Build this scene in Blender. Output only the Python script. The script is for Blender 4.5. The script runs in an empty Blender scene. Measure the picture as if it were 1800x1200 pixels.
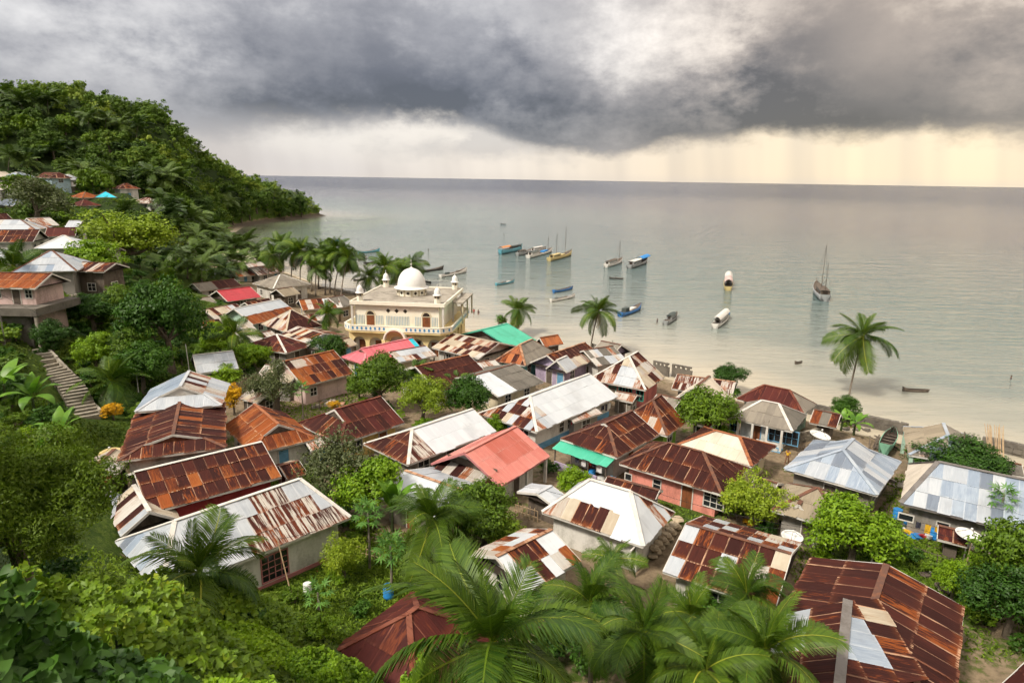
import bpy, bmesh, math, random
import numpy as np
from mathutils import Vector, Matrix, Euler

# ------------------------------------------------------------------ camera, sky, sun, exposure
scene = bpy.context.scene
COL = scene.collection
rad = math.radians
CAMZ = 30.0
FPX = 1150.0                                # 23 mm lens on a 36 mm frame, 1800 px wide
PITCH, ROLL = math.atan(285 / FPX), rad(0.9)
cam_data = bpy.data.cameras.new('camera'); cam_data.lens = 23.0; cam_data.sensor_width = 36.0
cam_data.clip_start = 0.3; cam_data.clip_end = 90000
cam = bpy.data.objects.new('camera', cam_data); COL.objects.link(cam)
CR = Matrix.Rotation(math.pi / 2 - PITCH, 3, 'X') @ Matrix.Rotation(ROLL, 3, 'Z')
cam.matrix_world = Matrix.Translation((0, 0, CAMZ)) @ CR.to_4x4()
scene.camera = cam
SUN_AZ, SUN_EL = rad(-128), rad(50)          # azimuth clockwise from the view direction (+Y)
sun_d = bpy.data.lights.new('sun', 'SUN'); sun_d.energy = 2.0; sun_d.angle = rad(9); sun_d.color = (1.0, 0.91, 0.77)
sun = bpy.data.objects.new('sun', sun_d); COL.objects.link(sun)
_sd = Vector((math.sin(SUN_AZ) * math.cos(SUN_EL), math.cos(SUN_AZ) * math.cos(SUN_EL), math.sin(SUN_EL)))
sun.rotation_euler = _sd.to_track_quat('Z', 'Y').to_euler(); sun.location = (0, 0, 200)
scene.view_settings.view_transform = 'Standard'; scene.view_settings.look = 'None'
scene.view_settings.exposure = 1.22; scene.view_settings.gamma = 1.0; scene.view_settings.use_curve_mapping = False
cy = scene.cycles
cy.max_bounces = 5; cy.diffuse_bounces = 2; cy.glossy_bounces = 2; cy.transmission_bounces = 2; cy.transparent_max_bounces = 6
cy.use_denoising = True; cy.use_adaptive_sampling = True; cy.adaptive_threshold = 0.03; cy.adaptive_min_samples = 8
cy.caustics_reflective = False; cy.caustics_refractive = False

# ------------------------------------------------------------------ pixel <-> place (photo is 1800 x 1200)
CAM = Vector((0, 0, CAMZ))
def ray(u, v): return CR @ Vector(((u - 900) / FPX, (600 - v) / FPX, -1.0))
def U(u, v, z): d = ray(u, v); return CAM + d * ((z - CAMZ) / d.z)          # the point at height z
def UD(u, v, D): d = ray(u, v); return CAM + d * (D / d.y)                   # the point at depth D
def proj(p):
    q = CR.transposed() @ (Vector(p) - CAM)
    return (900 + FPX * q.x / -q.z, 600 - FPX * q.y / -q.z)
def azel(u, v):
    d = ray(u, v).normalized(); return math.atan2(d.x, d.y), math.asin(d.z)

# ------------------------------------------------------------------ node helpers
class NT:
    def __init__(s, tree): s.t = tree; s.n = tree.nodes; s.l = tree.links
    def new(s, typ, **kw):
        n = s.n.new(typ)
        for k, v in kw.items(): setattr(n, k, v)
        return n
    def put(s, sock, val):
        if isinstance(val, bpy.types.NodeSocket): s.l.new(val, sock)
        elif isinstance(val, (tuple, list)) and len(val) == 3 and sock.type == 'RGBA': sock.default_value = (*val, 1)
        else: sock.default_value = val
    def m(s, op, a, b=0.0, c=0.0, clamp=False):
        n = s.new('ShaderNodeMath', operation=op, use_clamp=clamp)
        s.put(n.inputs[0], a); s.put(n.inputs[1], b); s.put(n.inputs[2], c); return n.outputs[0]
    def ss(s, x, lo, hi, a=0.0, b=1.0):
        n = s.new('ShaderNodeMapRange', interpolation_type='SMOOTHSTEP')
        s.put(n.inputs[0], x); s.put(n.inputs[1], lo); s.put(n.inputs[2], hi); s.put(n.inputs[3], a); s.put(n.inputs[4], b); return n.outputs[0]
    def mix(s, f, a, b, blend='MIX'):
        n = s.new('ShaderNodeMix', data_type='RGBA', blend_type=blend)
        s.put(n.inputs[0], f); s.put(n.inputs[6], a); s.put(n.inputs[7], b); return n.outputs[2]
    def noise(s, vec, scale, detail=3.0, rough=0.5, dist=0.0):
        n = s.new('ShaderNodeTexNoise'); 
        if vec is not None: s.l.new(vec, n.inputs['Vector'])
        n.inputs['Scale'].default_value = scale; n.inputs['Detail'].default_value = detail
        n.inputs['Roughness'].default_value = rough; n.inputs['Distortion'].default_value = dist
        return n.outputs[0]
    def comb(s, x, y, z=0.0):
        n = s.new('ShaderNodeCombineXYZ'); s.put(n.inputs[0], x); s.put(n.inputs[1], y); s.put(n.inputs[2], z); return n.outputs[0]
    def sep(s, v):
        n = s.new('ShaderNodeSeparateXYZ'); s.l.new(v, n.inputs[0]); return n.outputs
    def mapv(s, v, scale=(1, 1, 1), loc=(0, 0, 0)):
        n = s.new('ShaderNodeMapping'); s.l.new(v, n.inputs[0]); n.inputs['Scale'].default_value = scale; s.put(n.inputs['Location'], loc) ; return n.outputs[0]
    def ramp(s, f, stops, interp='LINEAR'):
        n = s.new('ShaderNodeValToRGB'); s.put(n.inputs[0], f); cr = n.color_ramp; cr.interpolation = interp
        while len(cr.elements) < len(stops): cr.elements.new(0.5)
        for e, (p, c) in zip(cr.elements, stops): e.position = p; e.color = (*c, 1)
        return n.outputs[0]
    def curve(s, x, pts, lo, hi):
        """piecewise curve given as (x, y) points; x mapped from lo..hi"""
        ys = [p[1] for p in pts]; y0, y1 = min(ys), max(ys); y1 = y1 if y1 > y0 else y0 + 1
        t = s.m('DIVIDE', s.m('SUBTRACT', x, lo), hi - lo, clamp=True)
        n = s.new('ShaderNodeFloatCurve'); s.put(n.inputs[1], t); cm = n.mapping; c = cm.curves[0]
        q = [((p[0] - lo) / (hi - lo), (p[1] - y0) / (y1 - y0)) for p in pts]
        while len(c.points) < len(q): c.points.new(0.5, 0.5)
        for cp, (a, b) in zip(c.points, q): cp.location = (a, b); cp.handle_type = 'AUTO_CLAMPED'
        cm.update()
        return s.m('ADD', s.m('MULTIPLY', n.outputs[0], y1 - y0), y0)

# ------------------------------------------------------------------ sky: Nishita behind a broken storm-cloud deck
def build_world():
    w = bpy.data.worlds.new('World'); scene.world = w; w.use_nodes = True; w.cycles.sampling_method = 'NONE'
    t = NT(w.node_tree); t.n.clear()
    out = t.new('ShaderNodeOutputWorld'); bg = t.new('ShaderNodeBackground'); t.l.new(bg.outputs[0], out.inputs[0])
    sky = t.new('ShaderNodeTexSky', sky_type='NISHITA', sun_disc=False); sky.sun_elevation = SUN_EL; sky.sun_rotation = SUN_AZ
    tc = t.new('ShaderNodeTexCoord'); x, y, z = t.sep(tc.outputs['Generated'])
    az = t.m('ARCTAN2', x, y); el = t.m('ARCSINE', z)
    P = t.comb(t.m('MULTIPLY', az, 1.0), t.m('MULTIPLY', el, 1.5), 0.37)
    n_big = t.noise(P, 4.0, 2, 0.5); n_mid = t.noise(t.mapv(P, (1, 1, 1), (4.1, 2.3, 0)), 10, 6, 0.64, 0.0); n_fine = t.noise(t.mapv(P, (1, 1.2, 1), (1.1, 7.7, 0)), 34, 2, 0.5)
    nb, nm, nf = [t.m('MULTIPLY', t.m('SUBTRACT', q, 0.5), 2.2) for q in (n_big, n_mid, n_fine)]
    D = math.degrees
    def pt(u, v): a, e = azel(u, v); return a, e
    # lower rim of the dark deck
    rim = [pt(*p) for p in ((-300, 235), (0, 238), (250, 228), (430, 224), (590, 216), (720, 207), (800, 210), (860, 222), (900, 238), (950, 254), (1010, 263), (1070, 265), (1130, 260), (1200, 252), (1300, 244), (1500, 240), (1800, 232), (2100, 225))]
    edge = t.curve(az, rim, rim[0][0], rim[-1][0])
    e2 = t.m('ADD', el, t.m('ADD', t.m('MULTIPLY', nm, 0.026), t.m('MULTIPLY', nf, 0.006)))
    above = t.m('SUBTRACT', e2, edge)
    softL = t.curve(az, [(-1.2, 0.03), (-0.4, 0.03), (-0.2, 0.018), (-0.1, 0.014), (0.08, 0.013), (0.25, 0.015), (0.6, 0.016), (1.2, 0.02)], -1.2, 1.2)
    deck = t.ss(above, t.m('MULTIPLY', softL, -1), softL)
    # tone of the deck (0 dark .. 1 bright)
    lift = t.ss(above, 0.0, 0.17)
    tone = t.m('ADD', 0.235, t.m('MULTIPLY', lift, 0.22))
    tone = t.m('ADD', tone, t.m('MULTIPLY', nb, 0.20)); tone = t.m('ADD', tone, t.m('MULTIPLY', nm, 0.21)); tone = t.m('ADD', tone, t.m('MULTIPLY', nf, 0.05))
    def blob(u, v, ru, rv, soft=0.45, wob=0.5):
        a, e = pt(u, v); ra = ru / 1200; re = rv / 1200
        dx = t.m('DIVIDE', t.m('SUBTRACT', az, a), ra); dy = t.m('DIVIDE', t.m('SUBTRACT', el, e), re)
        r = t.m('SQRT', t.m('ADD', t.m('MULTIPLY', dx, dx), t.m('MULTIPLY', dy, dy)))
        r = t.m('ADD', r, t.m('ADD', t.m('MULTIPLY', nm, wob * 1.1), t.m('MULTIPLY', nf, wob * 0.28)))
        return t.ss(r, 1 + soft, 1 - soft)
    def A(u): return pt(u, 100)[0]
    def E(v): return pt(1180, v)[1]
    wob = t.m('ADD', t.m('MULTIPLY', nm, 0.050), t.m('MULTIPLY', nf, 0.018)); azw = t.m('ADD', az, wob); elw = t.m('ADD', el, t.m('MULTIPLY', wob, 0.7))
    gap = t.m('MULTIPLY', t.m('MULTIPLY', t.ss(azw, A(985), A(1065)), t.ss(azw, A(1400), A(1315))), t.ss(elw, E(205), E(110)))
    tone = t.m('ADD', tone, t.m('MULTIPLY', gap, t.m('ADD', 0.08, t.m('MULTIPLY', nm, 0.20))))
    tone = t.m('ADD', tone, t.m('MULTIPLY', blob(1770, 40, 190, 120, 0.6, 0.9), 0.16))
    tone = t.m('ADD', tone, t.m('MULTIPLY', blob(880, 80, 130, 60, 0.8, 1.4), 0.10))
    tone = t.m('ADD', tone, t.m('MULTIPLY', blob(150, 60, 360, 150, 0.8, 0.7), 0.13))
    tone = t.m('SUBTRACT', tone, t.m('MULTIPLY', blob(1530, 120, 210, 110, 0.5, 0.8), 0.15))
    tone = t.m('SUBTRACT', tone, t.m('MULTIPLY', blob(620, 110, 260, 120, 0.7, 0.7), 0.17))
    tone = t.m('SUBTRACT', tone, t.m('MULTIPLY', blob(60, 70, 190, 22, 0.7, 0.9), 0.07))
    high = t.ss(el, rad(14), rad(45)); tone = t.m('ADD', tone, t.m('MULTIPLY', high, 0.42))
    tone = t.m('MAXIMUM', tone, 0.09)
    cool = t.ramp(tone, [(0, (0.018, 0.019, 0.024)), (0.15, (0.070, 0.071, 0.084)), (0.4, (0.185, 0.182, 0.192)), (0.7, (0.40, 0.39, 0.385)), (1, (0.60, 0.585, 0.57))])
    warm = t.ramp(tone, [(0, (0.024, 0.020, 0.018)), (0.15, (0.088, 0.075, 0.066)), (0.4, (0.22, 0.182, 0.15)), (0.7, (0.48, 0.41, 0.335)), (1, (0.74, 0.65, 0.54))])
    cloud = t.mix(t.ss(az, -0.08, 0.5), cool, warm)
    # glow between deck and sea, rain shafts hanging in it
    gcol = t.ramp(t.m('DIVIDE', t.m('ADD', az, 0.65), 1.3, clamp=True), [(0, (0.27, 0.255, 0.255)), (0.3, (0.36, 0.335, 0.32)), (0.5, (0.44, 0.395, 0.345)), (0.68, (0.46, 0.385, 0.295)), (0.85, (0.52, 0.425, 0.295)), (1, (0.52, 0.42, 0.29))])
    shaft = t.noise(t.comb(t.m('ADD', t.m('MULTIPLY', az, 9), t.m('MULTIPLY', el, 1.2)), t.m('MULTIPLY', el, 0.8), 3.0), 1.0, 3, 0.6)
    gcol = t.mix(t.m('MULTIPLY', t.ss(shaft, 0.40, 0.66), 0.6), gcol, t.mix(0.55, gcol, (0.22, 0.2, 0.19)))
    pale = t.m('ADD', blob(840, 232, 120, 30, 0.7, 0.5), blob(640, 245, 150, 28, 0.9, 0.6), clamp=True)
    gcol = t.mix(t.m('MULTIPLY', pale, 0.5), gcol, (0.46, 0.43, 0.39))
    lowc = t.m('MULTIPLY', t.m('ADD', blob(830, 262, 150, 20, 0.7, 1.2), blob(860, 235, 60, 25, 0.8, 1.2), clamp=True), 0.5)
    gcol = t.mix(lowc, gcol, (0.20, 0.19, 0.195))
    col = t.mix(deck, gcol, cloud)
    # haze line over the sea
    col = t.mix(t.ss(el, 0.012, 0.0, 0.0, 0.25), col, (0.36, 0.32, 0.28))
    # a little of the clear-air sky comes through everywhere
    nish = t.new('ShaderNodeVectorMath', operation='SCALE'); t.l.new(sky.outputs[0], nish.inputs[0]); nish.inputs['Scale'].default_value = 0.05
    col = t.mix(0.10, col, nish.outputs[0])
    t.l.new(col, bg.inputs[0]); bg.inputs[1].default_value = 1.0
build_world()
# ------------------------------------------------------------------ object helpers
def link(o, parent=None):
    COL.objects.link(o)
    if parent is not None: o.parent = parent
    return o
def tag(o, label=None, cat=None, group=None, kind=None):
    if label: o['label'] = label
    if cat: o['category'] = cat
    if group: o['group'] = group
    if kind: o['kind'] = kind
    return o
def empty(name, loc=(0, 0, 0), rz=0.0, label=None, cat=None, group=None):
    o = bpy.data.objects.new(name, None); o.empty_display_size = 0.3; link(o)
    o.location = loc; o.rotation_euler = (0, 0, rz); return tag(o, label, cat, group)
class MB:
    """collects faces; build() links them as one mesh object"""
    def __init__(s): s.v = []; s.f = []; s.mi = []
    def add(s, vs, fs, mi=0):
        b = len(s.v); s.v += [tuple(p) for p in vs]; s.f += [tuple(i + b for i in f) for f in fs]; s.mi += [mi] * len(fs); return s
    def box(s, x0, x1, y0, y1, z0, z1, mi=0, M=None):
        vs = [Vector(p) for p in ((x0, y0, z0), (x1, y0, z0), (x1, y1, z0), (x0, y1, z0), (x0, y0, z1), (x1, y0, z1), (x1, y1, z1), (x0, y1, z1))]
        if M is not None: vs = [M @ p for p in vs]
        return s.add(vs, [(0, 3, 2, 1), (4, 5, 6, 7), (0, 1, 5, 4), (1, 2, 6, 5), (2, 3, 7, 6), (3, 0, 4, 7)], mi)
    def bar(s, a, b, w, h, mi=0, up=(0, 0, 1)):
        a = Vector(a); b = Vector(b); d = (b - a); L = d.length
        if L < 1e-6: return s
        d /= L; upv = Vector(up); sd = d.cross(upv)
        if sd.length < 1e-4: sd = d.cross(Vector((1, 0, 0)))
        sd.normalize(); n = sd.cross(d)
        M = Matrix((( d.x, sd.x, n.x, a.x), (d.y, sd.y, n.y, a.y), (d.z, sd.z, n.z, a.z), (0, 0, 0, 1)))
        return s.box(0, L, -w / 2, w / 2, -h / 2, h / 2, mi, M)
    def tube(s, pts, rs, seg=8, mi=0, cap=True):
        pts = [Vector(p) for p in pts]; base = len(s.v); n = len(pts)
        if not hasattr(rs, '__len__'): rs = [rs] * n
        ref = None
        for i, p in enumerate(pts):
            d = (pts[min(i + 1, n - 1)] - pts[max(i - 1, 0)]).normalized()
            if ref is None: ref = d.orthogonal().normalized()
            a = (ref - d * ref.dot(d)).normalized(); ref = a; b = d.cross(a)
            for k in range(seg):
                t = 2 * math.pi * k / seg; q = p + (a * math.cos(t) + b * math.sin(t)) * rs[i]; s.v.append(tuple(q))
        for i in range(n - 1):
            for k in range(seg):
                k2 = (k + 1) % seg; s.f.append((base + i * seg + k, base + i * seg + k2, base + (i + 1) * seg + k2, base + (i + 1) * seg + k)); s.mi.append(mi)
        if cap:
            s.f.append(tuple(base + k for k in range(seg))[::-1]); s.f.append(tuple(base + (n - 1) * seg + k for k in range(seg))); s.mi += [mi, mi]
        return s
    def lathe(s, prof, seg=20, c=(0, 0, 0), mi=0):
        base = len(s.v); n = len(prof)
        for r, z in prof:
            for k in range(seg):
                t = 2 * math.pi * k / seg; s.v.append((c[0] + r * math.cos(t), c[1] + r * math.sin(t), c[2] + z))
        for i in range(n - 1):
            for k in range(seg):
                k2 = (k + 1) % seg; s.f.append((base + i * seg + k, base + i * seg + k2, base + (i + 1) * seg + k2, base + (i + 1) * seg + k)); s.mi.append(mi)
        return s
    def prism(s, poly, z0, z1, mi=0):
        n = len(poly); vs = [(p[0], p[1], z0) for p in poly] + [(p[0], p[1], z1) for p in poly]
        fs = [tuple(range(n))[::-1], tuple(range(n, 2 * n))] + [(i, (i + 1) % n, n + (i + 1) % n, n + i) for i in range(n)]
        return s.add(vs, fs, mi)
    def mesh(s, name, mats, smooth=False):
        me = bpy.data.meshes.new(name); me.from_pydata(s.v, [], s.f)
        for m in (mats if isinstance(mats, (list, tuple)) else [mats]): me.materials.append(m)
        if any(s.mi): me.polygons.foreach_set('material_index', s.mi)
        if smooth: me.polygons.foreach_set('use_smooth', [True] * len(me.polygons))
        me.update(); return me
    def build(s, name, mats, parent=None, smooth=False):
        return link(bpy.data.objects.new(name, s.mesh(name, mats, smooth)), parent)
def obj(name, me, parent=None, loc=None, rot=None, scale=None):
    o = bpy.data.objects.new(name, me); link(o, parent)
    if loc is not None: o.location = loc
    if rot is not None: o.rotation_euler = rot
    if scale is not None: o.scale = scale
    return o

# ------------------------------------------------------------------ materials
MAT = {}
def new_mat(name):
    m = bpy.data.materials.new(name); m.use_nodes = True; t = NT(m.node_tree); t.n.clear()
    o = t.new('ShaderNodeOutputMaterial'); b = t.new('ShaderNodeBsdfPrincipled'); t.l.new(b.outputs[0], o.inputs[0]); MAT[name] = m
    return m, t, b, o
def bump(t, b, h, strength=0.3, dist=0.02):
    n = t.new('ShaderNodeBump'); n.inputs['Strength'].default_value = strength; n.inputs['Distance'].default_value = dist
    t.l.new(h, n.inputs['Height']); t.l.new(n.outputs[0], b.inputs['Normal'])
def plain(name, c, c2=None, rough=0.8, scale=1.5, amt=1.0, spec=0.3, streak=False, bmp=0.15, metal=0.0):
    """painted / plastered / wooden surface with uneven wear"""
    m, t, b, _ = new_mat(name); tc = t.new('ShaderNodeTexCoord'); g = t.new('ShaderNodeNewGeometry')
    c2 = c2 or tuple(x * 0.72 for x in c)
    P = g.outputs['Position']
    n1 = t.noise(t.mapv(P, (1, 1, 0.35) if streak else (1, 1, 1)), scale, 5, 0.62)
    n2 = t.noise(P, scale * 7, 3, 0.6)
    f = t.ss(t.m('ADD', t.m('MULTIPLY', n1, 0.75), t.m('MULTIPLY', n2, 0.25)), 0.42, 0.66)
    t.put(b.inputs['Base Color'], t.mix(t.m('MULTIPLY', f, amt), c, c2))
    b.inputs['Roughness'].default_value = rough; b.inputs['Specular IOR Level'].default_value = spec; b.inputs['Metallic'].default_value = metal
    bump(t, b, n2, bmp, 0.03)
    return m
def sheet_mat(name, c1, c2, rust=(0.30, 0.085, 0.025), rust_amt=0.3, edge=(0.5, 0.45, 0.4), edge_amt=0.6, rough=0.55, metal=0.0, stripe=0.0, stripe_c=(0.6, 0.57, 0.52), corr=0.35, dark=(0.05, 0.015, 0.011), spec=0.3):
    """corrugated roofing sheet: object space x along the eave, y up the slope; UV 0..1 over the sheet"""
    m, t, b, _ = new_mat(name); tc = t.new('ShaderNodeTexCoord'); oi = t.new('ShaderNodeObjectInfo'); r = oi.outputs['Random']
    O = tc.outputs['Object']; x, y, z = t.sep(O); uu, vv, _z = t.sep(tc.outputs['UV'])
    off = t.comb(t.m('MULTIPLY', r, 37.0), t.m('MULTIPLY', r, 91.0), 0.0)
    va = t.new('ShaderNodeVectorMath', operation='ADD'); t.l.new(t.mapv(O, (2.6, 0.42, 1)), va.inputs[0]); t.l.new(off, va.inputs[1])
    n1 = t.noise(va.outputs[0], 1.0, 5, 0.65, 0.4)
    vb = t.new('ShaderNodeVectorMath', operation='ADD'); t.l.new(t.mapv(O, (9, 1.1, 1)), vb.inputs[0]); t.l.new(off, vb.inputs[1])
    n2 = t.noise(vb.outputs[0], 1.0, 4, 0.6)
    n3 = t.noise(O, 14, 3, 0.6)
    tone = t.m('ADD', t.m('MULTIPLY', n1, 0.6), t.m('MULTIPLY', n2, 0.4))
    col = t.mix(t.ss(t.m('ADD', tone, t.m('MULTIPLY', t.m('SUBTRACT', r, 0.5), 0.26)), 0.36, 0.64), c1, c2)
    if stripe > 0:     # crests of the corrugation rusted, valleys bare (or the reverse)
        ns = t.noise(t.comb(t.m('ADD', t.m('MULTIPLY', x, 4.2), t.m('MULTIPLY', r, 60.0)), t.m('MULTIPLY', y, 0.22), r), 1.0, 4, 0.7)
        sm = t.ss(ns, 0.47, 0.56)
        col = t.mix(t.m('MULTIPLY', sm, stripe), col, stripe_c)
    rm = t.ss(t.m('ADD', t.m('ADD', t.m('MULTIPLY', n1, 0.55), t.m('MULTIPLY', n2, 0.45)), t.m('MULTIPLY', t.m('SUBTRACT', t.m('FRACT', t.m('MULTIPLY', r, 7.31)), 0.5), 0.25)), 0.76 - rust_amt * 0.4, 0.83 - rust_amt * 0.32)
    col = t.mix(rm, col, t.mix(n3, rust, t.mix(0.5, rust, dark)))
    # bare or bleeding laps along one side and the lower end of each sheet
    eu = t.m('MULTIPLY', t.ss(uu, 0.13, 0.05), t.ss(n1, 0.36, 0.50)); ev = t.m('MULTIPLY', t.ss(vv, 0.09, 0.03), t.ss(n2, 0.45, 0.6))
    er = t.m('MULTIPLY', t.ss(t.m('ADD', vv, t.m('MULTIPLY', t.m('SUBTRACT', n2, 0.5), 0.5)), 0.28, 0.02), t.m('FRACT', t.m('MULTIPLY', r, 3.7)))
    col = t.mix(t.m('MULTIPLY', er, rust_amt), col, rust)
    gp = t.new('ShaderNodeNewGeometry'); wn = t.noise(gp.outputs['Position'], 0.33, 3, 0.6)
    col = t.mix(t.m('MULTIPLY', t.m('MAXIMUM', eu, ev), t.m('MULTIPLY', t.ss(wn, 0.40, 0.62, 0.25, 1.0), edge_amt)), col, edge)
    col = t.mix(t.ss(wn, 0.5, 0.72, 0.0, 0.28), col, t.mix(1.0, col, (0.45, 0.42, 0.40), 'MULTIPLY'))
    t.put(b.inputs['Base Color'], col)
    t.put(b.inputs['Roughness'], t.m('ADD', rough, t.m('MULTIPLY', t.m('SUBTRACT', n2, 0.5), 0.2))); b.inputs['Metallic'].default_value = metal
    b.inputs['Specular IOR Level'].default_value = spec
    w = t.m('SINE', t.m('MULTIPLY', x, 2 * math.pi / 0.18))
    bump(t, b, t.m('ADD', w, t.m('MULTIPLY', n1, 1.5)), corr * 0.7, 0.012)
    return m
RUSTC = (0.30, 0.085, 0.022)
sheet_mat('rust', (0.030, 0.0080, 0.0065), (0.058, 0.0145, 0.0100), (0.27, 0.070, 0.014), 0.46, (0.50, 0.30, 0.19), 1.0, rough=0.75, spec=0.15)
sheet_mat('rust_plain', (0.030, 0.0085, 0.0070), (0.048, 0.0130, 0.0095), (0.15, 0.036, 0.011), 0.28, (0.24, 0.10, 0.06), 0.8, rough=0.75, spec=0.15)
sheet_mat('rust_red', (0.046, 0.0100, 0.0090), (0.078, 0.0170, 0.0135), (0.17, 0.042, 0.017), 0.4, (0.26, 0.10, 0.065), 0.7, rough=0.7, spec=0.15)
sheet_mat('rust_orange', (0.24, 0.062, 0.015), (0.085, 0.021, 0.010), (0.34, 0.105, 0.024), 0.55, (0.5, 0.34, 0.22), 0.7, rough=0.75, spec=0.15)
sheet_mat('rust_stripe', (0.10, 0.024, 0.011), (0.045, 0.012, 0.009), (0.25, 0.062, 0.013), 0.5, (0.55, 0.50, 0.45), 0.6, stripe=0.9, stripe_c=(0.50, 0.47, 0.42), rough=0.75, spec=0.15)
sheet_mat('zinc', (0.45, 0.475, 0.505), (0.36, 0.39, 0.43), (0.34, 0.17, 0.09), 0.08, (0.66, 0.67, 0.68), 0.5, 0.42, 0.15)
sheet_mat('zinc_new', (0.56, 0.59, 0.62), (0.50, 0.53, 0.565), (0.45, 0.3, 0.2), 0.0, (0.46, 0.47, 0.48), 0.25, 0.4, 0.1, corr=0.2)
sheet_mat('zinc_blue', (0.33, 0.385, 0.46), (0.24, 0.295, 0.375), (0.40, 0.36, 0.33), 0.08, (0.58, 0.62, 0.66), 0.6, 0.42, 0.2)
sheet_mat('zinc_grey', (0.19, 0.225, 0.28), (0.155, 0.185, 0.235), (0.3, 0.25, 0.2), 0.1, (0.5, 0.52, 0.55), 0.6, 0.45, 0.2)
sheet_mat('zinc_rusty', (0.46, 0.44, 0.41), (0.36, 0.31, 0.26), (0.30, 0.10, 0.035), 0.62, (0.62, 0.58, 0.52), 0.5, 0.55)
sheet_mat('tan', (0.46, 0.40, 0.31), (0.37, 0.31, 0.23), (0.28, 0.15, 0.07), 0.3, (0.56, 0.5, 0.42), 0.4, 0.75)
sheet_mat('cream', (0.60, 0.53, 0.44), (0.53, 0.46, 0.37), (0.4, 0.3, 0.2), 0.05, (0.4, 0.33, 0.26), 0.6, 0.7)
sheet_mat('asbestos', (0.185, 0.163, 0.135), (0.245, 0.215, 0.175), (0.12, 0.10, 0.08), 0.4, (0.30, 0.27, 0.22), 0.5, 0.9, dark=(0.09, 0.08, 0.07))
sheet_mat('asbestos_dark', (0.115, 0.105, 0.09), (0.155, 0.14, 0.118), (0.08, 0.07, 0.06), 0.4, (0.2, 0.18, 0.15), 0.5, 0.9, dark=(0.06, 0.055, 0.05))
sheet_mat('thatch_tan', (0.30, 0.25, 0.18), (0.235, 0.195, 0.14), (0.15, 0.12, 0.08), 0.3, (0.38, 0.32, 0.24), 0.4, 0.9, dark=(0.1, 0.08, 0.06))
sheet_mat('coral', (0.50, 0.155, 0.125), (0.56, 0.20, 0.165), (0.55, 0.27, 0.24), 0.35, (0.56, 0.3, 0.25), 0.6, 0.5, dark=(0.45, 0.15, 0.12))
sheet_mat('coral_deep', (0.42, 0.105, 0.075), (0.46, 0.125, 0.095), (0.5, 0.2, 0.16), 0.2, (0.54, 0.3, 0.25), 0.5, 0.5, dark=(0.4, 0.12, 0.1))
sheet_mat('pink', (0.60, 0.135, 0.165), (0.55, 0.115, 0.14), (0.62, 0.24, 0.25), 0.1, (0.7, 0.4, 0.4), 0.5, 0.5, dark=(0.4, 0.12, 0.1))
sheet_mat('red', (0.42, 0.035, 0.045), (0.36, 0.03, 0.038), (0.3, 0.05, 0.04), 0.1, (0.25, 0.03, 0.03), 0.6, 0.4, dark=(0.3, 0.04, 0.03), corr=0.6)
sheet_mat('green', (0.055, 0.37, 0.24), (0.07, 0.42, 0.28), (0.10, 0.4, 0.3), 0.1, (0.15, 0.5, 0.38), 0.5, 0.45, dark=(0.05, 0.3, 0.2))
sheet_mat('turquoise', (0.02, 0.42, 0.55), (0.03, 0.5, 0.62), (0.1, 0.5, 0.6), 0.1, (0.3, 0.6, 0.7), 0.4, 0.5, dark=(0.05, 0.3, 0.4))
sheet_mat('tile', (0.38, 0.125, 0.042), (0.27, 0.085, 0.035), (0.13, 0.05, 0.03), 0.4, (0.11, 0.05, 0.03), 0.8, 0.85, corr=0.5)
WALLS = dict(w_white=(0.66, 0.64, 0.60), w_cream=(0.62, 0.54, 0.39), w_yellow=(0.66, 0.47, 0.17), w_pink=(0.68, 0.23, 0.21), w_coral=(0.72, 0.28, 0.22), w_palepink=(0.62, 0.46, 0.43),
             w_red=(0.34, 0.05, 0.05), w_lilac=(0.40, 0.33, 0.46), w_turq=(0.17, 0.46, 0.46), w_blue=(0.42, 0.55, 0.64), w_green=(0.28, 0.52, 0.09), w_mint=(0.40, 0.56, 0.46),
             w_grey=(0.29, 0.27, 0.245), w_block=(0.25, 0.225, 0.19), w_tan=(0.42, 0.34, 0.24))
for k, c in WALLS.items(): plain(k, c, tuple(x * q for x, q in zip(c, (0.56, 0.55, 0.52))), 0.88, 0.75, 0.85, 0.2, streak=True)
plain('wood', (0.13, 0.105, 0.085), (0.075, 0.058, 0.045), 0.85, 2.0, 1, 0.2, True)
plain('wood_brown', (0.22, 0.075, 0.03), (0.12, 0.045, 0.02), 0.6, 2.5, 1, 0.3, True)
plain('wood_dark', (0.045, 0.034, 0.027), (0.03, 0.022, 0.018), 0.85, 2.5, 1, 0.2)
plain('pole_wood', (0.42, 0.31, 0.19), (0.30, 0.2, 0.12), 0.75, 3, 1, 0.2)
plain('mosque_yellow', (0.80, 0.65, 0.33), (0.66, 0.49, 0.22), 0.85, 0.6, 0.6)
plain('mosque_white', (0.84, 0.80, 0.68), (0.70, 0.64, 0.50), 0.8, 0.5, 0.5, streak=True)
plain('trim_white', (0.60, 0.58, 0.54), (0.46, 0.42, 0.37), 0.7, 1.3, 0.8)
plain('trim_grey', (0.17, 0.155, 0.145), (0.12, 0.105, 0.095), 0.75, 1.3)
plain('trim_brown', (0.11, 0.055, 0.04), (0.2, 0.08, 0.04), 0.75, 1.3)
plain('trim_orange', (0.33, 0.12, 0.05), (0.16, 0.05, 0.025), 0.75, 1.6)
plain('trim_blue', (0.14, 0.33, 0.50), (0.10, 0.24, 0.38), 0.6, 1.3)
plain('trim_pink', (0.47, 0.19, 0.19), (0.36, 0.13, 0.13), 0.7, 1.3)
plain('trim_green', (0.06, 0.33, 0.24), (0.05, 0.24, 0.17), 0.6, 1.3)
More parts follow.
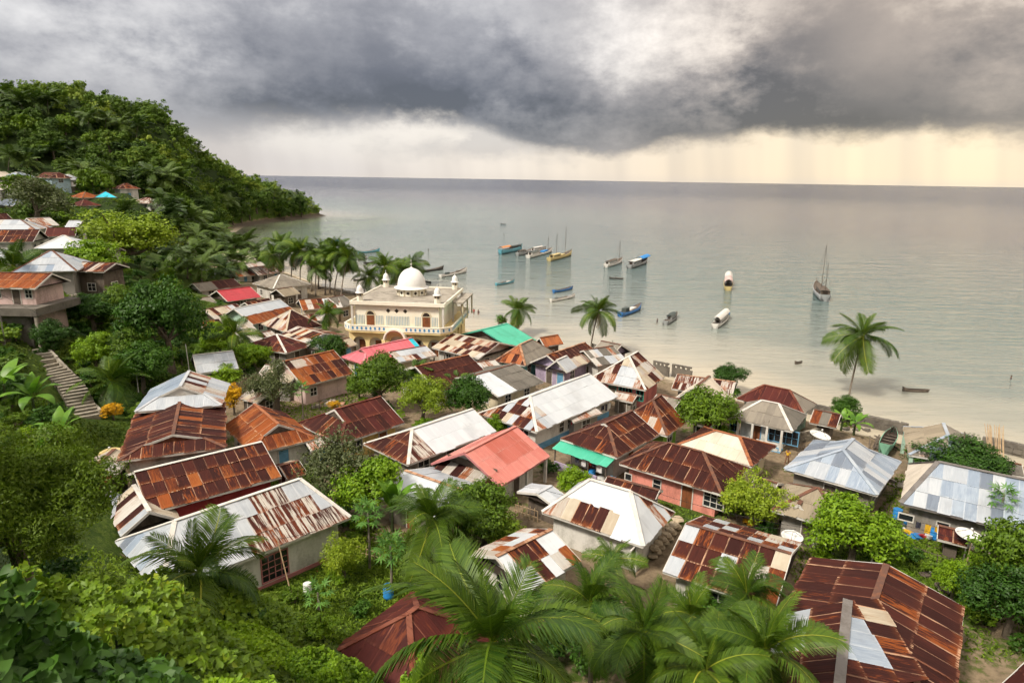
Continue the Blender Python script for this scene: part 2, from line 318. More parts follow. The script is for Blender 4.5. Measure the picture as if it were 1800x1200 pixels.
plain('concrete', (0.34, 0.305, 0.255), (0.20, 0.175, 0.145), 0.9, 0.6, 1, 0.2)
plain('concrete_dark', (0.15, 0.135, 0.115), (0.09, 0.08, 0.07), 0.92, 0.7, 1, 0.2)
plain('stone', (0.29, 0.26, 0.21), (0.18, 0.155, 0.125), 0.92, 2.0, 1, 0.2, bmp=0.5)
plain('bark', (0.16, 0.13, 0.10), (0.095, 0.075, 0.058), 0.92, 3, 1, 0.1, bmp=0.6)
plain('palm_bark', (0.24, 0.205, 0.165), (0.15, 0.125, 0.10), 0.92, 4, 1, 0.1, bmp=0.6)
plain('hull_white', (0.66, 0.64, 0.60), (0.5, 0.46, 0.41), 0.5, 0.9, 0.7)
plain('hull_blue', (0.045, 0.17, 0.42), (0.04, 0.12, 0.30), 0.5, 0.9, 0.8)
plain('hull_teal', (0.12, 0.33, 0.40), (0.08, 0.24, 0.30), 0.5, 0.9, 0.8)
plain('hull_grey', (0.30, 0.31, 0.31), (0.2, 0.2, 0.2), 0.6, 0.9, 0.8)
plain('hull_dark', (0.06, 0.058, 0.055), (0.035, 0.033, 0.03), 0.6, 0.9, 0.8)
plain('hull_green', (0.17, 0.36, 0.25), (0.13, 0.27, 0.2), 0.6, 0.9, 0.8)
plain('hull_yellow', (0.55, 0.44, 0.20), (0.40, 0.31, 0.14), 0.6, 0.9, 0.8)
plain('tarp_blue', (0.02, 0.21, 0.58), (0.03, 0.28, 0.65), 0.5, 1.2)
plain('tarp_orange', (0.62, 0.26, 0.10), (0.5, 0.2, 0.08), 0.6, 1.2)
plain('tarp_dark', (0.05, 0.065, 0.06), (0.08, 0.09, 0.085), 0.7, 1.2)
plain('plastic_blue', (0.03, 0.22, 0.55), None, 0.4, 2, 0.4)
plain('plastic_white', (0.68, 0.68, 0.66), None, 0.4, 2, 0.4)
plain('cloth_yellow', (0.7, 0.42, 0.03), None, 0.9, 4, 0.5)
plain('cloth_red', (0.5, 0.04, 0.05), None, 0.9, 4, 0.5)
plain('cloth_dark', (0.04, 0.04, 0.06), None, 0.9, 4, 0.5)
plain('cloth_white', (0.66, 0.66, 0.66), None, 0.9, 4, 0.4)
plain('skin', (0.21, 0.105, 0.062), (0.18, 0.09, 0.055), 0.6, 4, 0.5)
plain('hair', (0.015, 0.012, 0.011), None, 0.6, 6, 0.5)
plain('wire', (0.02, 0.02, 0.02), None, 0.7, 6, 0.5)
plain('dome_white', (0.76, 0.75, 0.73), (0.58, 0.56, 0.53), 0.6, 0.45, 0.6, streak=True)
plain('mosque_blue', (0.08, 0.26, 0.48), (0.07, 0.2, 0.4), 0.6, 2, 0.5)
def glass_mat():
    m, t, b, _ = new_mat('glass'); t.put(b.inputs['Base Color'], (0.018, 0.021, 0.025)); b.inputs['Roughness'].default_value = 0.12; b.inputs['Specular IOR Level'].default_value = 0.5
glass_mat()
def leaf_mat(name, c1, c2, c3=None, rough=0.5, trans=0.25, vary=0.35):
    """leaf: per-leaf tint from the 'tint' attribute, per-plant tint from the object"""
    m, t, b, o = new_mat(name); at = t.new('ShaderNodeAttribute', attribute_name='tint'); oi = t.new('ShaderNodeObjectInfo'); r = oi.outputs['Random']
    f = t.m('ADD', t.m('MULTIPLY', at.outputs['Fac'], 1 - vary), t.m('MULTIPLY', r, vary))
    stops = [(0.08, c1), (0.92, c2)] if c3 is None else [(0.08, c1), (0.8, c2), (1.0, c3)]
    col = t.ramp(f, stops)
    t.put(b.inputs['Base Color'], col); b.inputs['Roughness'].default_value = rough; b.inputs['Specular IOR Level'].default_value = 0.28
    if trans:
        tr = t.new('ShaderNodeBsdfTranslucent'); t.put(tr.inputs[0], t.mix(0.6, col, t.mix(1.0, col, (1.0, 1.15, 0.35), 'MULTIPLY')))
        ms = t.new('ShaderNodeMixShader'); ms.inputs[0].default_value = trans; t.l.new(b.outputs[0], ms.inputs[1]); t.l.new(tr.outputs[0], ms.inputs[2]); t.l.new(ms.outputs[0], o.inputs[0])
    return m
leaf_mat('leaf_mid', (0.0335, 0.0830, 0.0080), (0.1602, 0.2623, 0.0140), (0.3202, 0.3660, 0.0200))
leaf_mat('leaf_dark', (0.0158, 0.0512, 0.0080), (0.0690, 0.1647, 0.0140), (0.1437, 0.2440, 0.0200))
leaf_mat('leaf_bright', (0.0600, 0.1525, 0.0060), (0.2476, 0.3904, 0.0120), (0.4200, 0.4880, 0.0200))
leaf_mat('leaf_yellow', (0.1000, 0.1769, 0.0100), (0.2875, 0.3782, 0.0220), (0.4500, 0.4636, 0.0350))
leaf_mat('leaf_olive', (0.055, 0.075, 0.030), (0.14, 0.165, 0.065), (0.24, 0.21, 0.11))
leaf_mat('leaf_hill', (0.0184, 0.0500, 0.0085), (0.1073, 0.1876, 0.0171), (0.2452, 0.3126, 0.0277), 0.6, 0.15, 0.6)
leaf_mat('leaf_fern', (0.0316, 0.0756, 0.0040), (0.1365, 0.2135, 0.0070), (0.2587, 0.3050, 0.0120))
leaf_mat('flower', (0.55, 0.27, 0.008), (0.82, 0.50, 0.015), None, 0.6, 0.25)
leaf_mat('frond', (0.022, 0.062, 0.005), (0.118, 0.190, 0.012), (0.36, 0.37, 0.04), 0.5, 0.2)
leaf_mat('frond_dead', (0.16, 0.10, 0.045), (0.30, 0.20, 0.09), None, 0.8, 0.1)
leaf_mat('frond_far', (0.028, 0.060, 0.010), (0.105, 0.165, 0.022), (0.19, 0.22, 0.04), 0.5, 0.15, 0.5)
leaf_mat('banana', (0.07, 0.17, 0.02), (0.17, 0.33, 0.03), None, 0.4, 0.3)
leaf_mat('papaya', (0.0688, 0.1830, 0.0350), (0.1500, 0.3050, 0.0550), None, 0.5, 0.25)
leaf_mat('grass', (0.0688, 0.1403, 0.0120), (0.1875, 0.2806, 0.0220), (0.3000, 0.3294, 0.0500), 0.7, 0.2)
leaf_mat('weed', (0.0575, 0.1037, 0.0150), (0.1581, 0.2196, 0.0250), (0.2300, 0.2440, 0.0500), 0.7, 0.2)
# ------------------------------------------------------------------ terrain, sea
def P2(v): return np.array((v.x, v.y))
SHORE_PX = [(588, 379), (545, 385), (492, 391), (446, 399), (428, 412), (432, 432), (470, 455), (540, 478), (600, 500), (660, 512), (740, 530), (822, 556), (870, 577), (945, 597), (1010, 604), (1090, 622), (1170, 642), (1225, 655), (1300, 680), (1390, 703), (1450, 720), (1500, 735), (1590, 755), (1720, 776), (1800, 792), (1950, 825), (2150, 880)]
shore = [U(u, v, 0.0) for u, v in SHORE_PX]
sea_poly = [Vector((-900, 900, 0)), Vector((-420, 760, 0)), Vector((-215, 610, 0))] + shore + [Vector((130, 20, 0)), Vector((400, -150, 0)), Vector((1e5, -150, 0)), Vector((1e5, 2e5, 0)), Vector((-1e5, 2e5, 0)), Vector((-1e5, 900, 0))]
SP = np.array([(p.x, p.y) for p in sea_poly])
def shore_sd(X, Y):
    """signed distance to the waterline, positive inland"""
    d = np.full(X.shape, 1e9); ins = np.zeros(X.shape, bool); n = len(SP)
    for i in range(n):
        a = SP[i]; b = SP[(i + 1) % n]; e = b - a; L2 = e @ e
        tt = np.clip(((X - a[0]) * e[0] + (Y - a[1]) * e[1]) / L2, 0, 1)
        if i < n - 5: d = np.minimum(d, np.hypot(X - a[0] - tt * e[0], Y - a[1] - tt * e[1]))
        c = (a[1] > Y) != (b[1] > Y)
        with np.errstate(divide='ignore', invalid='ignore'): ins ^= c & (X < (b[0] - a[0]) * (Y - a[1]) / (b[1] - a[1]) + a[0])
    return np.where(ins, -d, d)
cp = []
def cpx(u, v, D, dz=0.0): p = UD(u, v, D); cp.append((p.x, p.y, p.z + dz))
def cpz(u, v, z): p = U(u, v, z); cp.append((p.x, p.y, z))
# village flat
for u, v in ((420, 530), (500, 540), (560, 560), (480, 600), (600, 620), (720, 610), (700, 700), (560, 700), (820, 640), (930, 660), (1060, 680), (1150, 720), (1000, 760), (860, 780), (700, 800), (560, 830), (480, 800), (440, 740), (1240, 760), (1400, 760), (1330, 830), (1150, 850), (1000, 880), (820, 920), (660, 960), (560, 1010), (600, 1100), (760, 1120), (950, 1080), (1150, 1050), (1300, 1000), (1450, 950), (1500, 850), (1650, 840), (1780, 900), (1650, 1000), (1500, 1150), (1750, 1120), (350, 720), (300, 840), (260, 990), (400, 1040)):
    cpz(u, v, 1.8)
for u, v, z in ((250, 740, 3.5), (215, 800, 3.0), (180, 860, 3.0), (330, 655, 3.2), (290, 700, 3.5), (390, 640, 2.5), (370, 580, 3.5), (360, 520, 3.0), (330, 470, 3.0), (400, 470, 1.8), (460, 480, 1.8), (310, 432, 3.0), (380, 440, 1.5)): cpz(u, v, z)
# left slope
for a in ((30, 566, 83), (66, 622, 79), (110, 665, 75), (150, 722, 70), (200, 700, 74), (240, 640, 80), (100, 575, 90), (190, 575, 92), (250, 560, 97), (125, 522, 101), (180, 505, 108), (60, 520, 102), (-150, 520, 105), (40, 610, 74), (20, 700, 62), (-100, 620, 66), (100, 760, 56), (-80, 780, 45), (140, 850, 47), (100, 440, 132), (0, 432, 138), (-200, 430, 140), (200, 470, 135), (250, 440, 165)): cpx(*a)
# hill
for a in ((160, 366, 222), (250, 362, 236), (225, 340, 243), (130, 352, 228), (100, 330, 250), (20, 314, 262), (20, 362, 200), (90, 395, 170), (-200, 330, 240), (290, 395, 245), (350, 385, 280), (410, 395, 320), (-300, 180, 330), (0, 176, 332), (130, 174, 335), (200, 203, 340), (300, 220, 350), (345, 252, 372), (400, 308, 400), (460, 345, 440), (540, 366, 492), (130, 280, 290), (280, 300, 300), (350, 330, 330)): cpx(*a)
for x, y, z in ((-250, 480, 45), (-350, 520, 45), (-420, 420, 60), (-170, 560, 4), (-220, 600, 3), (-300, 640, 8), (-450, 250, 70), (-480, 600, 20)): cp.append((x, y, z))
# the spur under the viewpoint
for x, y, z in ((0, 0, 27.5), (0, -20, 31), (30, -20, 28), (60, 0, 12), (-30, -20, 33), (0, 10, 17.0), (0, 18, 8.5), (0, 27, 2.6), (14, 12, 11), (14, 22, 3), (30, 20, 2.2), (60, 30, 1.8), (-8, 8, 20.5), (-12, 16, 15.5), (-14, 25, 10), (-12, 33, 4.0), (-28, 12, 24), (-32, 28, 17), (-60, 10, 28), (-70, 40, 20), (100, 40, 1.0), (120, 0, 2)): cp.append((x, y, z))
cp = np.array(cp)
def rbf_fit(cp):
    n = len(cp); r = np.hypot(cp[:, None, 0] - cp[None, :, 0], cp[:, None, 1] - cp[None, :, 1])
    A = np.zeros((n + 1, n + 1)); A[:n, :n] = -r - np.eye(n) * 0.5; A[n, :n] = 1; A[:n, n] = 1
    return np.linalg.solve(A, np.append(cp[:, 2], 0))
RW = rbf_fit(cp)
GX0, GX1, GY0, GY1, GS = -500.0, 240.0, -30.0, 700.0, 2.5
gx = np.arange(GX0, GX1 + 0.1, GS); gy = np.arange(GY0, GY1 + 0.1, GS)
XX, YY = np.meshgrid(gx, gy)                      # rows are y
ZZ = np.full(XX.shape, RW[-1])
for (cx_, cy_, _z), w_ in zip(cp, RW[:-1]): ZZ += -w_ * np.hypot(XX - cx_, YY - cy_)
SD = shore_sd(XX, YY)
ZZ = np.where(SD > 0, np.minimum(np.maximum(ZZ, 1.0), np.minimum((SD - 5.5) * 0.30, 1.4) + np.maximum(SD - 11, 0) * 2.2), np.maximum(SD * 0.06, -4) - 1.6)
_rng = np.random.default_rng(5)
def vnoise(X, Y, s, seed):
    r = np.random.default_rng(seed).random((64, 64)); x = X / s; y = Y / s
    xi = np.floor(x).astype(int); yi = np.floor(y).astype(int); fx = x - xi; fy = y - yi; fx = fx * fx * (3 - 2 * fx); fy = fy * fy * (3 - 2 * fy)
    g = lambda a, b: r[np.mod(b, 64), np.mod(a, 64)]
    return (g(xi, yi) * (1 - fx) + g(xi + 1, yi) * fx) * (1 - fy) + (g(xi, yi + 1) * (1 - fx) + g(xi + 1, yi + 1) * fx) * fy
ZZ += np.where((SD > 12) & (ZZ > 3), (vnoise(XX, YY, 11, 3) - 0.5) * 1.2, 0) + np.where(SD > 4, (vnoise(XX, YY, 6, 9) - 0.5) * 0.25, 0)
def zt(x, y):
    i = min(max((x - GX0) / GS, 0), len(gx) - 1.001); j = min(max((y - GY0) / GS, 0), len(gy) - 1.001)
    a, b = int(i), int(j); fx, fy = i - a, j - b
    return float((ZZ[b, a] * (1 - fx) + ZZ[b, a + 1] * fx) * (1 - fy) + (ZZ[b + 1, a] * (1 - fx) + ZZ[b + 1, a + 1] * fx) * fy)
def ztv(X, Y):
    i = np.clip((np.asarray(X) - GX0) / GS, 0, len(gx) - 1.001); j = np.clip((np.asarray(Y) - GY0) / GS, 0, len(gy) - 1.001); a = i.astype(int); b = j.astype(int); fx = i - a; fy = j - b
    return (ZZ[b, a] * (1 - fx) + ZZ[b, a + 1] * fx) * (1 - fy) + (ZZ[b + 1, a] * (1 - fx) + ZZ[b + 1, a + 1] * fx) * fy
def G(u, v):
    """where the line of sight through a photo pixel meets the ground"""
    d = ray(u, v).normalized(); t = 4.0
    while t < 900:
        p = CAM + d * t
        if p.z <= max(zt(p.x, p.y), 0.0): break
        t += max(0.15, min(2.0, (p.z - zt(p.x, p.y)) * 0.3))
    p = CAM + d * t; p.z = max(zt(p.x, p.y), 0.0); return p
def ground_mat():
    m, t, b, _ = new_mat('ground'); g = t.new('ShaderNodeNewGeometry'); P = g.outputs['Position']; x, y, z = t.sep(P)
    at = t.new('ShaderNodeAttribute', attribute_name='grass')
    n1 = t.noise(P, 0.22, 5, 0.6); n2 = t.noise(P, 1.7, 5, 0.65); n3 = t.noise(P, 7, 3, 0.6)
    dirt = t.mix(t.ss(n2, 0.35, 0.65), (0.22, 0.165, 0.105), (0.115, 0.082, 0.052)); dirt = t.mix(t.m('MULTIPLY', n3, 0.4), dirt, (0.30, 0.24, 0.17))
    gr = t.mix(t.ss(n2, 0.3, 0.7), (0.026, 0.056, 0.008), (0.075, 0.115, 0.016)); gr = t.mix(t.ss(z, 6, 14), gr, (0.018, 0.036, 0.008)); gr = t.mix(t.m('MULTIPLY', t.ss(n3, 0.5, 0.7), 0.4), gr, (0.14, 0.15, 0.05))
    gm = t.ss(t.m('ADD', at.outputs['Fac'], t.m('MULTIPLY', t.m('SUBTRACT', t.m('ADD', t.m('MULTIPLY', n1, 0.6), t.m('MULTIPLY', n2, 0.4)), 0.5), 1.3)), 0.42, 0.58)
    col = t.mix(gm, dirt, gr)
    sand = t.mix(n3, (0.52, 0.45, 0.34), (0.42, 0.355, 0.26))
    headland = t.m('MULTIPLY', t.ss(x, -95, -120), t.ss(y, 350, 400))
    rock = t.mix(n3, (0.13, 0.105, 0.08), (0.07, 0.06, 0.045))
    col = t.mix(t.m('MULTIPLY', t.ss(z, 2.2, 1.2), headland), col, rock)
    col = t.mix(t.m('MULTIPLY', t.ss(t.m('ADD', z, t.m('MULTIPLY', t.m('SUBTRACT', n2, 0.5), 0.5)), 1.0, 0.5), t.m('SUBTRACT', 1.0, headland)), col, sand)
    t.put(b.inputs['Base Color'], col); b.inputs['Roughness'].default_value = 0.95; b.inputs['Specular IOR Level'].default_value = 0.15
    bump(t, b, t.m('ADD', n2, t.m('MULTIPLY', n3, 0.5)), 0.6, 0.15)
ground_mat()
GRASS_PATCH = []   # (x, y, radius, amount)
for u, v, r, a in ((570, 1060, 9, 0.75), (640, 1000, 6, 0.6), (500, 1080, 7, 0.8), (500, 830, 3.5, 1.0), (712, 830, 3, 0.8), (1210, 895, 3, 0.9), (1600, 1000, 9, 0.55), (1700, 960, 8, 0.5), (1520, 960, 6, 0.6), (740, 1000, 5, 0.5), (560, 720, 6, 0.45), (640, 660, 8, 0.5), (1650, 870, 4, 0.4), (350, 1100, 8, 0.9), (800, 980, 5, 0.5)):
    p = U(u, v, 1.8); GRASS_PATCH.append((p.x, p.y, r, a))
def build_ground():
    gs = np.clip((ZZ - 2.6) / 1.5, 0, 1) * 0.85 + 0.38
    gs = np.where((YY < 40) & (ZZ < 4), 0.45, gs)
    for px, py, r, a in GRASS_PATCH: gs = np.maximum(gs, a * np.clip(1.6 - np.hypot(XX - px, YY - py) / r, 0, 1))
    keep = (SD > -45)
    H, W = XX.shape; idx = -np.ones((H, W), int); c = keep[:-1, :-1] & keep[1:, :-1] & keep[:-1, 1:] & keep[1:, 1:]
    use = np.zeros((H, W), bool); use[:-1, :-1] |= c; use[1:, :-1] |= c; use[:-1, 1:] |= c; use[1:, 1:] |= c
    idx[use] = np.arange(use.sum()); V = np.stack([XX[use], YY[use], ZZ[use]], 1)
    j, i = np.nonzero(c); F = np.stack([idx[j, i], idx[j, i + 1], idx[j + 1, i + 1], idx[j + 1, i]], 1)
    me = bpy.data.meshes.new('ground'); me.from_pydata(V.tolist(), [], F.tolist()); me.materials.append(MAT['ground'])
    a = me.attributes.new('grass', 'FLOAT', 'POINT'); a.data.foreach_set('value', gs[use].astype(np.float32)); me.polygons.foreach_set('use_smooth', [True] * len(me.polygons))
    return tag(obj('ground', me), None, None, None, 'structure')
build_ground()
def sea_mat():
    m, t, b, o = new_mat('sea'); g = t.new('ShaderNodeNewGeometry'); P = g.outputs['Position']; x, y, z = t.sep(P)
    at = t.new('ShaderNodeAttribute', attribute_name='offshore')
    dist = at.outputs['Fac']
    n0 = t.noise(t.mapv(P, (1, 1.8, 1)), 0.018, 4, 0.55); n1 = t.noise(t.mapv(P, (1, 1.5, 1)), 0.05, 4, 0.6)
    dd = t.m('ADD', dist, t.m('MULTIPLY', t.m('SUBTRACT', n1, 0.5), 26)); dd = t.m('ADD', dd, t.m('MULTIPLY', t.m('SUBTRACT', n0, 0.5), 55))
    col = t.ramp(t.m('DIVIDE', dd, 400, clamp=True), [(0.0, (0.44, 0.39, 0.30)), (0.04, (0.32, 0.312, 0.258)), (0.10, (0.175, 0.203, 0.182)), (0.24, (0.092, 0.136, 0.134)), (0.6, (0.055, 0.082, 0.098)), (1.0, (0.028, 0.036, 0.068))])
    reef = t.m('MULTIPLY', t.ss(n1, 0.56, 0.68), t.m('MULTIPLY', t.ss(dist, 25, 60), t.ss(dist, 260, 120)))
    col = t.mix(t.m('MULTIPLY', reef, 0.3), col, (0.10, 0.16, 0.13))
    cove = t.m('MULTIPLY', t.m('MULTIPLY', t.ss(x, -70, -110), t.ss(y, 230, 290)), t.ss(y, 560, 460)); col = t.mix(t.m('MULTIPLY', cove, 0.75), col, t.mix(t.ss(n1, 0.4, 0.6), (0.13, 0.19, 0.085), (0.055, 0.095, 0.06)))  # green cove tint; its darker patches paint the headland's reflection into the colour
    t.put(b.inputs['Base Color'], col); t.put(b.inputs['Roughness'], t.ss(dist, 60, 1500, 0.08, 0.17)); b.inputs['IOR'].default_value = 1.33; b.inputs['Specular IOR Level'].default_value = 0.5
    # swell lines running in to the shore, then chop
    s1 = t.noise(t.mapv(P, (0.035, 0.16, 1)), 1.0, 3, 0.55, 0.6); s2 = t.noise(t.mapv(P, (0.15, 0.5, 1)), 1.0, 4, 0.6, 0.4); s3 = t.noise(t.mapv(P, (0.9, 2.0, 1)), 1.0, 3, 0.6)
    calm = t.ss(dist, 0.0, 90, 0.25, 1.0)
    h = t.m('ADD', t.m('MULTIPLY', s1, 2.0), t.m('ADD', t.m('MULTIPLY', s2, 1.3), t.m('MULTIPLY', s3, 0.2)))
    bp = t.new('ShaderNodeBump'); t.put(bp.inputs['Strength'], t.m('MULTIPLY', calm, 0.95)); bp.inputs['Distance'].default_value = 0.6
    t.l.new(h, bp.inputs['Height']); t.l.new(bp.outputs[0], b.inputs['Normal'])
sea_mat()
def build_sea():
    def axis(a, b, step, far):
        c = list(np.arange(a, b + 0.1, step)); s = step
        while c[-1] < far: s *= 1.35; c.append(c[-1] + s)
        s = step
        while c[0] > -far: s *= 1.35; c.insert(0, c[0] - s)
        return np.array(c)
    xs = axis(-260, 240, 5, 40000); ys = axis(20, 620, 5, 60000); ys = ys[ys > -300]
    X, Y = np.meshgrid(xs, ys); d = -shore_sd(X, Y) + 5.5
    keep = d > -10
    c = keep[:-1, :-1] | keep[1:, :-1] | keep[:-1, 1:] | keep[1:, 1:]
    H, W = X.shape; use = np.zeros((H, W), bool); use[:-1, :-1] |= c; use[1:, :-1] |= c; use[:-1, 1:] |= c; use[1:, 1:] |= c
    idx = -np.ones((H, W), int); idx[use] = np.arange(use.sum()); j, i = np.nonzero(c)
    F = np.stack([idx[j, i], idx[j, i + 1], idx[j + 1, i + 1], idx[j + 1, i]], 1)
    V = np.stack([X[use], Y[use], np.zeros(use.sum())], 1)
    me = bpy.data.meshes.new('sea'); me.from_pydata(V.tolist(), [], F.tolist()); me.materials.append(MAT['sea'])
    a = me.attributes.new('offshore', 'FLOAT', 'POINT'); a.data.foreach_set('value', d[use].astype(np.float32))
    return tag(obj('sea', me), None, None, None, 'structure')
build_sea()
# ------------------------------------------------------------------ houses
rng = random.Random(11)
FOOT = []            # (x, y, radius) of everything built, to keep scattered plants out
SMOOTH = ('zinc_new', 'coral', 'coral_deep', 'pink', 'green', 'red', 'cream', 'turquoise')
def clip_poly(poly, x0, x1, y0, y1):
    def cut(ps, ax, lim, keep_less):
        out = []
        for i in range(len(ps)):
            a, b = ps[i], ps[(i + 1) % len(ps)]; ia = (a[ax] <= lim) == keep_less or a[ax] == lim; ib = (b[ax] <= lim) == keep_less or b[ax] == lim
            if ia: out.append(a)
            if ia != ib:
                k = (lim - a[ax]) / (b[ax] - a[ax]); out.append((a[0] + k * (b[0] - a[0]), a[1] + k * (b[1] - a[1])))
        return out
    for ax, lim, less in ((0, x0, False), (0, x1, True), (1, y0, False), (1, y1, True)):
        poly = cut(poly, ax, lim, less)
        if len(poly) < 3: return []
    return poly
def parea(p): return abs(sum(p[i][0] * p[(i + 1) % len(p)][1] - p[(i + 1) % len(p)][0] * p[i][1] for i in range(len(p)))) / 2
def pick(pal, r, fs, ft):
    if callable(pal): pal = pal(fs, ft)
    if isinstance(pal, str): return pal
    k = r.random() * sum(w for _, w in pal)
    for n, w in pal:
        k -= w
        if k <= 0: return n
    return pal[-1][0]
def lay_sheets(roof, poly3, sw, sl, pal, r, name='roof_sheet', lift=0.035):
    """cover one roof plane (convex 3D polygon, first edge = eave) with single overlapping sheets"""
    o = Vector(poly3[0]); ex = (Vector(poly3[1]) - o).normalized(); nrm = None
    for k in range(2, len(poly3)):
        nrm = ex.cross(Vector(poly3[k]) - o)
        if nrm.length > 1e-5: break
    nrm.normalize()
    if nrm.z < 0: nrm = -nrm
    ey = nrm.cross(ex)
    if ey.z < 0: ey = -ey; 
    ez = ex.cross(ey)
    M = Matrix(((ex.x, ey.x, ez.x, o.x), (ex.y, ey.y, ez.y, o.y), (ex.z, ey.z, ez.z, o.z), (0, 0, 0, 1)))
    sgn = 1 if ez.z > 0 else -1
    poly = [((Vector(p) - o).dot(ex), (Vector(p) - o).dot(ey)) for p in poly3]
    xs = [p[0] for p in poly]; ys = [p[1] for p in poly]; x0, x1, y1 = min(xs), max(xs), max(ys)
    nrow = max(1, round(y1 / sl)); sl = y1 / nrow; ncol = max(1, round((x1 - x0) / sw)); sw = (x1 - x0) / ncol
    for j in range(nrow):
        for i in range(ncol):
            a0 = x0 + i * sw; b0 = j * sl - (0.04 + r.random() * 0.12)
            if j == 0: b0 = -r.random() ** 2 * 0.16
            rect = clip_poly(poly if j else [(p[0], p[1] - 0.2 if p[1] < 1e-4 else p[1]) for p in poly], a0, a0 + sw + 0.035, b0, (j + 1) * sl)
            if len(rect) < 3 or parea(rect) < 0.03: continue
            n = len(rect); h0 = lift + (i % 2) * 0.008 + r.random() * 0.014; tl = 0.022 + r.random() ** 3 * 0.045; tw = r.uniform(-0.014, 0.014); mn = pick(pal, r, (a0 + sw / 2 - x0) / (x1 - x0), (j + 0.5) * sl / y1)
            if mn in SMOOTH: h0, tl, tw = lift, 0.010, 0.0
            zf = lambda p: sgn * (h0 + tl * (1 - (p[1] - b0) / sl) + tw * (p[0] - a0) / sw)
            V = [(p[0], p[1], zf(p)) for p in rect] + [(p[0], p[1], zf(p) - sgn * 0.03) for p in rect]
            F = [tuple(range(n))] + [(k, n + k, n + (k + 1) % n, (k + 1) % n) for k in range(n)]
            me = bpy.data.meshes.new(name); me.from_pydata(V, [], F)
            uv = me.uv_layers.new(name='UVMap'); 
            uvs = []
            for f in F:
                for k in f: uvs += [(V[k][0] - a0) / sw, (V[k][1] - b0) / (sl + 0.08)]
            uv.data.foreach_set('uv', uvs)
            me.materials.append(MAT[mn])
            ob = bpy.data.objects.new(name, me); COL.objects.link(ob); ob.parent = roof; ob.matrix_basis = M @ Matrix.Rotation(r.uniform(-0.004, 0.004), 4, 'Z')
    return M, poly, sgn
def hpoly(x0, x1, W, h, k0, k1, I0, I1, z):
    """roof planes of a rectangular plan: ridge along x, end 0 / end 1 hipped up to the fraction k"""
    hw = W / 2; a0 = x0 + k0 * I0; a1 = x1 - k1 * I1
    def side(s):
        p = [(x0, s * hw, z), (x1, s * hw, z)]
        if 0 < k1 < 1: p.append((a1, s * hw * (1 - k1), z + k1 * h))
        p.append((a1, 0, z + h)); 
        if abs(a1 - a0) > 1e-3: p.append((a0, 0, z + h))
        if 0 < k0 < 1: p.append((a0, s * hw * (1 - k0), z + k0 * h))
        return p
    pl = {'R': side(-1), 'L': side(1)}
    if k0 > 0: pl['0'] = [(x0, hw, z), (x0, -hw, z)] + ([(a0, 0, z + h)] if k0 >= 1 else [(a0, -hw * (1 - k0), z + k0 * h), (a0, hw * (1 - k0), z + k0 * h)])
    if k1 > 0: pl['1'] = [(x1, -hw, z), (x1, hw, z)] + ([(a1, 0, z + h)] if k1 >= 1 else [(a1, hw * (1 - k1), z + k1 * h), (a1, -hw * (1 - k1), z + k1 * h)])
    return pl, a0, a1
WIN_CACHE = {}
def window_meshes(w, h, nx, ny, fm):
    key = (round(w, 2), round(h, 2), nx, ny, fm)
    if key not in WIN_CACHE:
        f = MB(); e = 0.09
        f.box(-w / 2 - e, w / 2 + e, -0.06, 0.05, -e, 0).box(-w / 2 - e, w / 2 + e, -0.05, 0.05, h, h + e).box(-w / 2 - e, -w / 2, -0.05, 0.05, 0, h).box(w / 2, w / 2 + e, -0.05, 0.05, 0, h)
        for i in range(1, nx): x = -w / 2 + w * i / nx; f.box(x - 0.03, x + 0.03, -0.035, 0.04, 0, h)
        for i in range(1, ny): z = h * i / ny; f.box(-w / 2, w / 2, -0.03, 0.04, z - 0.025, z + 0.025)
        g = MB().add([(-w / 2, 0.01, 0), (w / 2, 0.01, 0), (w / 2, 0.01, h), (-w / 2, 0.01, h)], [(0, 1, 2, 3)])
        WIN_CACHE[key] = (f.mesh('window', MAT[fm]), g.mesh('pane', MAT['glass']))
    return WIN_CACHE[key]
def add_window(root, M, w=1.2, h=1.2, nx=2, ny=2, fm='trim_white'):
    a, b = window_meshes(w, h, nx, ny, fm); o = obj('window', a, root); o.matrix_basis = M; obj('pane', b, o); return o
DOOR_CACHE = {}
def add_door(root, M, w=0.95, h=2.05, dm='wood_brown', fm='trim_white'):
    key = (w, h, dm, fm)
    if key not in DOOR_CACHE:
        d = MB().box(-w / 2, w / 2, -0.02, 0.03, 0, h); 
        for z in (0.2, h * 0.55): d.box(-w * 0.36, w * 0.36, -0.035, -0.02, z, z + h * 0.34)
        f = MB().box(-w / 2 - 0.09, -w / 2, -0.05, 0.05, 0, h + 0.09).box(w / 2, w / 2 + 0.09, -0.05, 0.05, 0, h + 0.09).box(-w / 2, w / 2, -0.05, 0.05, h, h + 0.09)
        DOOR_CACHE[key] = (d.mesh('door', MAT[dm]), f.mesh('door_frame', MAT[fm]))
    a, b = DOOR_CACHE[key]; o = obj('door', a, root); o.matrix_basis = M; obj('door_frame', b, o); return o
def face_M(f, x, z, L, W, off):
    """matrix of a point on a wall face, x measured along the face from its middle, local -Y pointing outwards"""
    if f == 'R': return Matrix.Translation((x, -W / 2 - off, z))
    if f == 'L': return Matrix.Translation((-x, W / 2 + off, z)) @ Matrix.Rotation(math.pi, 4, 'Z')
    if f == '1': return Matrix.Translation((L / 2 + off, x, z)) @ Matrix.Rotation(math.pi / 2, 4, 'Z')
    return Matrix.Translation((-L / 2 - off, -x, z)) @ Matrix.Rotation(-math.pi / 2, 4, 'Z')
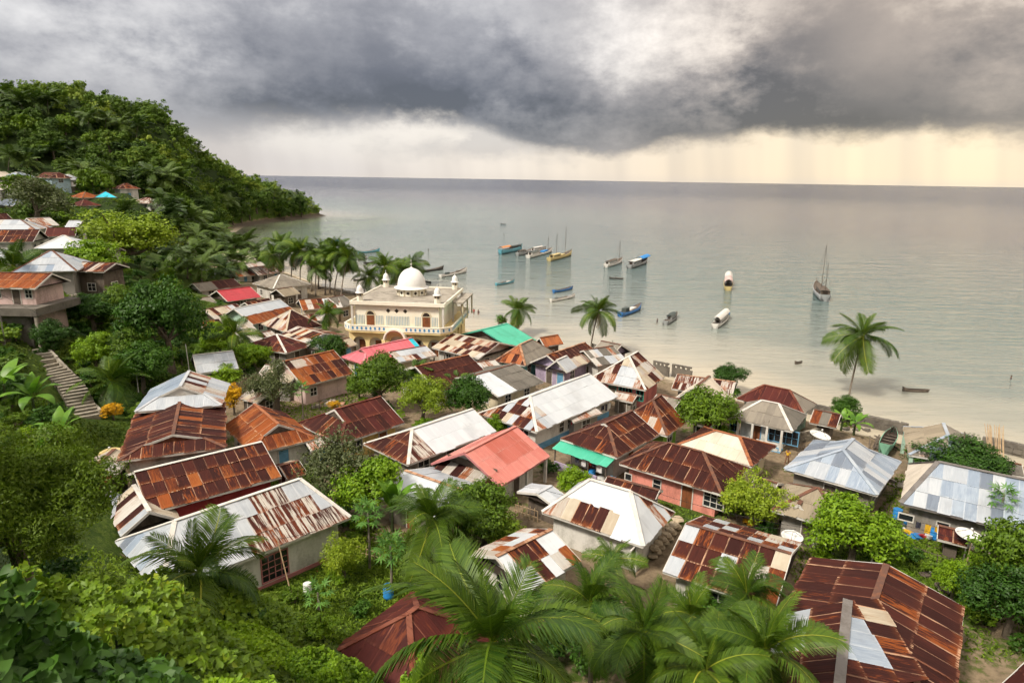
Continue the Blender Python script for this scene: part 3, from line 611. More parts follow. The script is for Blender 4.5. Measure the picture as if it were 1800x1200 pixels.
def house(label, A, B, C, axis='BC', e0=0.0, e1=0.0, h=None, rp=None, ze=None, D=None, pal='rust', pals=None, wall='w_white', sw=None, sl=None, trim='trim_white', cap=None, over=0.7, wins='auto', wfm='trim_white',
          I0=None, I1=None, hw=2.65, plinth=None, name='house', cat='house', group=None, gable=None, floor=None, low=0.0, seed=None, cap_w=0.32, open_faces=''):
    """A, B, C: photo pixels of three eave corners (A-B, then B-C); C may be a depth in metres. Returns (root, info)."""
    r = random.Random(seed if seed is not None else sum(ord(c) * (i + 1) for i, c in enumerate(label)))
    if ze is None:
        if D is not None: ze = UD((A[0] + B[0]) / 2, (A[1] + B[1]) / 2, D).z
        else: ze = 1.8 + hw
    a = U(*A, ze); b = U(*B, ze); e = b - a; e.z = 0; LAB = e.length; e.normalize(); n = Vector((-e.y, e.x, 0))
    if isinstance(C, tuple):      # best upright rectangle: share the angle error between the two sides
        c = U(*C, ze); f_ = c - b; f_.z = 0; sgn = 1 if f_.dot(n) > 0 else -1
        q = math.atan2(f_.dot(e), f_.dot(n * sgn)); half = max(-0.3, min(0.3, q / 2)); e = (Matrix.Rotation(-half * sgn, 3, 'Z') @ e).normalized()
        n = Vector((-e.y, e.x, 0)) * sgn; dep = f_.dot(n); LAB = (b - a).dot(e); ctr = (a + c) / 2
    else: dep = C; sgn = 1 if n.dot(a) > 0 else -1; n *= sgn; ctr = (a + b) / 2 + n * dep / 2
    if axis == 'BC': dx, L, W = n, dep, LAB
    else: dx, L, W = e, LAB, dep
    rz = math.atan2(dx.y, dx.x)
    base = floor if floor is not None else zt(ctr.x, ctr.y)
    if ze - base < 2.1 and floor is None: base = ze - 2.1
    Hw = ze - base
    I0 = W / 2 * 0.95 if I0 is None else I0; I1 = W / 2 * 0.95 if I1 is None else I1
    if rp is not None and h is None:     # ridge end from its photo pixel: where the line of sight meets the plane of the ridge
        end, ru, rv = rp; ek = e0 if end == 0 else e1; d_ = ray(ru, rv); nn = Vector((-dx.y, dx.x, 0)); t_ = (ctr - CAM).dot(nn) / d_.dot(nn) if abs(d_.dot(nn)) > 0.12 * d_.length else None
        if ek > 0 and t_ is not None and t_ > 0:
            q = CAM + d_ * t_; s_ = (q - ctr).dot(dx); ins = (L / 2 + s_ if end == 0 else L / 2 - s_) / ek; hh = q.z - ze
            if 0.0 < ins < 0.8 * L and 0.3 < hh < 6:
                ins = min(max(ins, 0.16 * W), 0.62 * W); I0, I1 = (ins, min(I1, max(ins, 0.3 * W))) if end == 0 else (min(I0, max(ins, 0.3 * W)), ins)
    if e0 and e1 and I0 * e0 + I1 * e1 > L * 0.96: s = L * 0.96 / (I0 * e0 + I1 * e1); I0 *= s; I1 *= s
    if h is None:
        if rp is not None:
            end, ru, rv = rp; xx = (-L / 2 + e0 * I0) if end == 0 else (L / 2 - e1 * I1)
            q = ctr + dx * xx
            lo, hi = 0.3, 6.0
            for _ in range(30):
                mid = (lo + hi) / 2
                if proj((q.x, q.y, ze + mid))[1] > rv: lo = mid
                else: hi = mid
            h = min(max(lo, 0.14 * W), 0.46 * W)
        else: h = 0.27 * W
    root = empty(name, (ctr.x, ctr.y, base), rz, label, cat, group)
    dist = (ctr - CAM).length; FOOT.append((ctr.x, ctr.y, max(L, W) / 2 + 0.6, L, W, rz))
    sw = sw or max(0.85, 9.5 * dist / 1200); sl = sl or sw * r.uniform(2.0, 2.35)
    pl, a0, a1 = hpoly(-L / 2, L / 2, W, h, e0, e1, I0, I1, Hw)
    # deck (rafters and boards) under the sheets
    dk = MB()
    for p in pl.values(): dk.add([(q[0], q[1], q[2] - 0.02) for q in p], [tuple(range(len(p)))])
    dk.add([(-L / 2, -W / 2, Hw - 0.06), (L / 2, -W / 2, Hw - 0.06), (L / 2, W / 2, Hw - 0.06), (-L / 2, W / 2, Hw - 0.06)], [(0, 1, 2, 3)])
    roof = dk.build('roof', MAT['wood_dark'], root)
    for k, p in pl.items():
        pk = (pals or {}).get(k, pal); lay = lay_sheets(roof, p, sw, sl, pk, r)
    # ridge and hip caps, fascia boards
    z1 = Hw + h; zc = 0.075
    capm = MAT[cap or ('trim_white' if str(pal).startswith('zinc') else 'trim_brown')]
    segs = []
    if a1 - a0 > 0.1: segs.append(((a0, 0, z1 + zc), (a1, 0, z1 + zc)))
    for k, xe, xa in ((e0, -L / 2, a0), (e1, L / 2, a1)):
        if k > 0:
            for s in (-1, 1): segs.append(((xe, s * W / 2, Hw + zc - 0.02), (xa, s * W / 2 * (1 - k), Hw + k * h + zc)))
    for s in segs: MB().bar(s[0], s[1], cap_w, 0.05).build('ridge_cap', capm, roof)
    tm = MAT[trim]
    for s in (-1, 1): MB().box(-L / 2, L / 2, s * (W / 2 - 0.02) - 0.03, s * (W / 2 - 0.02) + 0.03, Hw - 0.16, Hw + 0.015).build('fascia', tm, roof)
    for k, xe, sg in ((e0, -L / 2, -1), (e1, L / 2, 1)):
        if k > 0: MB().box(xe - 0.05 if sg > 0 else xe - 0.01, xe + 0.01 if sg > 0 else xe + 0.05, -W / 2 + 0.02, W / 2 - 0.02, Hw - 0.16, Hw + 0.012).build('fascia', tm, roof)
        if k < 1:   # barge boards up the gable
            xa = a0 if sg < 0 else a1
            for s in (-1, 1):
                MB().bar((xa + sg * 0.03, s * W / 2 * (1 - k), Hw + k * h - 0.05), (xa + sg * 0.03, 0, z1 - 0.03), 0.05, 0.2).build('barge_board', tm, roof)
    # walls
    o = min(over, W * 0.2); wl, ww = L - 2 * o, W - 2 * o; wm = MB(); wt = Hw - 0.075
    zg = base; lowz = min(zt(ctr.x + dx.x * i * L / 2 - dx.y * j * W / 2, ctr.y + dx.y * i * L / 2 + dx.x * j * W / 2) for i in (-1, 1) for j in (-1, 1)) - base - 0.4 - low
    wm.box(-wl / 2, wl / 2, -ww / 2, ww / 2, lowz, wt)
    for k, xw, sg in ((e0, -wl / 2, -1), (e1, wl / 2, 1)):
        if k == 0:
            top = z1 - 0.1; zz = Hw - 0.08
            hwid = W / 2 - 0.12
            wm.add([(xw, -hwid, zz), (xw, hwid, zz), (xw, 0, top), (xw - sg * 0.15, -hwid, zz), (xw - sg * 0.15, hwid, zz), (xw - sg * 0.15, 0, top)], [(0, 1, 2), (5, 4, 3), (0, 2, 5, 3), (1, 4, 5, 2), (0, 3, 4, 1)])
    wm.build('wall', MAT[wall], root)
    for k, xa, sg in ((e0, a0, -1), (e1, a1, 1)):
        if 0 < k < 1:
            y = W / 2 * (1 - k); MB().add([(xa - sg * 0.06, -y, Hw + k * h), (xa - sg * 0.06, y, Hw + k * h), (xa - sg * 0.06, 0, z1 - 0.03)], [(0, 1, 2)]).build('gable_panel', MAT[gable or 'wood'], root)
    if plinth: MB().box(-wl / 2 - 0.05, wl / 2 + 0.05, -ww / 2 - 0.05, ww / 2 + 0.05, lowz, 0.75).build('plinth', MAT[plinth], root)
    info = dict(root=root, L=L, W=W, h=h, Hw=Hw, wl=wl, ww=ww, roof=roof, ctr=ctr, dx=dx, base=base, o=o, a0=a0, a1=a1, dist=dist)
    info['M'] = Matrix.Translation((ctr.x, ctr.y, base)) @ Matrix.Rotation(rz, 4, 'Z')
    if wins == 'auto':
        wins = []
        for f in ('R', '0', '1', 'L'):
            nv = {'R': Vector((dx.y, -dx.x, 0)), 'L': Vector((-dx.y, dx.x, 0)), '0': -dx, '1': dx}[f]
            if nv.dot(-ctr.normalized()) < 0.12: continue
            fl = wl if f in 'RL' else ww; cnt = max(1, int(fl / 3.2))
            for i in range(cnt):
                x = (i + 0.5) * fl / cnt - fl / 2
                wins.append((f, x, 'd') if (i == cnt // 2 and f in 'R0' and r.random() < 0.6) else (f, x, 'w', r.choice((1.0, 1.3)), 1.15, 2, 2))
    for wd in wins:
        f, x, kind = wd[:3]; top = Hw - 0.35
        if kind == 'd': add_door(root, face_M(f, x, 0.05, wl, ww, 0.015), 0.95, min(2.05, top), r.choice(('wood_brown', 'wood', 'trim_blue')), wfm)
        else:
            w_, h_, nx, ny = (list(wd[3:]) + [1.2, 1.15, 2, 2][len(wd) - 3:])[:4]; z = min(0.95, top - h_); add_window(root, face_M(f, x, max(0.2, z), wl, ww, 0.015), w_, min(h_, top - 0.2), nx, ny, wfm)
    return info
def loc(info, x, y, z): return info['M'] @ Vector((x, y, z))
RUSTY = [('rust', 6), ('rust_orange', 1)]
PATCH = [('rust', 5), ('rust_orange', 2), ('zinc_rusty', 3), ('zinc', 2), ('tan', 1)]
PATCHW = [('zinc', 6), ('zinc_rusty', 2), ('rust', 2), ('tan', 1)]
STRIPY = [('rust', 4), ('tan', 2), ('zinc_rusty', 2), ('rust_orange', 1)]
HS = {}
def H(key, *a, **k): HS[key] = house(*a, **k); return HS[key]

# ---- middle of the village
H('white', 'large hip house with gleaming white front roof and patchwork side, laundry under its eaves', (846, 727), (946, 762), (1080, 696), 'BC', 1, 0, rp=(1, 991, 657), pal='zinc_new', pals={'0': [('rust', 4), ('zinc_rusty', 3), ('zinc', 4), ('tan', 1)], 'R': lambda s, t: 'zinc_new' if s > 0.24 - 0.1 * t or t > 0.6 else [('zinc', 3), ('rust', 2), ('tan', 2), ('zinc_rusty', 2)]}, wall='w_white', cap='trim_white', plinth='trim_blue',
  wins=[('0', 1.9, 'w', 1.3, 1.4, 2, 2), ('0', -0.4, 'd'), ('0', -2.4, 'w', 1.0, 1.4, 1, 2), ('R', 1.2, 'w', 1.1, 1.5, 2, 2), ('R', 3.0, 'w', 1.1, 1.5, 2, 2), ('R', -1.0, 'w', 0.8, 1.2, 1, 2), ('R', -2.6, 'w', 0.8, 1.2, 1, 2)])
H('grey_white', 'gable roof half white zinc and half dark grey, behind the gleaming white roof', (876, 697), (955, 671), 10.0, 'AB', 0, 0, rp=(1, 900, 641), pals={'R': lambda s, t: 'zinc_new' if s < 0.38 else 'asbestos_dark'}, pal='asbestos_dark', wall='w_cream')
H('coral_roof', 'house with faded coral red painted gable roof on white posts', (749, 815), (878, 851), (974, 801), 'BC', 0, 0, rp=(0, 797, 796), pal=lambda s, t: 'coral_deep' if (0.28 < s < 0.85 and 0.35 < t < 0.9 and (s + t) > 0.85) else 'coral', cap='coral', wall='w_white', over=1.1, trim='trim_pink', gable='wood')
H('zinc_hip', 'house with long pale zinc gable roof ending in a rust brown hip', (650, 781), (719, 822), (861, 757), 'BC', 1, 0, rp=(1, 827, 719), pals={'0': 'rust', 'R': lambda s, t: 'rust_stripe' if s < 0.3 and t > 0.15 else ('zinc_rusty' if s < 0.3 else 'zinc_new')}, pal='zinc', wall='w_block', cap='trim_white')
H('maroon', 'long house with plain dark maroon roof beside the yellow flowering bed', (513, 744), (600, 776), (720, 743), 'BC', 0.55, 0, rp=(1, 682, 697), pal=[('rust_red', 5), ('rust_plain', 2)], pals={'0': [('rust_plain', 4), ('rust', 2)]}, wall='w_yellow', cap='rust_red')
H('orange_dutch', 'bright orange rust roof with a white patch and small open gable', (436, 802), (549, 771), (506, 724), 'BC', 0.5, 0, rp=(1, 456, 710), pal=[('rust_orange', 5), ('rust', 2)], pals={'0': lambda s, t: 'zinc_new' if t < 0.34 and s < 0.8 else 'rust_orange', 'L': lambda s, t: 'rust_orange'}, wall='w_white', cap='trim_orange')
H('blue_dutch', 'house with pale blue zinc roof and big sheet metal gable, beside the yellow bush', (241, 723), (392, 713), (400, 675), 'BC', 0.45, 0, rp=(1, 316, 652), ze=7.0, pal=[('zinc', 5), ('zinc_blue', 2)], pals={'R': [('zinc', 5), ('zinc_rusty', 3), ('rust', 1)], 'L': 'zinc_blue'}, gable='trim_white', wall='w_blue', cap='zinc')
H('maroon_hip', 'big rust maroon roof with wide front gable, below the pale blue roof', (216, 808), (404, 787), (390, 710), 'BC', 0.42, 0, rp=(1, 334, 698), ze=6.2, pal=[('rust', 6), ('rust_plain', 3)], pals={'R': lambda s, t: 'zinc_rusty' if (0.3 < s < 0.45 and 0.35 < t < 0.5) or (0.55 < s < 0.7 and 0.35 < t < 0.5) else [('rust', 5), ('rust_plain', 3), ('rust_orange', 1)]}, gable='rust_plain', wall='w_white', cap='trim_brown')
H('red_wall', 'long streaked rust roof over a deep red wall', (262, 902), (494, 838), 8.5, 'AB', 0, 0, rp=(1, 476, 777), ze=4.9, pal=[('rust', 4), ('rust_orange', 1.2), ('rust_plain', 2)], wall='w_red', cap='trim_white', wins=[('R', 3.0, 'w', 0.9, 1.0, 2, 2), ('R', -1.0, 'w', 0.9, 1.0, 2, 2)])
H('patch_left', 'shed with patchwork tin roof of rust, grey and one green sheet', (213, 943), (314, 913), (286, 866), 'BC', 0, 0, h=1.3, ze=4.3, pal=[('zinc_rusty', 4), ('rust', 3), ('tan', 2), ('zinc', 2)], pals={'R': lambda s, t: 'green' if t < 0.4 and s > 0.75 else [('tan', 3), ('zinc_rusty', 3)]}, wall='wood', cap='trim_white', name='shed', cat='shed', wins=[])
H('white_long', 'long white house with pink base and half rusted zinc roof by the grassy yard', (282, 1044), (616, 909), 8.6, 'AB', 1, 1, rp=(1, 527, 842), ze=4.9, sl=1.9, pals={'R': lambda s, t: 'rust_stripe' if (t < 0.32 and 0.44 < s) or (0.32 <= t < 0.62 and 0.52 < s < 0.86) or (t >= 0.62 and 0.56 < s < 0.72) else 'zinc', '0': [('zinc', 5), ('zinc_blue', 3), ('zinc_grey', 1)], '1': 'zinc'}, pal=PATCHW, wall='w_white', plinth='trim_pink', cap='trim_white', wins=[('R', 0.9, 'w', 1.9, 1.9, 4, 4)], wfm='trim_pink')
H('rust_pink_wall', 'orange streaked gable roof over a pale pink wall, beside the papaya tree', (533, 679), (622, 656), 8.5, 'AB', 0, 0, rp=(1, 574, 616), pal=[('rust_orange', 4), ('rust', 4), ('zinc_rusty', 2)], wall='w_palepink', cap='trim_orange', wins=[('R', -2.0, 'w', 0.9, 1.0, 2, 2)])
H('tan_lean', 'low tan tin roof beside the orange streaked gable', (447, 668), (512, 672), 6.0, 'AB', 0, 0, h=1.2, pal=[('tan', 3), ('zinc_rusty', 3)], wall='w_grey')
H('white_ridge', 'low maroon hip roof with a white ridge line, behind the green palm', (430, 607), (502, 622), (546, 607), 'BC', 1, 1, rp=(0, 449, 588), pal=[('rust', 4), ('rust_red', 3)], wall='w_grey', cap='trim_white')
H('striped_blue', 'low roof of rust and zinc stripes over a light blue wall', (527, 608), (604, 590), (563, 577), 'BC', 0, 0, h=1.1, pal=STRIPY, wall='w_blue', cap='zinc_rusty')
H('brown_pyramid', 'pyramid roof, dark brown on one side and tan on the other', (465, 569), (500, 585), (562, 573), 'BC', 1, 1, rp=(0, 511, 545), pals={'R': 'rust_plain', '0': [('zinc_rusty', 3), ('tan', 3), ('rust', 1)]}, pal='rust', wall='wood', cap='tan')
H('zinc_band', 'pale blue zinc gable roof with a rust band along its eave', (445, 570), (524, 551), 9.0, 'AB', 0, 0, rp=(1, 500, 526), pals={'R': lambda s, t: 'rust_orange' if t < 0.3 else 'zinc'}, pal='zinc', wall='w_mint')
H('holey', 'ragged roof of loose tin strips next to the pale zinc gable', (386, 566), (442, 554), 8.0, 'AB', 0, 0, h=1.8, pal=[('zinc_rusty', 3), ('rust', 3), ('tan', 2), ('zinc', 1)], wall='wood')
H('red_gable', 'house with clean bright red gable roof', (400, 530), (459, 522), 8.5, 'AB', 0, 0, rp=(1, 442, 504), pal='red', wall='wood', cap='red', trim='trim_white')
H('grey_brown_long', 'long low grey and brown roof above a white wall', (352, 512), (425, 503), 6.5, 'AB', 0, 0, h=1.4, pals={'R': lambda s, t: 'asbestos' if s < 0.45 else 'rust_plain'}, pal='asbestos', wall='w_white')
H('grey_hip_far', 'white house with weathered grey hip roof in front of the palm grove', (447, 498), (479, 508), (543, 500), 'BC', 1, 1, rp=(0, 492, 483), pal='asbestos', wall='w_white', cap='trim_white')
H('brown_hut', 'small brown hut beside the grey hip roof', (500, 521), (528, 516), 5.0, 'AB', 0, 0, h=1.3, pal='thatch_tan', wall='wood', name='hut', cat='hut')
H('cream_rust', 'cream house with rust roof and one white sheet, behind the mosque side', (532, 545), (602, 540), 8.0, 'AB', 0, 0, rp=(1, 594, 523), pal=[('rust', 2), ('rust_orange', 2)], pals={'R': lambda s, t: 'zinc_new' if 0.55 < s < 0.75 else [('rust', 2), ('rust_orange', 2), ('zinc_rusty', 1)]}, wall='w_cream')
H('grey_behind', 'small dark grey roof tucked behind the mosque corner', (598, 540), (624, 535), 7.0, 'AB', 0, 0, h=1.5, pal='asbestos_dark', wall='w_tan')
H('rust_far', 'small rust striped roof at the foot of the palm grove', (419, 487), (449, 483), 6.0, 'AB', 0, 0, h=1.4, pal=STRIPY, wall='w_white')
H('pink_dutch', 'house with rose pink roof and one blue sheet, before the mosque', (607, 628), (640, 642), (738, 615), 'BC', 0.62, 0, rp=(1, 704, 594), pal='pink', pals={'R': lambda s, t: 'turquoise' if s > 0.93 else 'pink'}, wall='w_cream', cap='pink', trim='trim_pink')
H('zinc_shed', 'low zinc roofed shed between the pink roof and the patched rust roof', (704, 637), (767, 625), 6.0, 'AB', 0, 0, h=0.9, ze=4.2, pal=[('zinc', 4), ('zinc_rusty', 2), ('rust', 1)], wall='w_cream', name='shed', cat='shed')
H('rust_tan', 'roof of alternating rust and tan sheets beside the green roof', (759, 611), (842, 630), 9.5, 'AB', 0, 0, rp=(1, 868, 603), pal=[('rust', 4), ('tan', 3), ('zinc_rusty', 1)], wall='w_white', cap='tan', over=0.8)
H('green_roof', 'house with mint green painted roof by the beach', (803, 590), (897, 612), (938, 598), 'BC', 0, 0, rp=(0, 853, 580), pal='green', wall='wood', cap='green', trim='trim_green')
H('turq_wall', 'house with orange tile and grey hip roof over turquoise walls', (868, 634), (922, 642), (973, 617), 'BC', 1, 1, rp=(0, 914, 606), pals={'0': [('tile', 4), ('rust', 2)], 'R': 'asbestos'}, pal='tile', wall='w_turq', cap='rust')
H('dark_maroon_mid', 'dark maroon gable roof with an orange ridge, beside the patched rust roof', (770, 688), (864, 664), 9.5, 'AB', 0, 0, rp=(1, 822, 624), pal='rust_plain', wall='w_white', cap='trim_orange')
H('tile_hut', 'small hut with orange tiled roof at the water edge', (945, 604), (958, 611), (984, 603), 'BC', 0, 0, rp=(0, 955, 594), ze=4.2, pal='tile', wall='wood', cap='tile', name='hut', cat='hut')
H('lilac', 'lilac house with rust and tan gable roof near the tall leaning palm', (936, 638), (996, 654), (1053, 627), 'BC', 0, 0, rp=(1, 1022, 602), pals={'R': lambda s, t: 'rust' if t > 0.72 or (s < 0.12 and t < 0.5) else [('tan', 3), ('zinc_rusty', 3)], 'L': 'zinc'}, pal='tan', wall='w_lilac', cap='rust', trim='trim_white')
H('lilac_back', 'grey weathered roof behind the lilac house', (1036, 622), (1072, 630), 6.0, 'AB', 0, 0, h=1.5, pal='asbestos', wall='w_lilac')
H('zinc_lilac', 'low roof of dull zinc and dark sheets between lilac and pink houses', (1050, 643), (1102, 634), 6.5, 'AB', 0, 0, h=1.5, pal=[('zinc_rusty', 2), ('asbestos_dark', 3), ('zinc', 2)], wall='w_white')
H('patch_pink', 'pink house with green doors under a ragged patchwork hip roof', (1030, 667), (1133, 684), (1172, 662), 'BC', 1, 0, rp=(1, 1124, 618), pal=[('rust', 4), ('zinc_rusty', 3), ('tan', 2), ('rust_stripe', 2)], pals={'0': lambda s, t: 'zinc' if 0.45 < s < 0.75 and t < 0.75 else [('rust', 3), ('zinc_rusty', 3), ('tan', 2)]}, wall='w_pink', cap='trim_white', wfm='trim_green', wins=[('0', -0.8, 'd'), ('0', 1.0, 'w', 1.7, 1.5, 4, 2), ('0', 3.0, 'w', 0.9, 1.4, 2, 2), ('0', -2.6, 'd')])
H('orange_green', 'orange and brown rust hip roof over a lime green wall', (1078, 744), (1172, 765), (1207, 741), 'BC', 1, 0, rp=(1, 1160, 694), pal=[('rust', 4), ('rust_orange', 4), ('zinc_rusty', 1)], wall='w_green', cap='trim_brown')
H('awning', 'dark brown hip roof house with mint green awning and laundry', (984, 771), (1084, 804), (1160, 764), 'BC', 0.86, 0, rp=(1, 1113, 722), pal=[('rust_plain', 4), ('rust', 3)], wall='w_white', cap='trim_brown', over=0.9, gable='trim_green')
H('coral_wall', 'coral pink house with big brown hip roof and white barred window', (1086, 815), (1268, 868), (1319, 822), 'AB', 1, 1, rp=(1, 1236, 795), pal=[('rust', 3), ('rust_plain', 4)], wall='w_coral', cap='trim_brown', wins=[('R', 4.0, 'w', 1.7, 1.4, 3, 3), ('R', 1.6, 'd'), ('R', -1.3, 'w', 0.7, 0.9, 1, 2), ('R', -4.2, 'w', 0.6, 0.6, 1, 1), ('1', 0.5, 'w', 1.0, 1.2, 2, 2)])
H('tan_brown', 'hip roof with pale tan front and brown end behind the coral house', (1189, 782), (1321, 819), (1364, 783), 'AB', 1, 1, rp=(1, 1300, 768), pals={'R': 'cream', '1': 'rust_plain', '0': 'rust_plain'}, pal='rust_plain', wall='w_cream', cap='trim_orange')
H('white_verandah', 'white house with blue windows, balustrade and weathered grey hip roof', (1282, 734), (1392, 758), (1419, 729), 'AB', 1, 1, rp=(1, 1369, 710), pal='asbestos', pals={'1': 'asbestos_dark'}, wall='w_white', cap='trim_white', over=1.0, wfm='trim_blue', wins=[('R', 2.3, 'w', 3.0, 1.5, 5, 2), ('R', -0.6, 'd'), ('R', -3.0, 'w', 0.9, 1.4, 2, 2)])
H('brown_shore', 'brown hip roof with grey end at the water, behind the white verandah house', (1296, 701), (1412, 728), (1434, 710), 'AB', 1, 1, rp=(1, 1388, 686), pals={'1': 'asbestos', '0': 'asbestos'}, pal='rust_red', wall='w_mint', cap='rust_red')
H('strip_shore', 'long low roof of rust and pale strips along the shore wall', (1179, 683), (1285, 697), (1298, 673), 'AB', 0, 0, h=1.0, pal=[('rust_stripe', 4), ('rust', 2), ('zinc_rusty', 1)], wall='w_grey', cap='rust')
H('pale_gable', 'small pale gable roof between the shore strip roof and a leafy tree', (1180, 702), (1262, 716), (1287, 698), 'BC', 0, 0, rp=(0, 1226, 678), pal='cream', wall='w_white', cap='trim_brown')
H('blue_hip', 'hip roof of new blue grey zinc sheets in mixed tones', (1386, 824), (1548, 874), (1576, 811), 'BC', 1, 0.6, rp=(1, 1500, 771), pal=[('zinc_blue', 5), ('zinc', 3), ('zinc_grey', 3)], wall='w_block', cap='zinc_blue')
H('tan_dormer', 'tan hip roof with small front porch gable behind leafy trees', (1352, 897), (1484, 930), (1512, 880), 'AB', 1, 1, rp=(1, 1440, 859), pal='thatch_tan', wall='w_grey', cap='trim_brown')
H('grey_shore', 'grey hip roof on mint pillars at the beach edge', (1586, 800), (1727, 818), (1727, 769), 'BC', 1, 0.5, rp=(1, 1665, 744), pal='asbestos', pals={'0': [('zinc_blue', 2), ('asbestos', 2), ('zinc_rusty', 1)], 'L': 'thatch_tan', 'R': [('asbestos', 3), ('zinc_rusty', 1)]}, wall='w_mint', cap='zinc_blue')
H('blue_long', 'long roof of blue grey zinc sheets with cream end slope, satellite dish before it', (1583, 884), (1862, 952), 9.5, 'AB', 1, 0, rp=(0, 1649, 812), I0=3.2, pal=[('zinc_blue', 5), ('zinc', 3), ('zinc_grey', 1)], pals={'0': 'cream', 'L': 'zinc_blue'}, wall='w_grey', cap='trim_grey', cap_w=0.4, trim='trim_grey', wins=[('R', -4.6, 'w', 1.0, 0.5, 1, 1), ('R', 1.6, 'w', 1.5, 1.2, 4, 2), ('R', -2.0, 'w', 0.8, 0.6, 1, 1)])
H('big_rust', 'huge dark rust hip roof with grey patches at the village edge', (1688, 1290), (1681, 1068), (1418, 974), 'AB', 0.95, 0, rp=(1, 1540, 1004), ze=5.2, sw=1.15, sl=1.95, pal=[('rust', 7), ('rust_plain', 2)], wall='w_block', cap='trim_brown', cap_w=0.4)
H('patch_front', 'long patchwork gable roof of rust and white sheets behind the palm row', (1166, 1004), (1362, 1070), 9.0, 'AB', 0, 0, rp=(1, 1390, 974), ze=4.6, sw=0.95, sl=1.35, pal=[('rust', 7), ('zinc_rusty', 2), ('zinc', 2), ('rust_orange', 1.5), ('tan', 0.7)], wall='w_white', cap='trim_brown')
H('white_center', 'white zinc hip roof house with rust patch and a shuttered window', (950, 900), (1130, 959), (1188, 900), 'AB', 1, 1, rp=(1, 1108, 864), pals={'R': lambda s, t: [('rust', 4), ('rust_orange', 2)] if (0.18 < s < 0.45 and 0.3 < t < 0.75) else ([('rust', 2), ('zinc_rusty', 2), ('tan', 1)] if t < 0.3 and s < 0.7 else 'zinc_new'), '1': [('zinc_new', 8), ('rust', 1), ('zinc_rusty', 1)]}, pal=PATCHW, wall='w_white', cap='trim_white', wins=[('1', -3.2, 'w', 0.8, 1.4, 1, 3)])
H('rust_white_front', 'rust and white gable roof half hidden by the big palm', (842, 975), (922, 1052), (1003, 986), 'BC', 0, 0, rp=(1, 966, 931), ze=4.4, sl=1.5, pal=[('zinc_new', 5), ('rust_orange', 2), ('rust', 2), ('zinc_rusty', 3)], wall='w_white', cap='rust')
H('zinc_shed_mid', 'small plain zinc shed below the coral roof', (919, 862), (977, 899), (995, 881), 'BC', 0, 0, h=0.55, ze=3.9, pal=[('zinc', 3), ('zinc_new', 3)], wall='wood', cap='zinc', name='shed', cat='shed', wins=[])
H('white_low', 'low white zinc roof with rusty ridge behind the bright banana clump', (662, 872), (766, 912), 7.0, 'AB', 0, 0, rp=(1, 796, 872), ze=4.0, pal='zinc', pals={'R': lambda s, t: 'zinc_rusty' if t > 0.75 else 'zinc_new'}, wall='w_block', cap='rust')
H('dark_red_front', 'dark red hip roof below the nearest palms', (566, 1160), (724, 1038), (880, 1118), 'AB', 1, 1, h=2.4, ze=4.3, sw=1.0, pal='rust_red', wall='w_white', cap='rust_red')
H('yellow_corner', 'yellow gabled house at the edge of the village', (1826, 1290), (1950, 1303), 3.0, 'BC', 0, 0, h=2.5, ze=5.0, pal='rust_plain', wall='w_yellow', cap='rust')
H('plain_zinc', 'plain pale zinc roof under the tall palm on the slope', (347, 657), (419, 648), 7.5, 'AB', 0, 0, rp=(1, 405, 617), ze=5.2, pal='zinc', wall='w_white')
H('orange_shed', 'small bright orange rust shed by the feathery tree', (134, 866), (181, 869), (177, 840), 'BC', 0, 0, h=1.0, ze=5.8, pal='rust_orange', wall='w_white', name='shed', cat='shed')
H('zinc_lean_left', 'narrow pale zinc lean-to below the orange shed', (140, 930), (200, 938), (190, 880), 'BC', 0, 0, h=0.6, ze=4.5, pal='zinc', wall='w_white', name='shed', cat='shed', wins=[])
H('scrap_shed', 'scrap shed of weathered grey sheets below the maroon roof', (158, 832), (222, 838), (212, 806), 'BC', 0, 0, h=0.7, ze=5.5, pal=[('tan', 3), ('asbestos', 3), ('zinc_rusty', 2)], wall='wood', name='shed', cat='shed', wins=[])
# ---- houses on the slope
H('slope_zinc', 'house with pale zinc hip roof and tall grey wall on the slope', (20, 479), (134, 476), 11.0, 'AB', 1, 1, rp=(1, 72, 441), D=99, pal=[('zinc', 5), ('zinc_blue', 3)], wall='w_grey', wins=[], low=1.0)
H('slope_white', 'white zinc hip roof above the rust lean-to on the slope', (60, 437), (142, 436), 9.0, 'AB', 1, 1, rp=(1, 103, 414), D=120, pal='zinc_new', wall='w_white')
H('slope_brown', 'brown rust roof over the pale zinc roofs on the slope', (-40, 426), (58, 425), 8.5, 'AB', 0, 0, rp=(1, 48, 404), D=126, pal='rust', wall='w_white')
H('slope_gable', 'small brown gable with white trim among the slope houses', (78, 416), (132, 415), 8.0, 'AB', 0, 0, rp=(1, 124, 400), D=136, pal='rust_red', wall='w_white')
H('slope_rusty', 'zinc roof with rusty hip on the slope above the brown roof', (-20, 404), (62, 404), 8.0, 'AB', 0, 1, rp=(1, 36, 386), D=142, pal=[('zinc', 4), ('zinc_rusty', 2)], wall='w_white')
H('slope_lean', 'rust brown lean-to with timber props on the slope', (122, 476), (182, 478), 6.0, 'AB', 0, 0, h=1.0, D=103, pal=[('rust', 4), ('zinc_rusty', 2)], wall='wood')
H('slope_pink', 'pale pink house on a concrete terrace above the stone stairs', (-40, 505), (62, 507), 6.5, 'AB', 0, 0, h=1.4, D=81, floor=13.6, pal='rust_orange', wall='w_palepink', wins=[('R', 2.2, 'w', 0.8, 1.0, 2, 2), ('R', 0.6, 'd'), ('R', -1.8, 'w', 0.8, 1.0, 2, 2)])
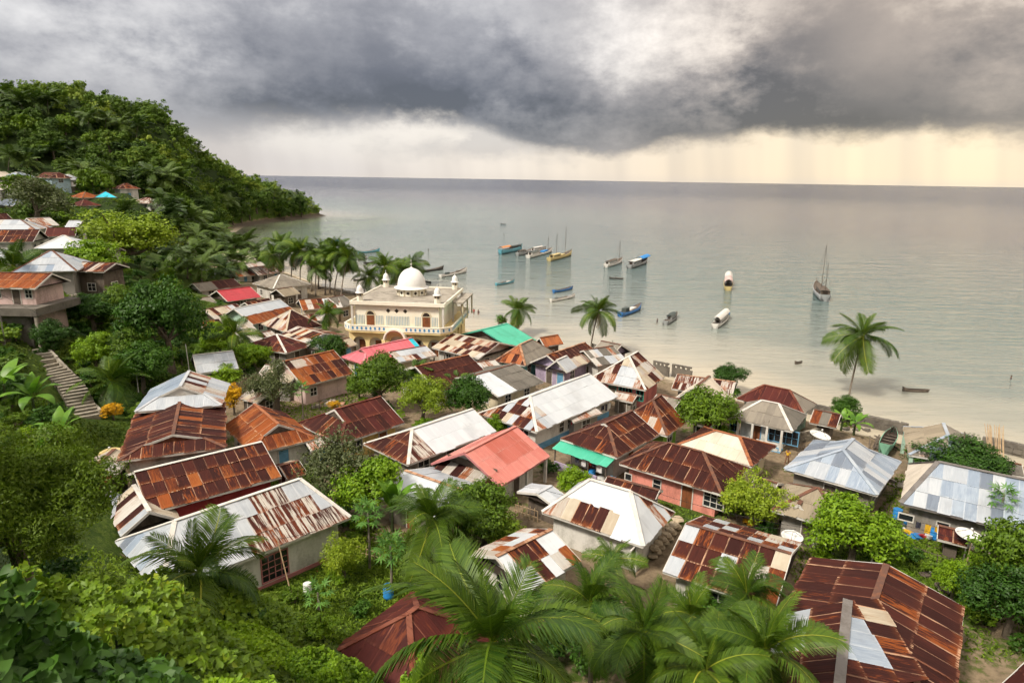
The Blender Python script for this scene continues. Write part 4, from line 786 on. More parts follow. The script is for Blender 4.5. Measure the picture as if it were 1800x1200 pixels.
FARS = [('cream roofed house highest among the hillside houses', (-5, 311), (48, 310), 260, 'cream', 'w_grey'), ('pale blue roof beside the cream roof on the hill', (38, 312), (64, 312), 257, 'zinc_blue', 'w_white'), ('brown roofed white house on the hill beside the pale blue roof', (56, 311), (86, 313), 254, 'rust', 'w_blue'),
 ('tiny white hut between hillside houses', (89, 315), (106, 316), 252, 'zinc', 'w_white'), ('grey roofed pink house on the hill', (84, 327), (126, 328), 246, 'zinc_rusty', 'w_palepink'), ('small orange roofed white house on the hill', (119, 347), (145, 348), 228, 'rust_orange', 'w_white'),
 ('hill house with bright turquoise roof', (166, 347), (206, 347), 232, 'turquoise', 'w_white'), ('white hill house with brown hip roof and pillars', (208, 332), (247, 332), 244, 'rust', 'w_white'), ('white house with dark striped roof below the brown hip roof', (228, 357), (264, 358), 238, 'rust_stripe', 'w_white'),
 ('white annex next to the dark striped roof', (260, 361), (277, 361), 238, 'zinc', 'w_white'), ('brown roof with white lean-to on the hill', (142, 362), (178, 361), 222, 'rust_red', 'w_white'), ('grey zinc house at the hill edge beneath the cream roof', (-20, 345), (22, 343), 205, 'zinc', 'w_white'),
 ('blue grey roof at the hill edge', (-20, 360), (28, 362), 196, 'zinc_grey', 'w_cream'), ('pale roof at the hill edge by the round tree', (5, 334), (32, 330), 215, 'zinc_rusty', 'w_white')]
for lb, a, b, D_, p_, w_ in FARS: H(lb, lb, a, b, 7.0, 'AB', 1, 1, h=1.9, D=D_, pal=p_, wall=w_, sw=2.2, sl=2.6)
COAST = [('low pale roof beyond the palms near the cove', (296, 431), (338, 429), 'zinc_rusty', 'w_white'), ('long rust edged shed beyond the palms near the cove', (300, 421), (352, 419), 'rust', 'w_cream'), ('white roof among the far palms', (392, 457), (440, 455), 'cream', 'w_white'),
 ('grey roof among the palms behind the red gable', (338, 488), (380, 486), 'zinc', 'w_white'), ('cream roof between palm trunks by the beach', (404, 463), (452, 460), 'cream', 'w_cream'), ('small zinc roof between palms near the beach', (448, 477), (476, 473), 'zinc_rusty', 'w_white'), ('striped tin roof behind the white house at the grove', (456, 484), (500, 478), 'rust_stripe', 'w_white')]
for lb, a, b, p_, w_ in COAST: H(lb, lb, a, b, 7.5, 'AB', 0, 0, h=1.7, ze=4.4, pal=p_, wall=w_, sw=1.8, sl=2.2)

SLOPE2 = [('low zinc roof left of the tall grey slope wall', (-60, 458), (14, 457), 113, 'zinc'), ('small rust roof behind the white zinc slope roof', (134, 444), (168, 446), 128, 'rust'), ('pale tin roof at the top of the slope cluster', (64, 398), (104, 396), 150, 'zinc_rusty'), ('brown tin roof at the hill edge over the slope cluster', (-30, 390), (24, 388), 158, 'rust'), ('little zinc hut by the wide yellow green tree', (112, 402), (136, 402), 152, 'zinc')]
for lb, a, b, D_, p_ in SLOPE2: H(lb, lb, a, b, 7.0, 'AB', 0, 0, h=1.6, D=D_, pal=p_, wall='w_white')
LEAN = [('narrow rust canopy between the white zinc hip roof and coral wall', (1060, 852), (1152, 877), 1.8, 0.4, 4.0, [('rust', 4), ('rust_plain', 2)]), ('small grey tin roof by the white ridged maroon hip', (372, 602), (424, 592), 5.0, 1.2, 4.4, [('zinc_rusty', 3), ('tan', 2), ('rust', 1)]), ('low tin lean-to beside the orange roof with open gable', (548, 792), (588, 782), 3.5, 0.5, 3.9, [('zinc_rusty', 2), ('rust', 2)]),
 ('little rust roof between the pink roof and dark maroon gable', (742, 662), (786, 652), 4.5, 0.9, 4.1, [('rust', 3), ('zinc_rusty', 1)]), ('pale tin lean-to behind the awning house', (1010, 742), (1058, 726), 3.5, 0.5, 3.9, [('zinc_rusty', 3), ('tan', 2)]), ('low grey roof between the pink house and shore strip roof', (1140, 712), (1182, 722), 4.5, 0.8, 4.0, [('asbestos', 3), ('zinc_rusty', 1)]),
 ('small zinc roof beside the turquoise walled house', (846, 655), (884, 648), 4.5, 0.8, 4.1, [('zinc', 3), ('zinc_rusty', 2)]), ('brown tin kitchen roof behind the long red walled house', (505, 842), (540, 832), 3.5, 0.6, 3.8, [('rust', 3), ('tan', 1)]), ('dull tin roof near the pale gable by the leafy tree', (1212, 742), (1248, 752), 4.0, 0.7, 4.0, [('asbestos', 2), ('rust', 2)]),
 ('rusty porch roof in front of the ragged pink house', (1075, 700), (1112, 707), 3.0, 0.5, 3.7, [('rust', 2), ('zinc_rusty', 2)]), ('grey tin roof behind the tan porch roof', (1312, 868), (1352, 880), 4.0, 0.8, 4.1, [('thatch_tan', 3), ('asbestos', 2)]), ('tiny rust roof by the mosque garden palm', (600, 612), (628, 606), 4.0, 0.8, 4.0, [('rust', 2), ('tan', 1)]), ('timber sided tin roof below the ragged strip roof', (402, 590), (452, 581), 5.5, 1.3, 4.4, [('zinc_rusty', 2), ('tan', 2), ('rust', 2)]), ('small rust roof at the foot of the huge glossy tree', (362, 582), (398, 576), 5.0, 1.1, 4.6, [('rust', 3), ('rust_orange', 1)]), ('low rusted roof before the brown and tan pyramid roof', (452, 604), (492, 595), 4.5, 1.0, 4.2, [('rust', 2), ('zinc_rusty', 2)]),
 ('thin zinc roof beside the light blue wall', (566, 618), (606, 608), 4.5, 0.9, 4.2, [('zinc', 2), ('zinc_rusty', 2)]), ('dull rust roof between red gable and zinc gable', (446, 545), (488, 537), 5.0, 1.2, 4.3, [('rust', 3), ('asbestos', 1)]), ('tin sheet roof near the yellow flowering bush', (420, 700), (452, 708), 4.0, 0.7, 4.0, [('zinc_rusty', 3), ('tan', 1)]), ('small grey roof left of the red gable', (348, 540), (384, 534), 5.5, 1.2, 4.4, [('asbestos', 2), ('rust', 1)]),
 ('low tin roof in front of the cream rust roofed house', (540, 566), (576, 562), 4.5, 0.9, 4.1, [('rust', 2), ('zinc_rusty', 2)]), ('weathered tin roof beside the green roof gable', (778, 640), (812, 648), 3.5, 0.6, 3.9, [('zinc_rusty', 2), ('rust', 2)])]
for lb, a, b, dp, hh, z_, p_ in LEAN: H(lb, lb, a, b, dp, 'AB', 0, 0, h=hh, ze=z_, pal=p_, wall=('wood', 'w_grey', 'w_block')[len(lb) % 3], name='lean_to', cat='shed', over=0.35)
# ------------------------------------------------------------------ mosque
def arch_pts(w, h, n=10):
    """points of a round arch opening, width w, crown height h, from the left springing to the right one"""
    return [(-w / 2 * math.cos(math.pi * i / n), h - w / 2 + w / 2 * math.sin(math.pi * i / n)) for i in range(n + 1)]
def arch_wall(mb, x0, x1, z0, z1, th, bays, y=0.0, M=None, mi=0):
    """wall strip along x with arched openings (cx, w, h)"""
    T = (lambda p: p) if M is None else (lambda p: M @ Vector(p))
    def quad(a, b, c, d): mb.add([T(p) for p in (a, b, c, d)], [(0, 1, 2, 3)], mi)
    def slab(xa, xb, za, zb):
        mb.box(xa, xb, y, y + th, za, zb, mi, M)
    cur = x0
    for cx, w, h in sorted(bays):
        slab(cur, cx - w / 2, z0, z1); pts = arch_pts(w, h)
        for i in range(len(pts) - 1):
            (xa, za), (xb, zb) = pts[i], pts[i + 1]; xa += cx; xb += cx; za += z0; zb += z0
            mb.add([T(p) for p in ((xa, y, za), (xb, y, zb), (xb, y, z1), (xa, y, z1), (xa, y + th, za), (xb, y + th, zb), (xb, y + th, z1), (xa, y + th, z1))], [(0, 1, 2, 3), (7, 6, 5, 4), (0, 4, 5, 1), (3, 2, 6, 7)], mi)
        cur = cx + w / 2
    slab(cur, x1, z0, z1)
def build_mosque():
    ZR = 10.6; a = U(616, 530, ZR); b = U(780, 536, ZR); c = U(803, 507, ZR)
    e = (b - a); e.z = 0; W = e.length; e.normalize(); n = Vector((-e.y, e.x, 0)); dep = max((c - b).dot(n), 11.0)
    ctr = (a + b) / 2 + n * dep / 2; base = 1.9; rz = math.atan2(e.y, e.x)
    root = empty('mosque', (ctr.x, ctr.y, base), rz, 'cream two storey mosque with white dome, corner cupolas and blue dotted balcony', 'mosque')
    FOOT.append((ctr.x, ctr.y, 12, W, dep, rz))
    w2, d2 = W / 2, dep / 2; zr = ZR - base; zb = 4.0   # roof slab and balcony floor heights
    # lower storey: yellow arcade, white wall behind
    lo = MB(); o1 = 0.7
    Bx, By = w2 + o1 - 0.35, d2 + o1 - 0.35
    front = [(-6.0, 2.1, 3.1), (-3.4, 2.1, 3.1), (0, 2.5, 3.4), (3.1, 2.3, 3.1), (5.9, 2.3, 3.1)]
    front = [(x * Bx / 7.6, w, h) for x, w, h in front]
    arch_wall(lo, -Bx, Bx, -0.5, zb, 0.35, [(x, w, h + 0.5) for x, w, h in front], -By)
    MR = Matrix.Translation((Bx, 0, 0)) @ Matrix.Rotation(math.pi / 2, 4, 'Z')
    arch_wall(lo, -By + 0.36, By - 0.01, -0.5, zb, 0.35, [(-4, 2.0, 3.4), (-1, 2.0, 3.4), (2, 2.0, 3.4), (4.6, 1.6, 3.4)], 0, MR)
    ML = Matrix.Translation((-Bx, 0, 0)) @ Matrix.Rotation(-math.pi / 2, 4, 'Z')
    arch_wall(lo, -By + 0.01, By - 0.36, -0.5, zb, 0.35, [(-3, 2.0, 3.4), (0, 2.0, 3.4), (3.5, 2.0, 3.4)], 0, ML)
    lo.build('arcade', MAT['mosque_yellow'], root)
    MB().box(-w2 + 0.4, w2 - 0.4, -d2 + 0.5, d2 - 0.4, -0.5, zb).build('wall', MAT['mosque_white'], root)
    MB().box(-w2 - 1.2, w2 + 1.2, -d2 - 1.6, d2 + 1.2, -0.6, 0.12).build('floor_slab', MAT['concrete'], root)
    for i, (x, w, h) in enumerate(front):
        M = Matrix.Translation((x + (0.3 if i < 2 else -0.2), -d2 + 0.48, 0.13))
        if i in (0, 1, 4): add_door(root, M, 1.15, 2.3, 'wood_brown', 'trim_white')
        elif i == 2: add_door(root, M, 1.4, 2.3, 'wood_dark', 'trim_white')
        else: add_window(root, Matrix.Translation((x - 0.2, -d2 + 0.48, 0.8)), 1.1, 1.7, 2, 2, 'trim_grey')
    # balcony: chamfered slab with parapet
    def ring(x, y, ch): return [(-x + ch, -y), (x - ch, -y), (x, -y + ch), (x, y - ch), (x - ch, y), (-x + ch, y), (-x, y - ch), (-x, -y + ch)]
    R0 = ring(w2 + o1 + 0.5, d2 + o1 + 0.5, 1.5)
    bal = MB().prism(R0, zb, zb + 0.32).build('balcony', MAT['mosque_yellow'], root)
    par = MB()
    for i in range(8):
        p, q = Vector((*R0[i], 0)), Vector((*R0[(i + 1) % 8], 0)); dd = (q - p).normalized(); par.bar((p.x, p.y, zb + 0.72), (q.x, q.y, zb + 0.72), 0.16, 0.8); par.bar((p.x, p.y, zb + 1.17), (q.x, q.y, zb + 1.17), 0.26, 0.1)
    par.build('parapet', MAT['mosque_white'], root)
    dm = MB().prism([(0.17 * math.cos(t * math.pi / 4), 0.26 * math.sin(t * math.pi / 4)) for t in range(8)], -0.02, 0.02).mesh('parapet_medallion', MAT['mosque_blue'])
    for i in (0, 1, 7, 2):
        p, q = Vector((*R0[i], 0)), Vector((*R0[(i + 1) % 8], 0)); L = (q - p).length; k = int(L / 0.72); nn = Vector(((q - p).y, -(q - p).x, 0)).normalized()
        for j in range(k):
            c_ = p + (q - p) * ((j + 0.5) / k)
            if i == 0 and abs(c_.x) < 1.7: continue
            o = obj('parapet_medallion', dm, root); M = Matrix((((q - p).normalized().x, 0, nn.x, c_.x + nn.x * 0.09), ((q - p).normalized().y, 0, nn.y, c_.y + nn.y * 0.09), (0, 1, 0, zb + 0.74), (0, 0, 0, 1))); o.matrix_basis = M
    # entrance porch hood
    hood = MB(); pts = arch_pts(3.2, 1.6, 12); y0 = -d2 - o1 - 1.3
    for i in range(12):
        (xa, za), (xb, zb_) = pts[i], pts[i + 1]; ra = 1.14
        hood.add([(xa, y0, za + 3.1), (xb, y0, zb_ + 3.1), (xb * ra, y0, zb_ * ra + 3.1), (xa * ra, y0, za * ra + 3.1), (xa, y0 + 1.4, za + 3.1), (xb, y0 + 1.4, zb_ + 3.1), (xb * ra, y0 + 1.4, zb_ * ra + 3.1), (xa * ra, y0 + 1.4, za * ra + 3.1)], [(0, 1, 2, 3), (3, 2, 6, 7), (0, 4, 5, 1)])
    hood.build('porch_hood', MAT['mosque_white'], root)
    for s in (-1, 1): MB().box(s * 1.75 - 0.28, s * 1.75 + 0.28, y0 + 0.02, y0 + 0.6, -0.5, 3.1).build('porch_column', MAT['mosque_yellow'], root)
    # upper storey
    MB().box(-w2 + 0.5, w2 - 0.9, -d2 + 0.5, d2 - 0.5, zb + 0.33, zr - 0.32).build('upper_wall', MAT['mosque_white'], root)
    yf = -d2 + 0.485
    for x in (-4.6, 4.7):
        x *= w2 / 7.7; add_door(root, Matrix.Translation((x, yf, zb + 0.4)), 1.25, 2.1, 'wood_brown', 'w_cream')
        ap = arch_pts(1.2, 0.6, 10); MB().add([(x + p[0], yf - 0.02, zb + 2.62 + p[1]) for p in ap], [tuple(range(11))]).build('fanlight', MAT['wood_dark'], root)
        ar = MB()
        for i in range(10):
            q = [(x + ap[i][0], zb + 2.62 + ap[i][1]), (x + ap[i + 1][0], zb + 2.62 + ap[i + 1][1]), (x + ap[i + 1][0] * 1.4, zb + 2.62 + ap[i + 1][1] * 1.4), (x + ap[i][0] * 1.4, zb + 2.62 + ap[i][1] * 1.4)]
            ar.add([(p[0], yf - 0.06, p[1]) for p in q] + [(p[0], yf, p[1]) for p in q], [(0, 1, 2, 3), (3, 2, 6, 7), (0, 4, 5, 1)])
        ar.build('arch_moulding', MAT['w_cream'], root)
    lv = MB().box(-0.045, 0.045, -0.03, 0.02, 0, 1.5).mesh('louvre_slat', MAT['w_blue'])
    for xa, xb in ((-7.0, -5.6), (-3.6, -2.5), (-1.9, 2.0), (2.9, 3.8), (5.7, 6.6)):
        x = xa * w2 / 7.7
        while x < xb * w2 / 7.7: obj('louvre_slat', lv, root, (x, yf - 0.01, zb + 1.0)); x += 0.26
    dia = MB().add([(-0.36, 0, 0), (0, 0, -0.36), (0.36, 0, 0), (0, 0, 0.36)], [(0, 1, 2, 3)]).mesh('diamond_vent', MAT['wood_dark'])
    for x in (-1.4, 0, 1.4): obj('diamond_vent', dia, root, (x - 0.2, yf - 0.015, zb + 3.35))
    for x in (-w2 + 0.15, w2 - 0.15):
        for y in (-d2 + 0.2, 0, d2 - 0.2): MB().box(x - 0.16, x + 0.16, y - 0.16, y + 0.16, zb + 0.33, zr - 0.31).build('column', MAT['trim_white'], root)
    MB().box(-w2, w2, -d2, d2, zr - 0.30, zr).build('roof', MAT['concrete'], root)
    lip = MB()
    lip.box(-w2 - 0.12, w2 + 0.12, -d2 - 0.12, -d2 + 0.1, zr - 0.4, zr + 0.16).box(-w2 - 0.12, w2 + 0.12, d2 - 0.1, d2 + 0.12, zr - 0.4, zr + 0.16).box(-w2 - 0.12, -w2 + 0.1, -d2 + 0.1, d2 - 0.1, zr - 0.4, zr + 0.16).box(w2 - 0.1, w2 + 0.12, -d2 + 0.1, d2 - 0.1, zr - 0.4, zr + 0.16)
    lip.build('roof_edge', MAT['mosque_white'], root)
    # side wing roof
    MB().box(w2 + 0.13, w2 + 1.9, -d2 * 0.2, d2, zr - 1.0, zr - 0.75).build('side_roof', MAT['concrete'], root)
    for y in (-d2 * 0.15, d2 * 0.4, d2 - 0.3): MB().box(w2 + 1.6, w2 + 1.85, y - 0.12, y + 0.12, zb + 0.33, zr - 1.0).build('column', MAT['w_cream'], root)
    # dome
    R = 2.42; dr = MB().lathe([(R, 0), (R, 1.15)], 32).build('drum', MAT['mosque_white'], root); dr.location = (0.2, 0.4, zr)
    for k in range(12):
        t = k * math.pi / 6; o = obj('drum_vent', dia, dr, (math.cos(t) * (R + 0.015), math.sin(t) * (R + 0.015), 0.55), (0, 0, t + math.pi / 2), (0.8, 1, 0.8))
    for k in range(12):
        t = (k + 0.5) * math.pi / 6; MB().box(-0.12, 0.12, -0.05, 0.08, 0, 1.15).build('pilaster', MAT['w_cream'], dr).matrix_basis = Matrix.Translation((math.cos(t) * (R + 0.03), math.sin(t) * (R + 0.03), 0)) @ Matrix.Rotation(t + math.pi / 2, 4, 'Z')
    prof = [(R + 0.55, 1.16), (R + 0.55, 1.26), (R + 0.1, 1.36), (R - 0.05, 1.5)] + [((R - 0.02) * math.cos(t) ** 0.92, 1.5 + 3.0 * math.sin(t) ** 1.04) for t in [i * math.pi / 2 / 14 for i in range(1, 13)]] + [(0.24, 4.56), (0.1, 4.72), (0.0, 4.78)]
    dome = MB().lathe([(R - 0.1, 1.16)] + prof, 36).build('dome', MAT['dome_white'], root, True); dome.location = (0.2, 0.4, zr)
    MB().lathe([(0.07, 4.7), (0.05, 5.0), (0.16, 5.1), (0.16, 5.2), (0.04, 5.32), (0.03, 5.7), (0.1, 5.78), (0.0, 5.95)], 10).build('finial', MAT['trim_white'], dome, True)
    cup = {}
    for sx in (-1, 1):
        for sy in (-1, 1):
            t = MB().prism([(0.62 * math.cos((k + 0.5) * math.pi / 3), 0.62 * math.sin((k + 0.5) * math.pi / 3)) for k in range(6)], 0, 1.0).build('cupola', MAT['mosque_white'], root); t.location = (sx * (w2 - 1.25), sy * (d2 - 1.0), zr); t.scale = (0.82, 0.82, 0.82)
            MB().lathe([(0.45, 1.0), (0.45, 1.55)], 6).build('cupola_lantern', MAT['trim_grey'], t)
            pm = MB()
            for k in range(6): q = (k + 0.5) * math.pi / 3; pm.box(0.54 * math.cos(q) - 0.1, 0.54 * math.cos(q) + 0.1, 0.54 * math.sin(q) - 0.1, 0.54 * math.sin(q) + 0.1, 1.0, 1.56)
            pm.build('cupola_posts', MAT['w_cream'], t)
            MB().lathe([(0.0, 1.56), (0.9, 1.56), (0.92, 1.68), (0.66, 1.76)] + [(0.66 * math.cos(a_) ** 0.8, 1.8 + 1.25 * math.sin(a_)) for a_ in [i * math.pi / 2 / 8 for i in range(1, 8)]] + [(0.05, 3.2), (0.04, 3.5), (0.1, 3.56), (0.0, 3.8)], 14).build('cupola_dome', MAT['dome_white'], t, True)
build_mosque()

# ------------------------------------------------------------------ boats
def hull_mesh(L, beam, free, rise, mats, stern=0.75, decked=True, rise_s=0.35):
    """lofted hull, bow at +x; material 0 topsides, 1 boot stripe below, 2 deck/inside"""
    mb = MB(); n = 13; rows = []
    for i in range(n):
        t = i / (n - 1); x = -L / 2 + L * t
        bw = beam / 2 * (stern + (1 - stern) * math.sin(min(t / 0.45, 1) * math.pi / 2)) * (1 - max(0, (t - 0.55) / 0.45) ** 2.2)
        bw = max(bw, 0.03); zs = free + rise * max(0, (t - 0.45) / 0.55) ** 2 + rise_s * max(0, (0.3 - t) / 0.3) ** 2
        xo = 0.10 * L * max(0, (t - 0.6) / 0.4) ** 2
        rows.append([(x - xo * 0.6, 0, -0.35), (x - xo * 0.4, bw * 0.6, -0.25), (x - xo * 0.25, bw * 0.86, 0.12 * free + 0.05), (x, bw, zs), (x, bw * 0.9, zs), (x, bw * 0.86, zs - (0.12 if decked else free * 0.75)), (x, 0, zs - (0.08 if decked else free * 0.85))])
    for s in (1, -1):
        b = len(mb.v)
        for r_ in rows: mb.v += [(p[0], p[1] * s, p[2]) for p in r_]
        for i in range(n - 1):
            for k in range(6):
                q = (b + i * 7 + k, b + (i + 1) * 7 + k, b + (i + 1) * 7 + k + 1, b + i * 7 + k + 1); mb.f.append(q if s > 0 else q[::-1]); mb.mi.append((1, 1, 0, 0, 2, 2)[k])
        mb.f.append(tuple(b + k for k in range(4))); mb.mi.append(0)
    r0 = rows[0]; mb.add([(p[0], p[1], p[2]) for p in r0[:4]] + [(p[0], -p[1], p[2]) for p in r0[3:0:-1]], [(0, 1, 2, 3, 4, 5, 6)], 0)
    return mb.mesh('hull', [MAT[m] for m in mats], True)
def boat(label, stern, bow, mats, name='boat', beam=None, free=None, rise=None, parts=(), cat='boat', group=None, decked=True, st=0.75, lift=0.0, z=0.0):
    a = U(*stern, z); b = U(*bow, z); L = (b - a).length; c = (a + b) / 2; rz = math.atan2(b.y - a.y, b.x - a.x)
    root = empty(name, (c.x, c.y, z + lift), rz, label, cat, group)
    beam = beam or L * 0.24; free = free or L * 0.075; rise = rise if rise is not None else L * 0.05
    obj('hull', hull_mesh(L, beam, free, rise, mats, st, decked), root)
    for p in parts:
        k = p[0]
        if k == 'cabin':      # x0, x1 (fractions of length from the stern), height, wall, roof
            _, x0, x1, h, wm, rm = p; xa, xb = -L / 2 + x0 * L, -L / 2 + x1 * L; y = beam * 0.33; z0 = free - 0.06
            cb = MB().box(xa, xb, -y, y, z0, z0 + h).build('cabin', MAT[wm], root)
            rf = MB(); n = 6
            for i in range(n + 1):
                t = -1 + 2 * i / n; rf.v += [(xa - 0.15, t * (y + 0.12), z0 + h + 0.03 + 0.18 * (1 - t * t)), (xb + 0.15, t * (y + 0.12), z0 + h + 0.03 + 0.18 * (1 - t * t))]
            for i in range(n): rf.f.append((2 * i, 2 * i + 1, 2 * i + 3, 2 * i + 2)); rf.mi.append(0)
            rf.add([(xa - 0.15, -(y + 0.12), z0 + h + 0.03), (xb + 0.15, -(y + 0.12), z0 + h + 0.03), (xb + 0.15, y + 0.12, z0 + h + 0.03), (xa - 0.15, y + 0.12, z0 + h + 0.03)], [(0, 3, 2, 1)])
            rf.build('cabin_roof', MAT[rm], root)
            nw = max(1, int((xb - xa) / 0.9))
            for s in (-1, 1):
                for i in range(nw):
                    xc = xa + (i + 0.5) * (xb - xa) / nw; MB().box(xc - 0.25, xc + 0.25, s * y - 0.012, s * y + 0.012, z0 + h * 0.45, z0 + h * 0.85).build('cabin_window', MAT['glass'], cb)
            MB().box(xa - 0.012, xa + 0.012, -y * 0.55, y * 0.55, z0 + 0.15, z0 + h * 0.85).build('cabin_door', MAT['wood_dark'], cb)
        elif k == 'awning':   # arched cover on posts
            _, x0, x1, h, m = p; xa, xb = -L / 2 + x0 * L, -L / 2 + x1 * L; y = beam * 0.42; z0 = free; rf = MB(); n = 8
            for i in range(n + 1):
                t = -1 + 2 * i / n; rf.v += [(xa, t * y, z0 + h * (0.62 + 0.38 * (1 - t * t))), (xb, t * y, z0 + h * (0.62 + 0.38 * (1 - t * t)))]
            for i in range(n): rf.f.append((2 * i, 2 * i + 1, 2 * i + 3, 2 * i + 2)); rf.mi.append(0)
            rf.build('awning', MAT[m], root, True)
            for x in (xa + 0.05, xb - 0.05):
                for s in (-1, 1): MB().bar((x, s * y * 0.95, z0 - 0.1), (x, s * y * 0.95, z0 + h * 0.66), 0.06, 0.06, up=(1, 0, 0)).build('awning_post', MAT['wood'], root)
        elif k == 'mast':
            _, x, h, rake = p; xa = -L / 2 + x * L; mt = MB().tube([(xa, 0, free - 0.1), (xa + rake, 0, free + h)], [0.1, 0.05], 6).build('mast', MAT['wood'], root)
            for s in (-1, 1): MB().tube([(xa + rake * 0.95, 0, free + h * 0.95), (xa - 0.3, s * beam * 0.42, free)], 0.022, 4).build('shroud', MAT['wire'], mt)
        elif k == 'stay':
            _, x0, z0, x1, z1 = p; MB().tube([(-L / 2 + x0 * L, 0, z0), (-L / 2 + x1 * L, 0, z1)], 0.022, 4).build('stay', MAT['wire'], root)
        elif k == 'boom':
            _, x0, z0, x1, z1 = p; MB().tube([(-L / 2 + x0 * L, 0, z0), (-L / 2 + x1 * L, 0, z1)], 0.07, 6).build('boom', MAT['wood'], root)
        elif k == 'sprit': MB().tube([(L * 0.42, 0, free + rise * 0.7), (L * 0.42 + p[1], 0, free + rise + 0.7)], [0.1, 0.05], 6).build('bowsprit', MAT['wood'], root)
        elif k == 'thwart':
            for i in range(p[1]): x = -L * 0.32 + i * L * 0.62 / max(1, p[1] - 1); MB().box(x - 0.11, x + 0.11, -beam * 0.42, beam * 0.42, free * 0.55, free * 0.55 + 0.05).build('thwart', MAT['wood'], root)
        elif k == 'cargo':
            _, x0, x1, h, m = p; xa, xb = -L / 2 + x0 * L, -L / 2 + x1 * L; MB().box(xa, xb, -beam * 0.27, beam * 0.27, free * (0.2 if not decked else 0.9), free + h).build('cargo', MAT[m], root)
        elif k == 'outrigger':
            for s in (-1, 1):
                MB().tube([(-L * 0.34, s * p[1], 0.05), (L * 0.3, s * p[1], 0.08)], 0.06, 6).build('float', MAT['pole_wood'], root)
            for x in (-L * 0.2, L * 0.16): MB().tube([(x, -p[1], 0.1), (x, 0, free + 0.12), (x, p[1], 0.1)], 0.035, 5).build('outrigger_arm', MAT['pole_wood'], root)
    return root
WH, BL, TE, GY, DK, YE = ('hull_white', 'hull_dark', 'wood'), ('hull_blue', 'hull_dark', 'wood'), ('hull_teal', 'hull_dark', 'wood'), ('hull_grey', 'hull_dark', 'wood'), ('hull_dark', 'hull_dark', 'wood'), ('hull_yellow', 'hull_dark', 'wood')
boat('teal cargo boat with orange and dark awnings, outermost of the moored row', (879, 447), (918, 439), TE, beam=2.4, parts=(('awning', 0.02, 0.4, 1.5, 'tarp_orange'), ('cabin', 0.48, 0.88, 0.9, 'hull_dark', 'tarp_dark')))
boat('small weathered grey boat between the teal and white cargo boats', (909, 450), (934, 444), GY, beam=2.0, parts=(('cabin', 0.1, 0.5, 0.9, 'hull_grey', 'wood'),))
boat('grey launch with pale cabin behind the white cargo boat', (930, 447), (960, 441), GY, beam=2.2, parts=(('cabin', 0.2, 0.7, 1.2, 'hull_white', 'trim_white'),))
boat('white cargo boat with blue tarp and thin mast', (928, 454), (971, 442), WH, beam=2.8, free=1.0, rise=0.9, parts=(('cabin', 0.08, 0.34, 1.2, 'hull_white', 'tarp_dark'), ('cargo', 0.55, 0.75, 0.4, 'tarp_blue'), ('mast', 0.8, 6.0, 0.3)))
boat('yellow and black two masted schooner, largest of the moored row', (965, 459), (1005, 448), YE, 'schooner', beam=2.8, free=1.1, rise=1.2, parts=(('cabin', 0.1, 0.4, 1.0, 'hull_yellow', 'hull_yellow'), ('mast', 0.3, 9.0, 0.2), ('mast', 0.68, 11.0, 0.4), ('sprit', 2.5), ('stay', 0.7, 11.5, 1.15, 2.6), ('cargo', 0.45, 0.62, 0.3, 'hull_yellow')))
boat('white fishing boat with thin mast beside the blue covered boat', (1065, 470), (1094, 460), WH, beam=2.6, free=0.9, rise=1.0, parts=(('cabin', 0.06, 0.55, 1.1, 'hull_white', 'wood'), ('mast', 0.78, 7.5, 0.2)))
boat('grey fishing boat with bright blue tarp over its bow', (1106, 472), (1138, 460), GY, beam=3.0, free=1.1, rise=1.1, parts=(('cabin', 0.08, 0.5, 1.2, 'hull_grey', 'hull_white'), ('awning', 0.52, 0.98, 1.9, 'tarp_blue')))
boat('small blue green canoe with low cabin near the short palm', (872, 502), (904, 496), TE, 'canoe', beam=1.1, free=0.5, rise=0.5, cat='canoe', parts=(('cargo', 0.3, 0.42, 0.2, 'wood'), ('cargo', 0.6, 0.75, 0.2, 'hull_white')))
boat('blue open canoe above the white canoe', (973, 515), (1007, 508), BL, 'canoe', beam=1.2, free=0.6, rise=0.4, cat='canoe', decked=False, parts=(('thwart', 4),))
boat('slender white canoe below the blue open canoe', (968, 531), (1011, 522), WH, 'canoe', beam=1.1, free=0.55, rise=0.45, cat='canoe', parts=(('cargo', 0.18, 0.25, 0.3, 'tarp_dark'), ('cargo', 0.7, 0.85, 0.2, 'hull_grey')))
boat('tiny dark dugout with paddler past the blue covered boat', (1071, 490), (1096, 491), DK, 'canoe', beam=0.9, free=0.4, rise=0.1, cat='canoe')
boat('blue motor boat with black box at its stern beside the leaning palm', (1090, 557), (1127, 542), BL, beam=2.0, free=0.8, rise=0.8, parts=(('cargo', 0.15, 0.32, 0.9, 'tarp_dark'), ('cargo', 0.4, 0.65, 0.3, 'hull_white')))
boat('small grey blue boat with low dark cabin near the wading figure', (1169, 571), (1190, 555), GY, beam=1.7, free=0.6, rise=0.5, parts=(('cabin', 0.3, 0.7, 0.8, 'hull_grey', 'tarp_dark'),))
boat('white boat with rounded canopy and blue bow in the shallows', (1256, 577), (1279, 556), WH, beam=2.1, free=0.7, rise=0.4, parts=(('awning', 0.08, 0.84, 1.6, 'hull_white'), ('cabin', 0.2, 0.8, 0.7, 'hull_white', 'hull_white'), ('cargo', 0.86, 0.97, 0.25, 'tarp_blue')))
boat('yellow hulled boat with red and white canopy, end on', (1279.5, 511), (1280, 493), YE, beam=2.7, free=0.9, rise=0.3, parts=(('cabin', 0.1, 0.8, 1.0, 'hull_dark', 'hull_white'), ('awning', 0.05, 0.55, 2.2, 'w_palepink'), ('awning', 0.55, 0.98, 2.2, 'hull_white')))
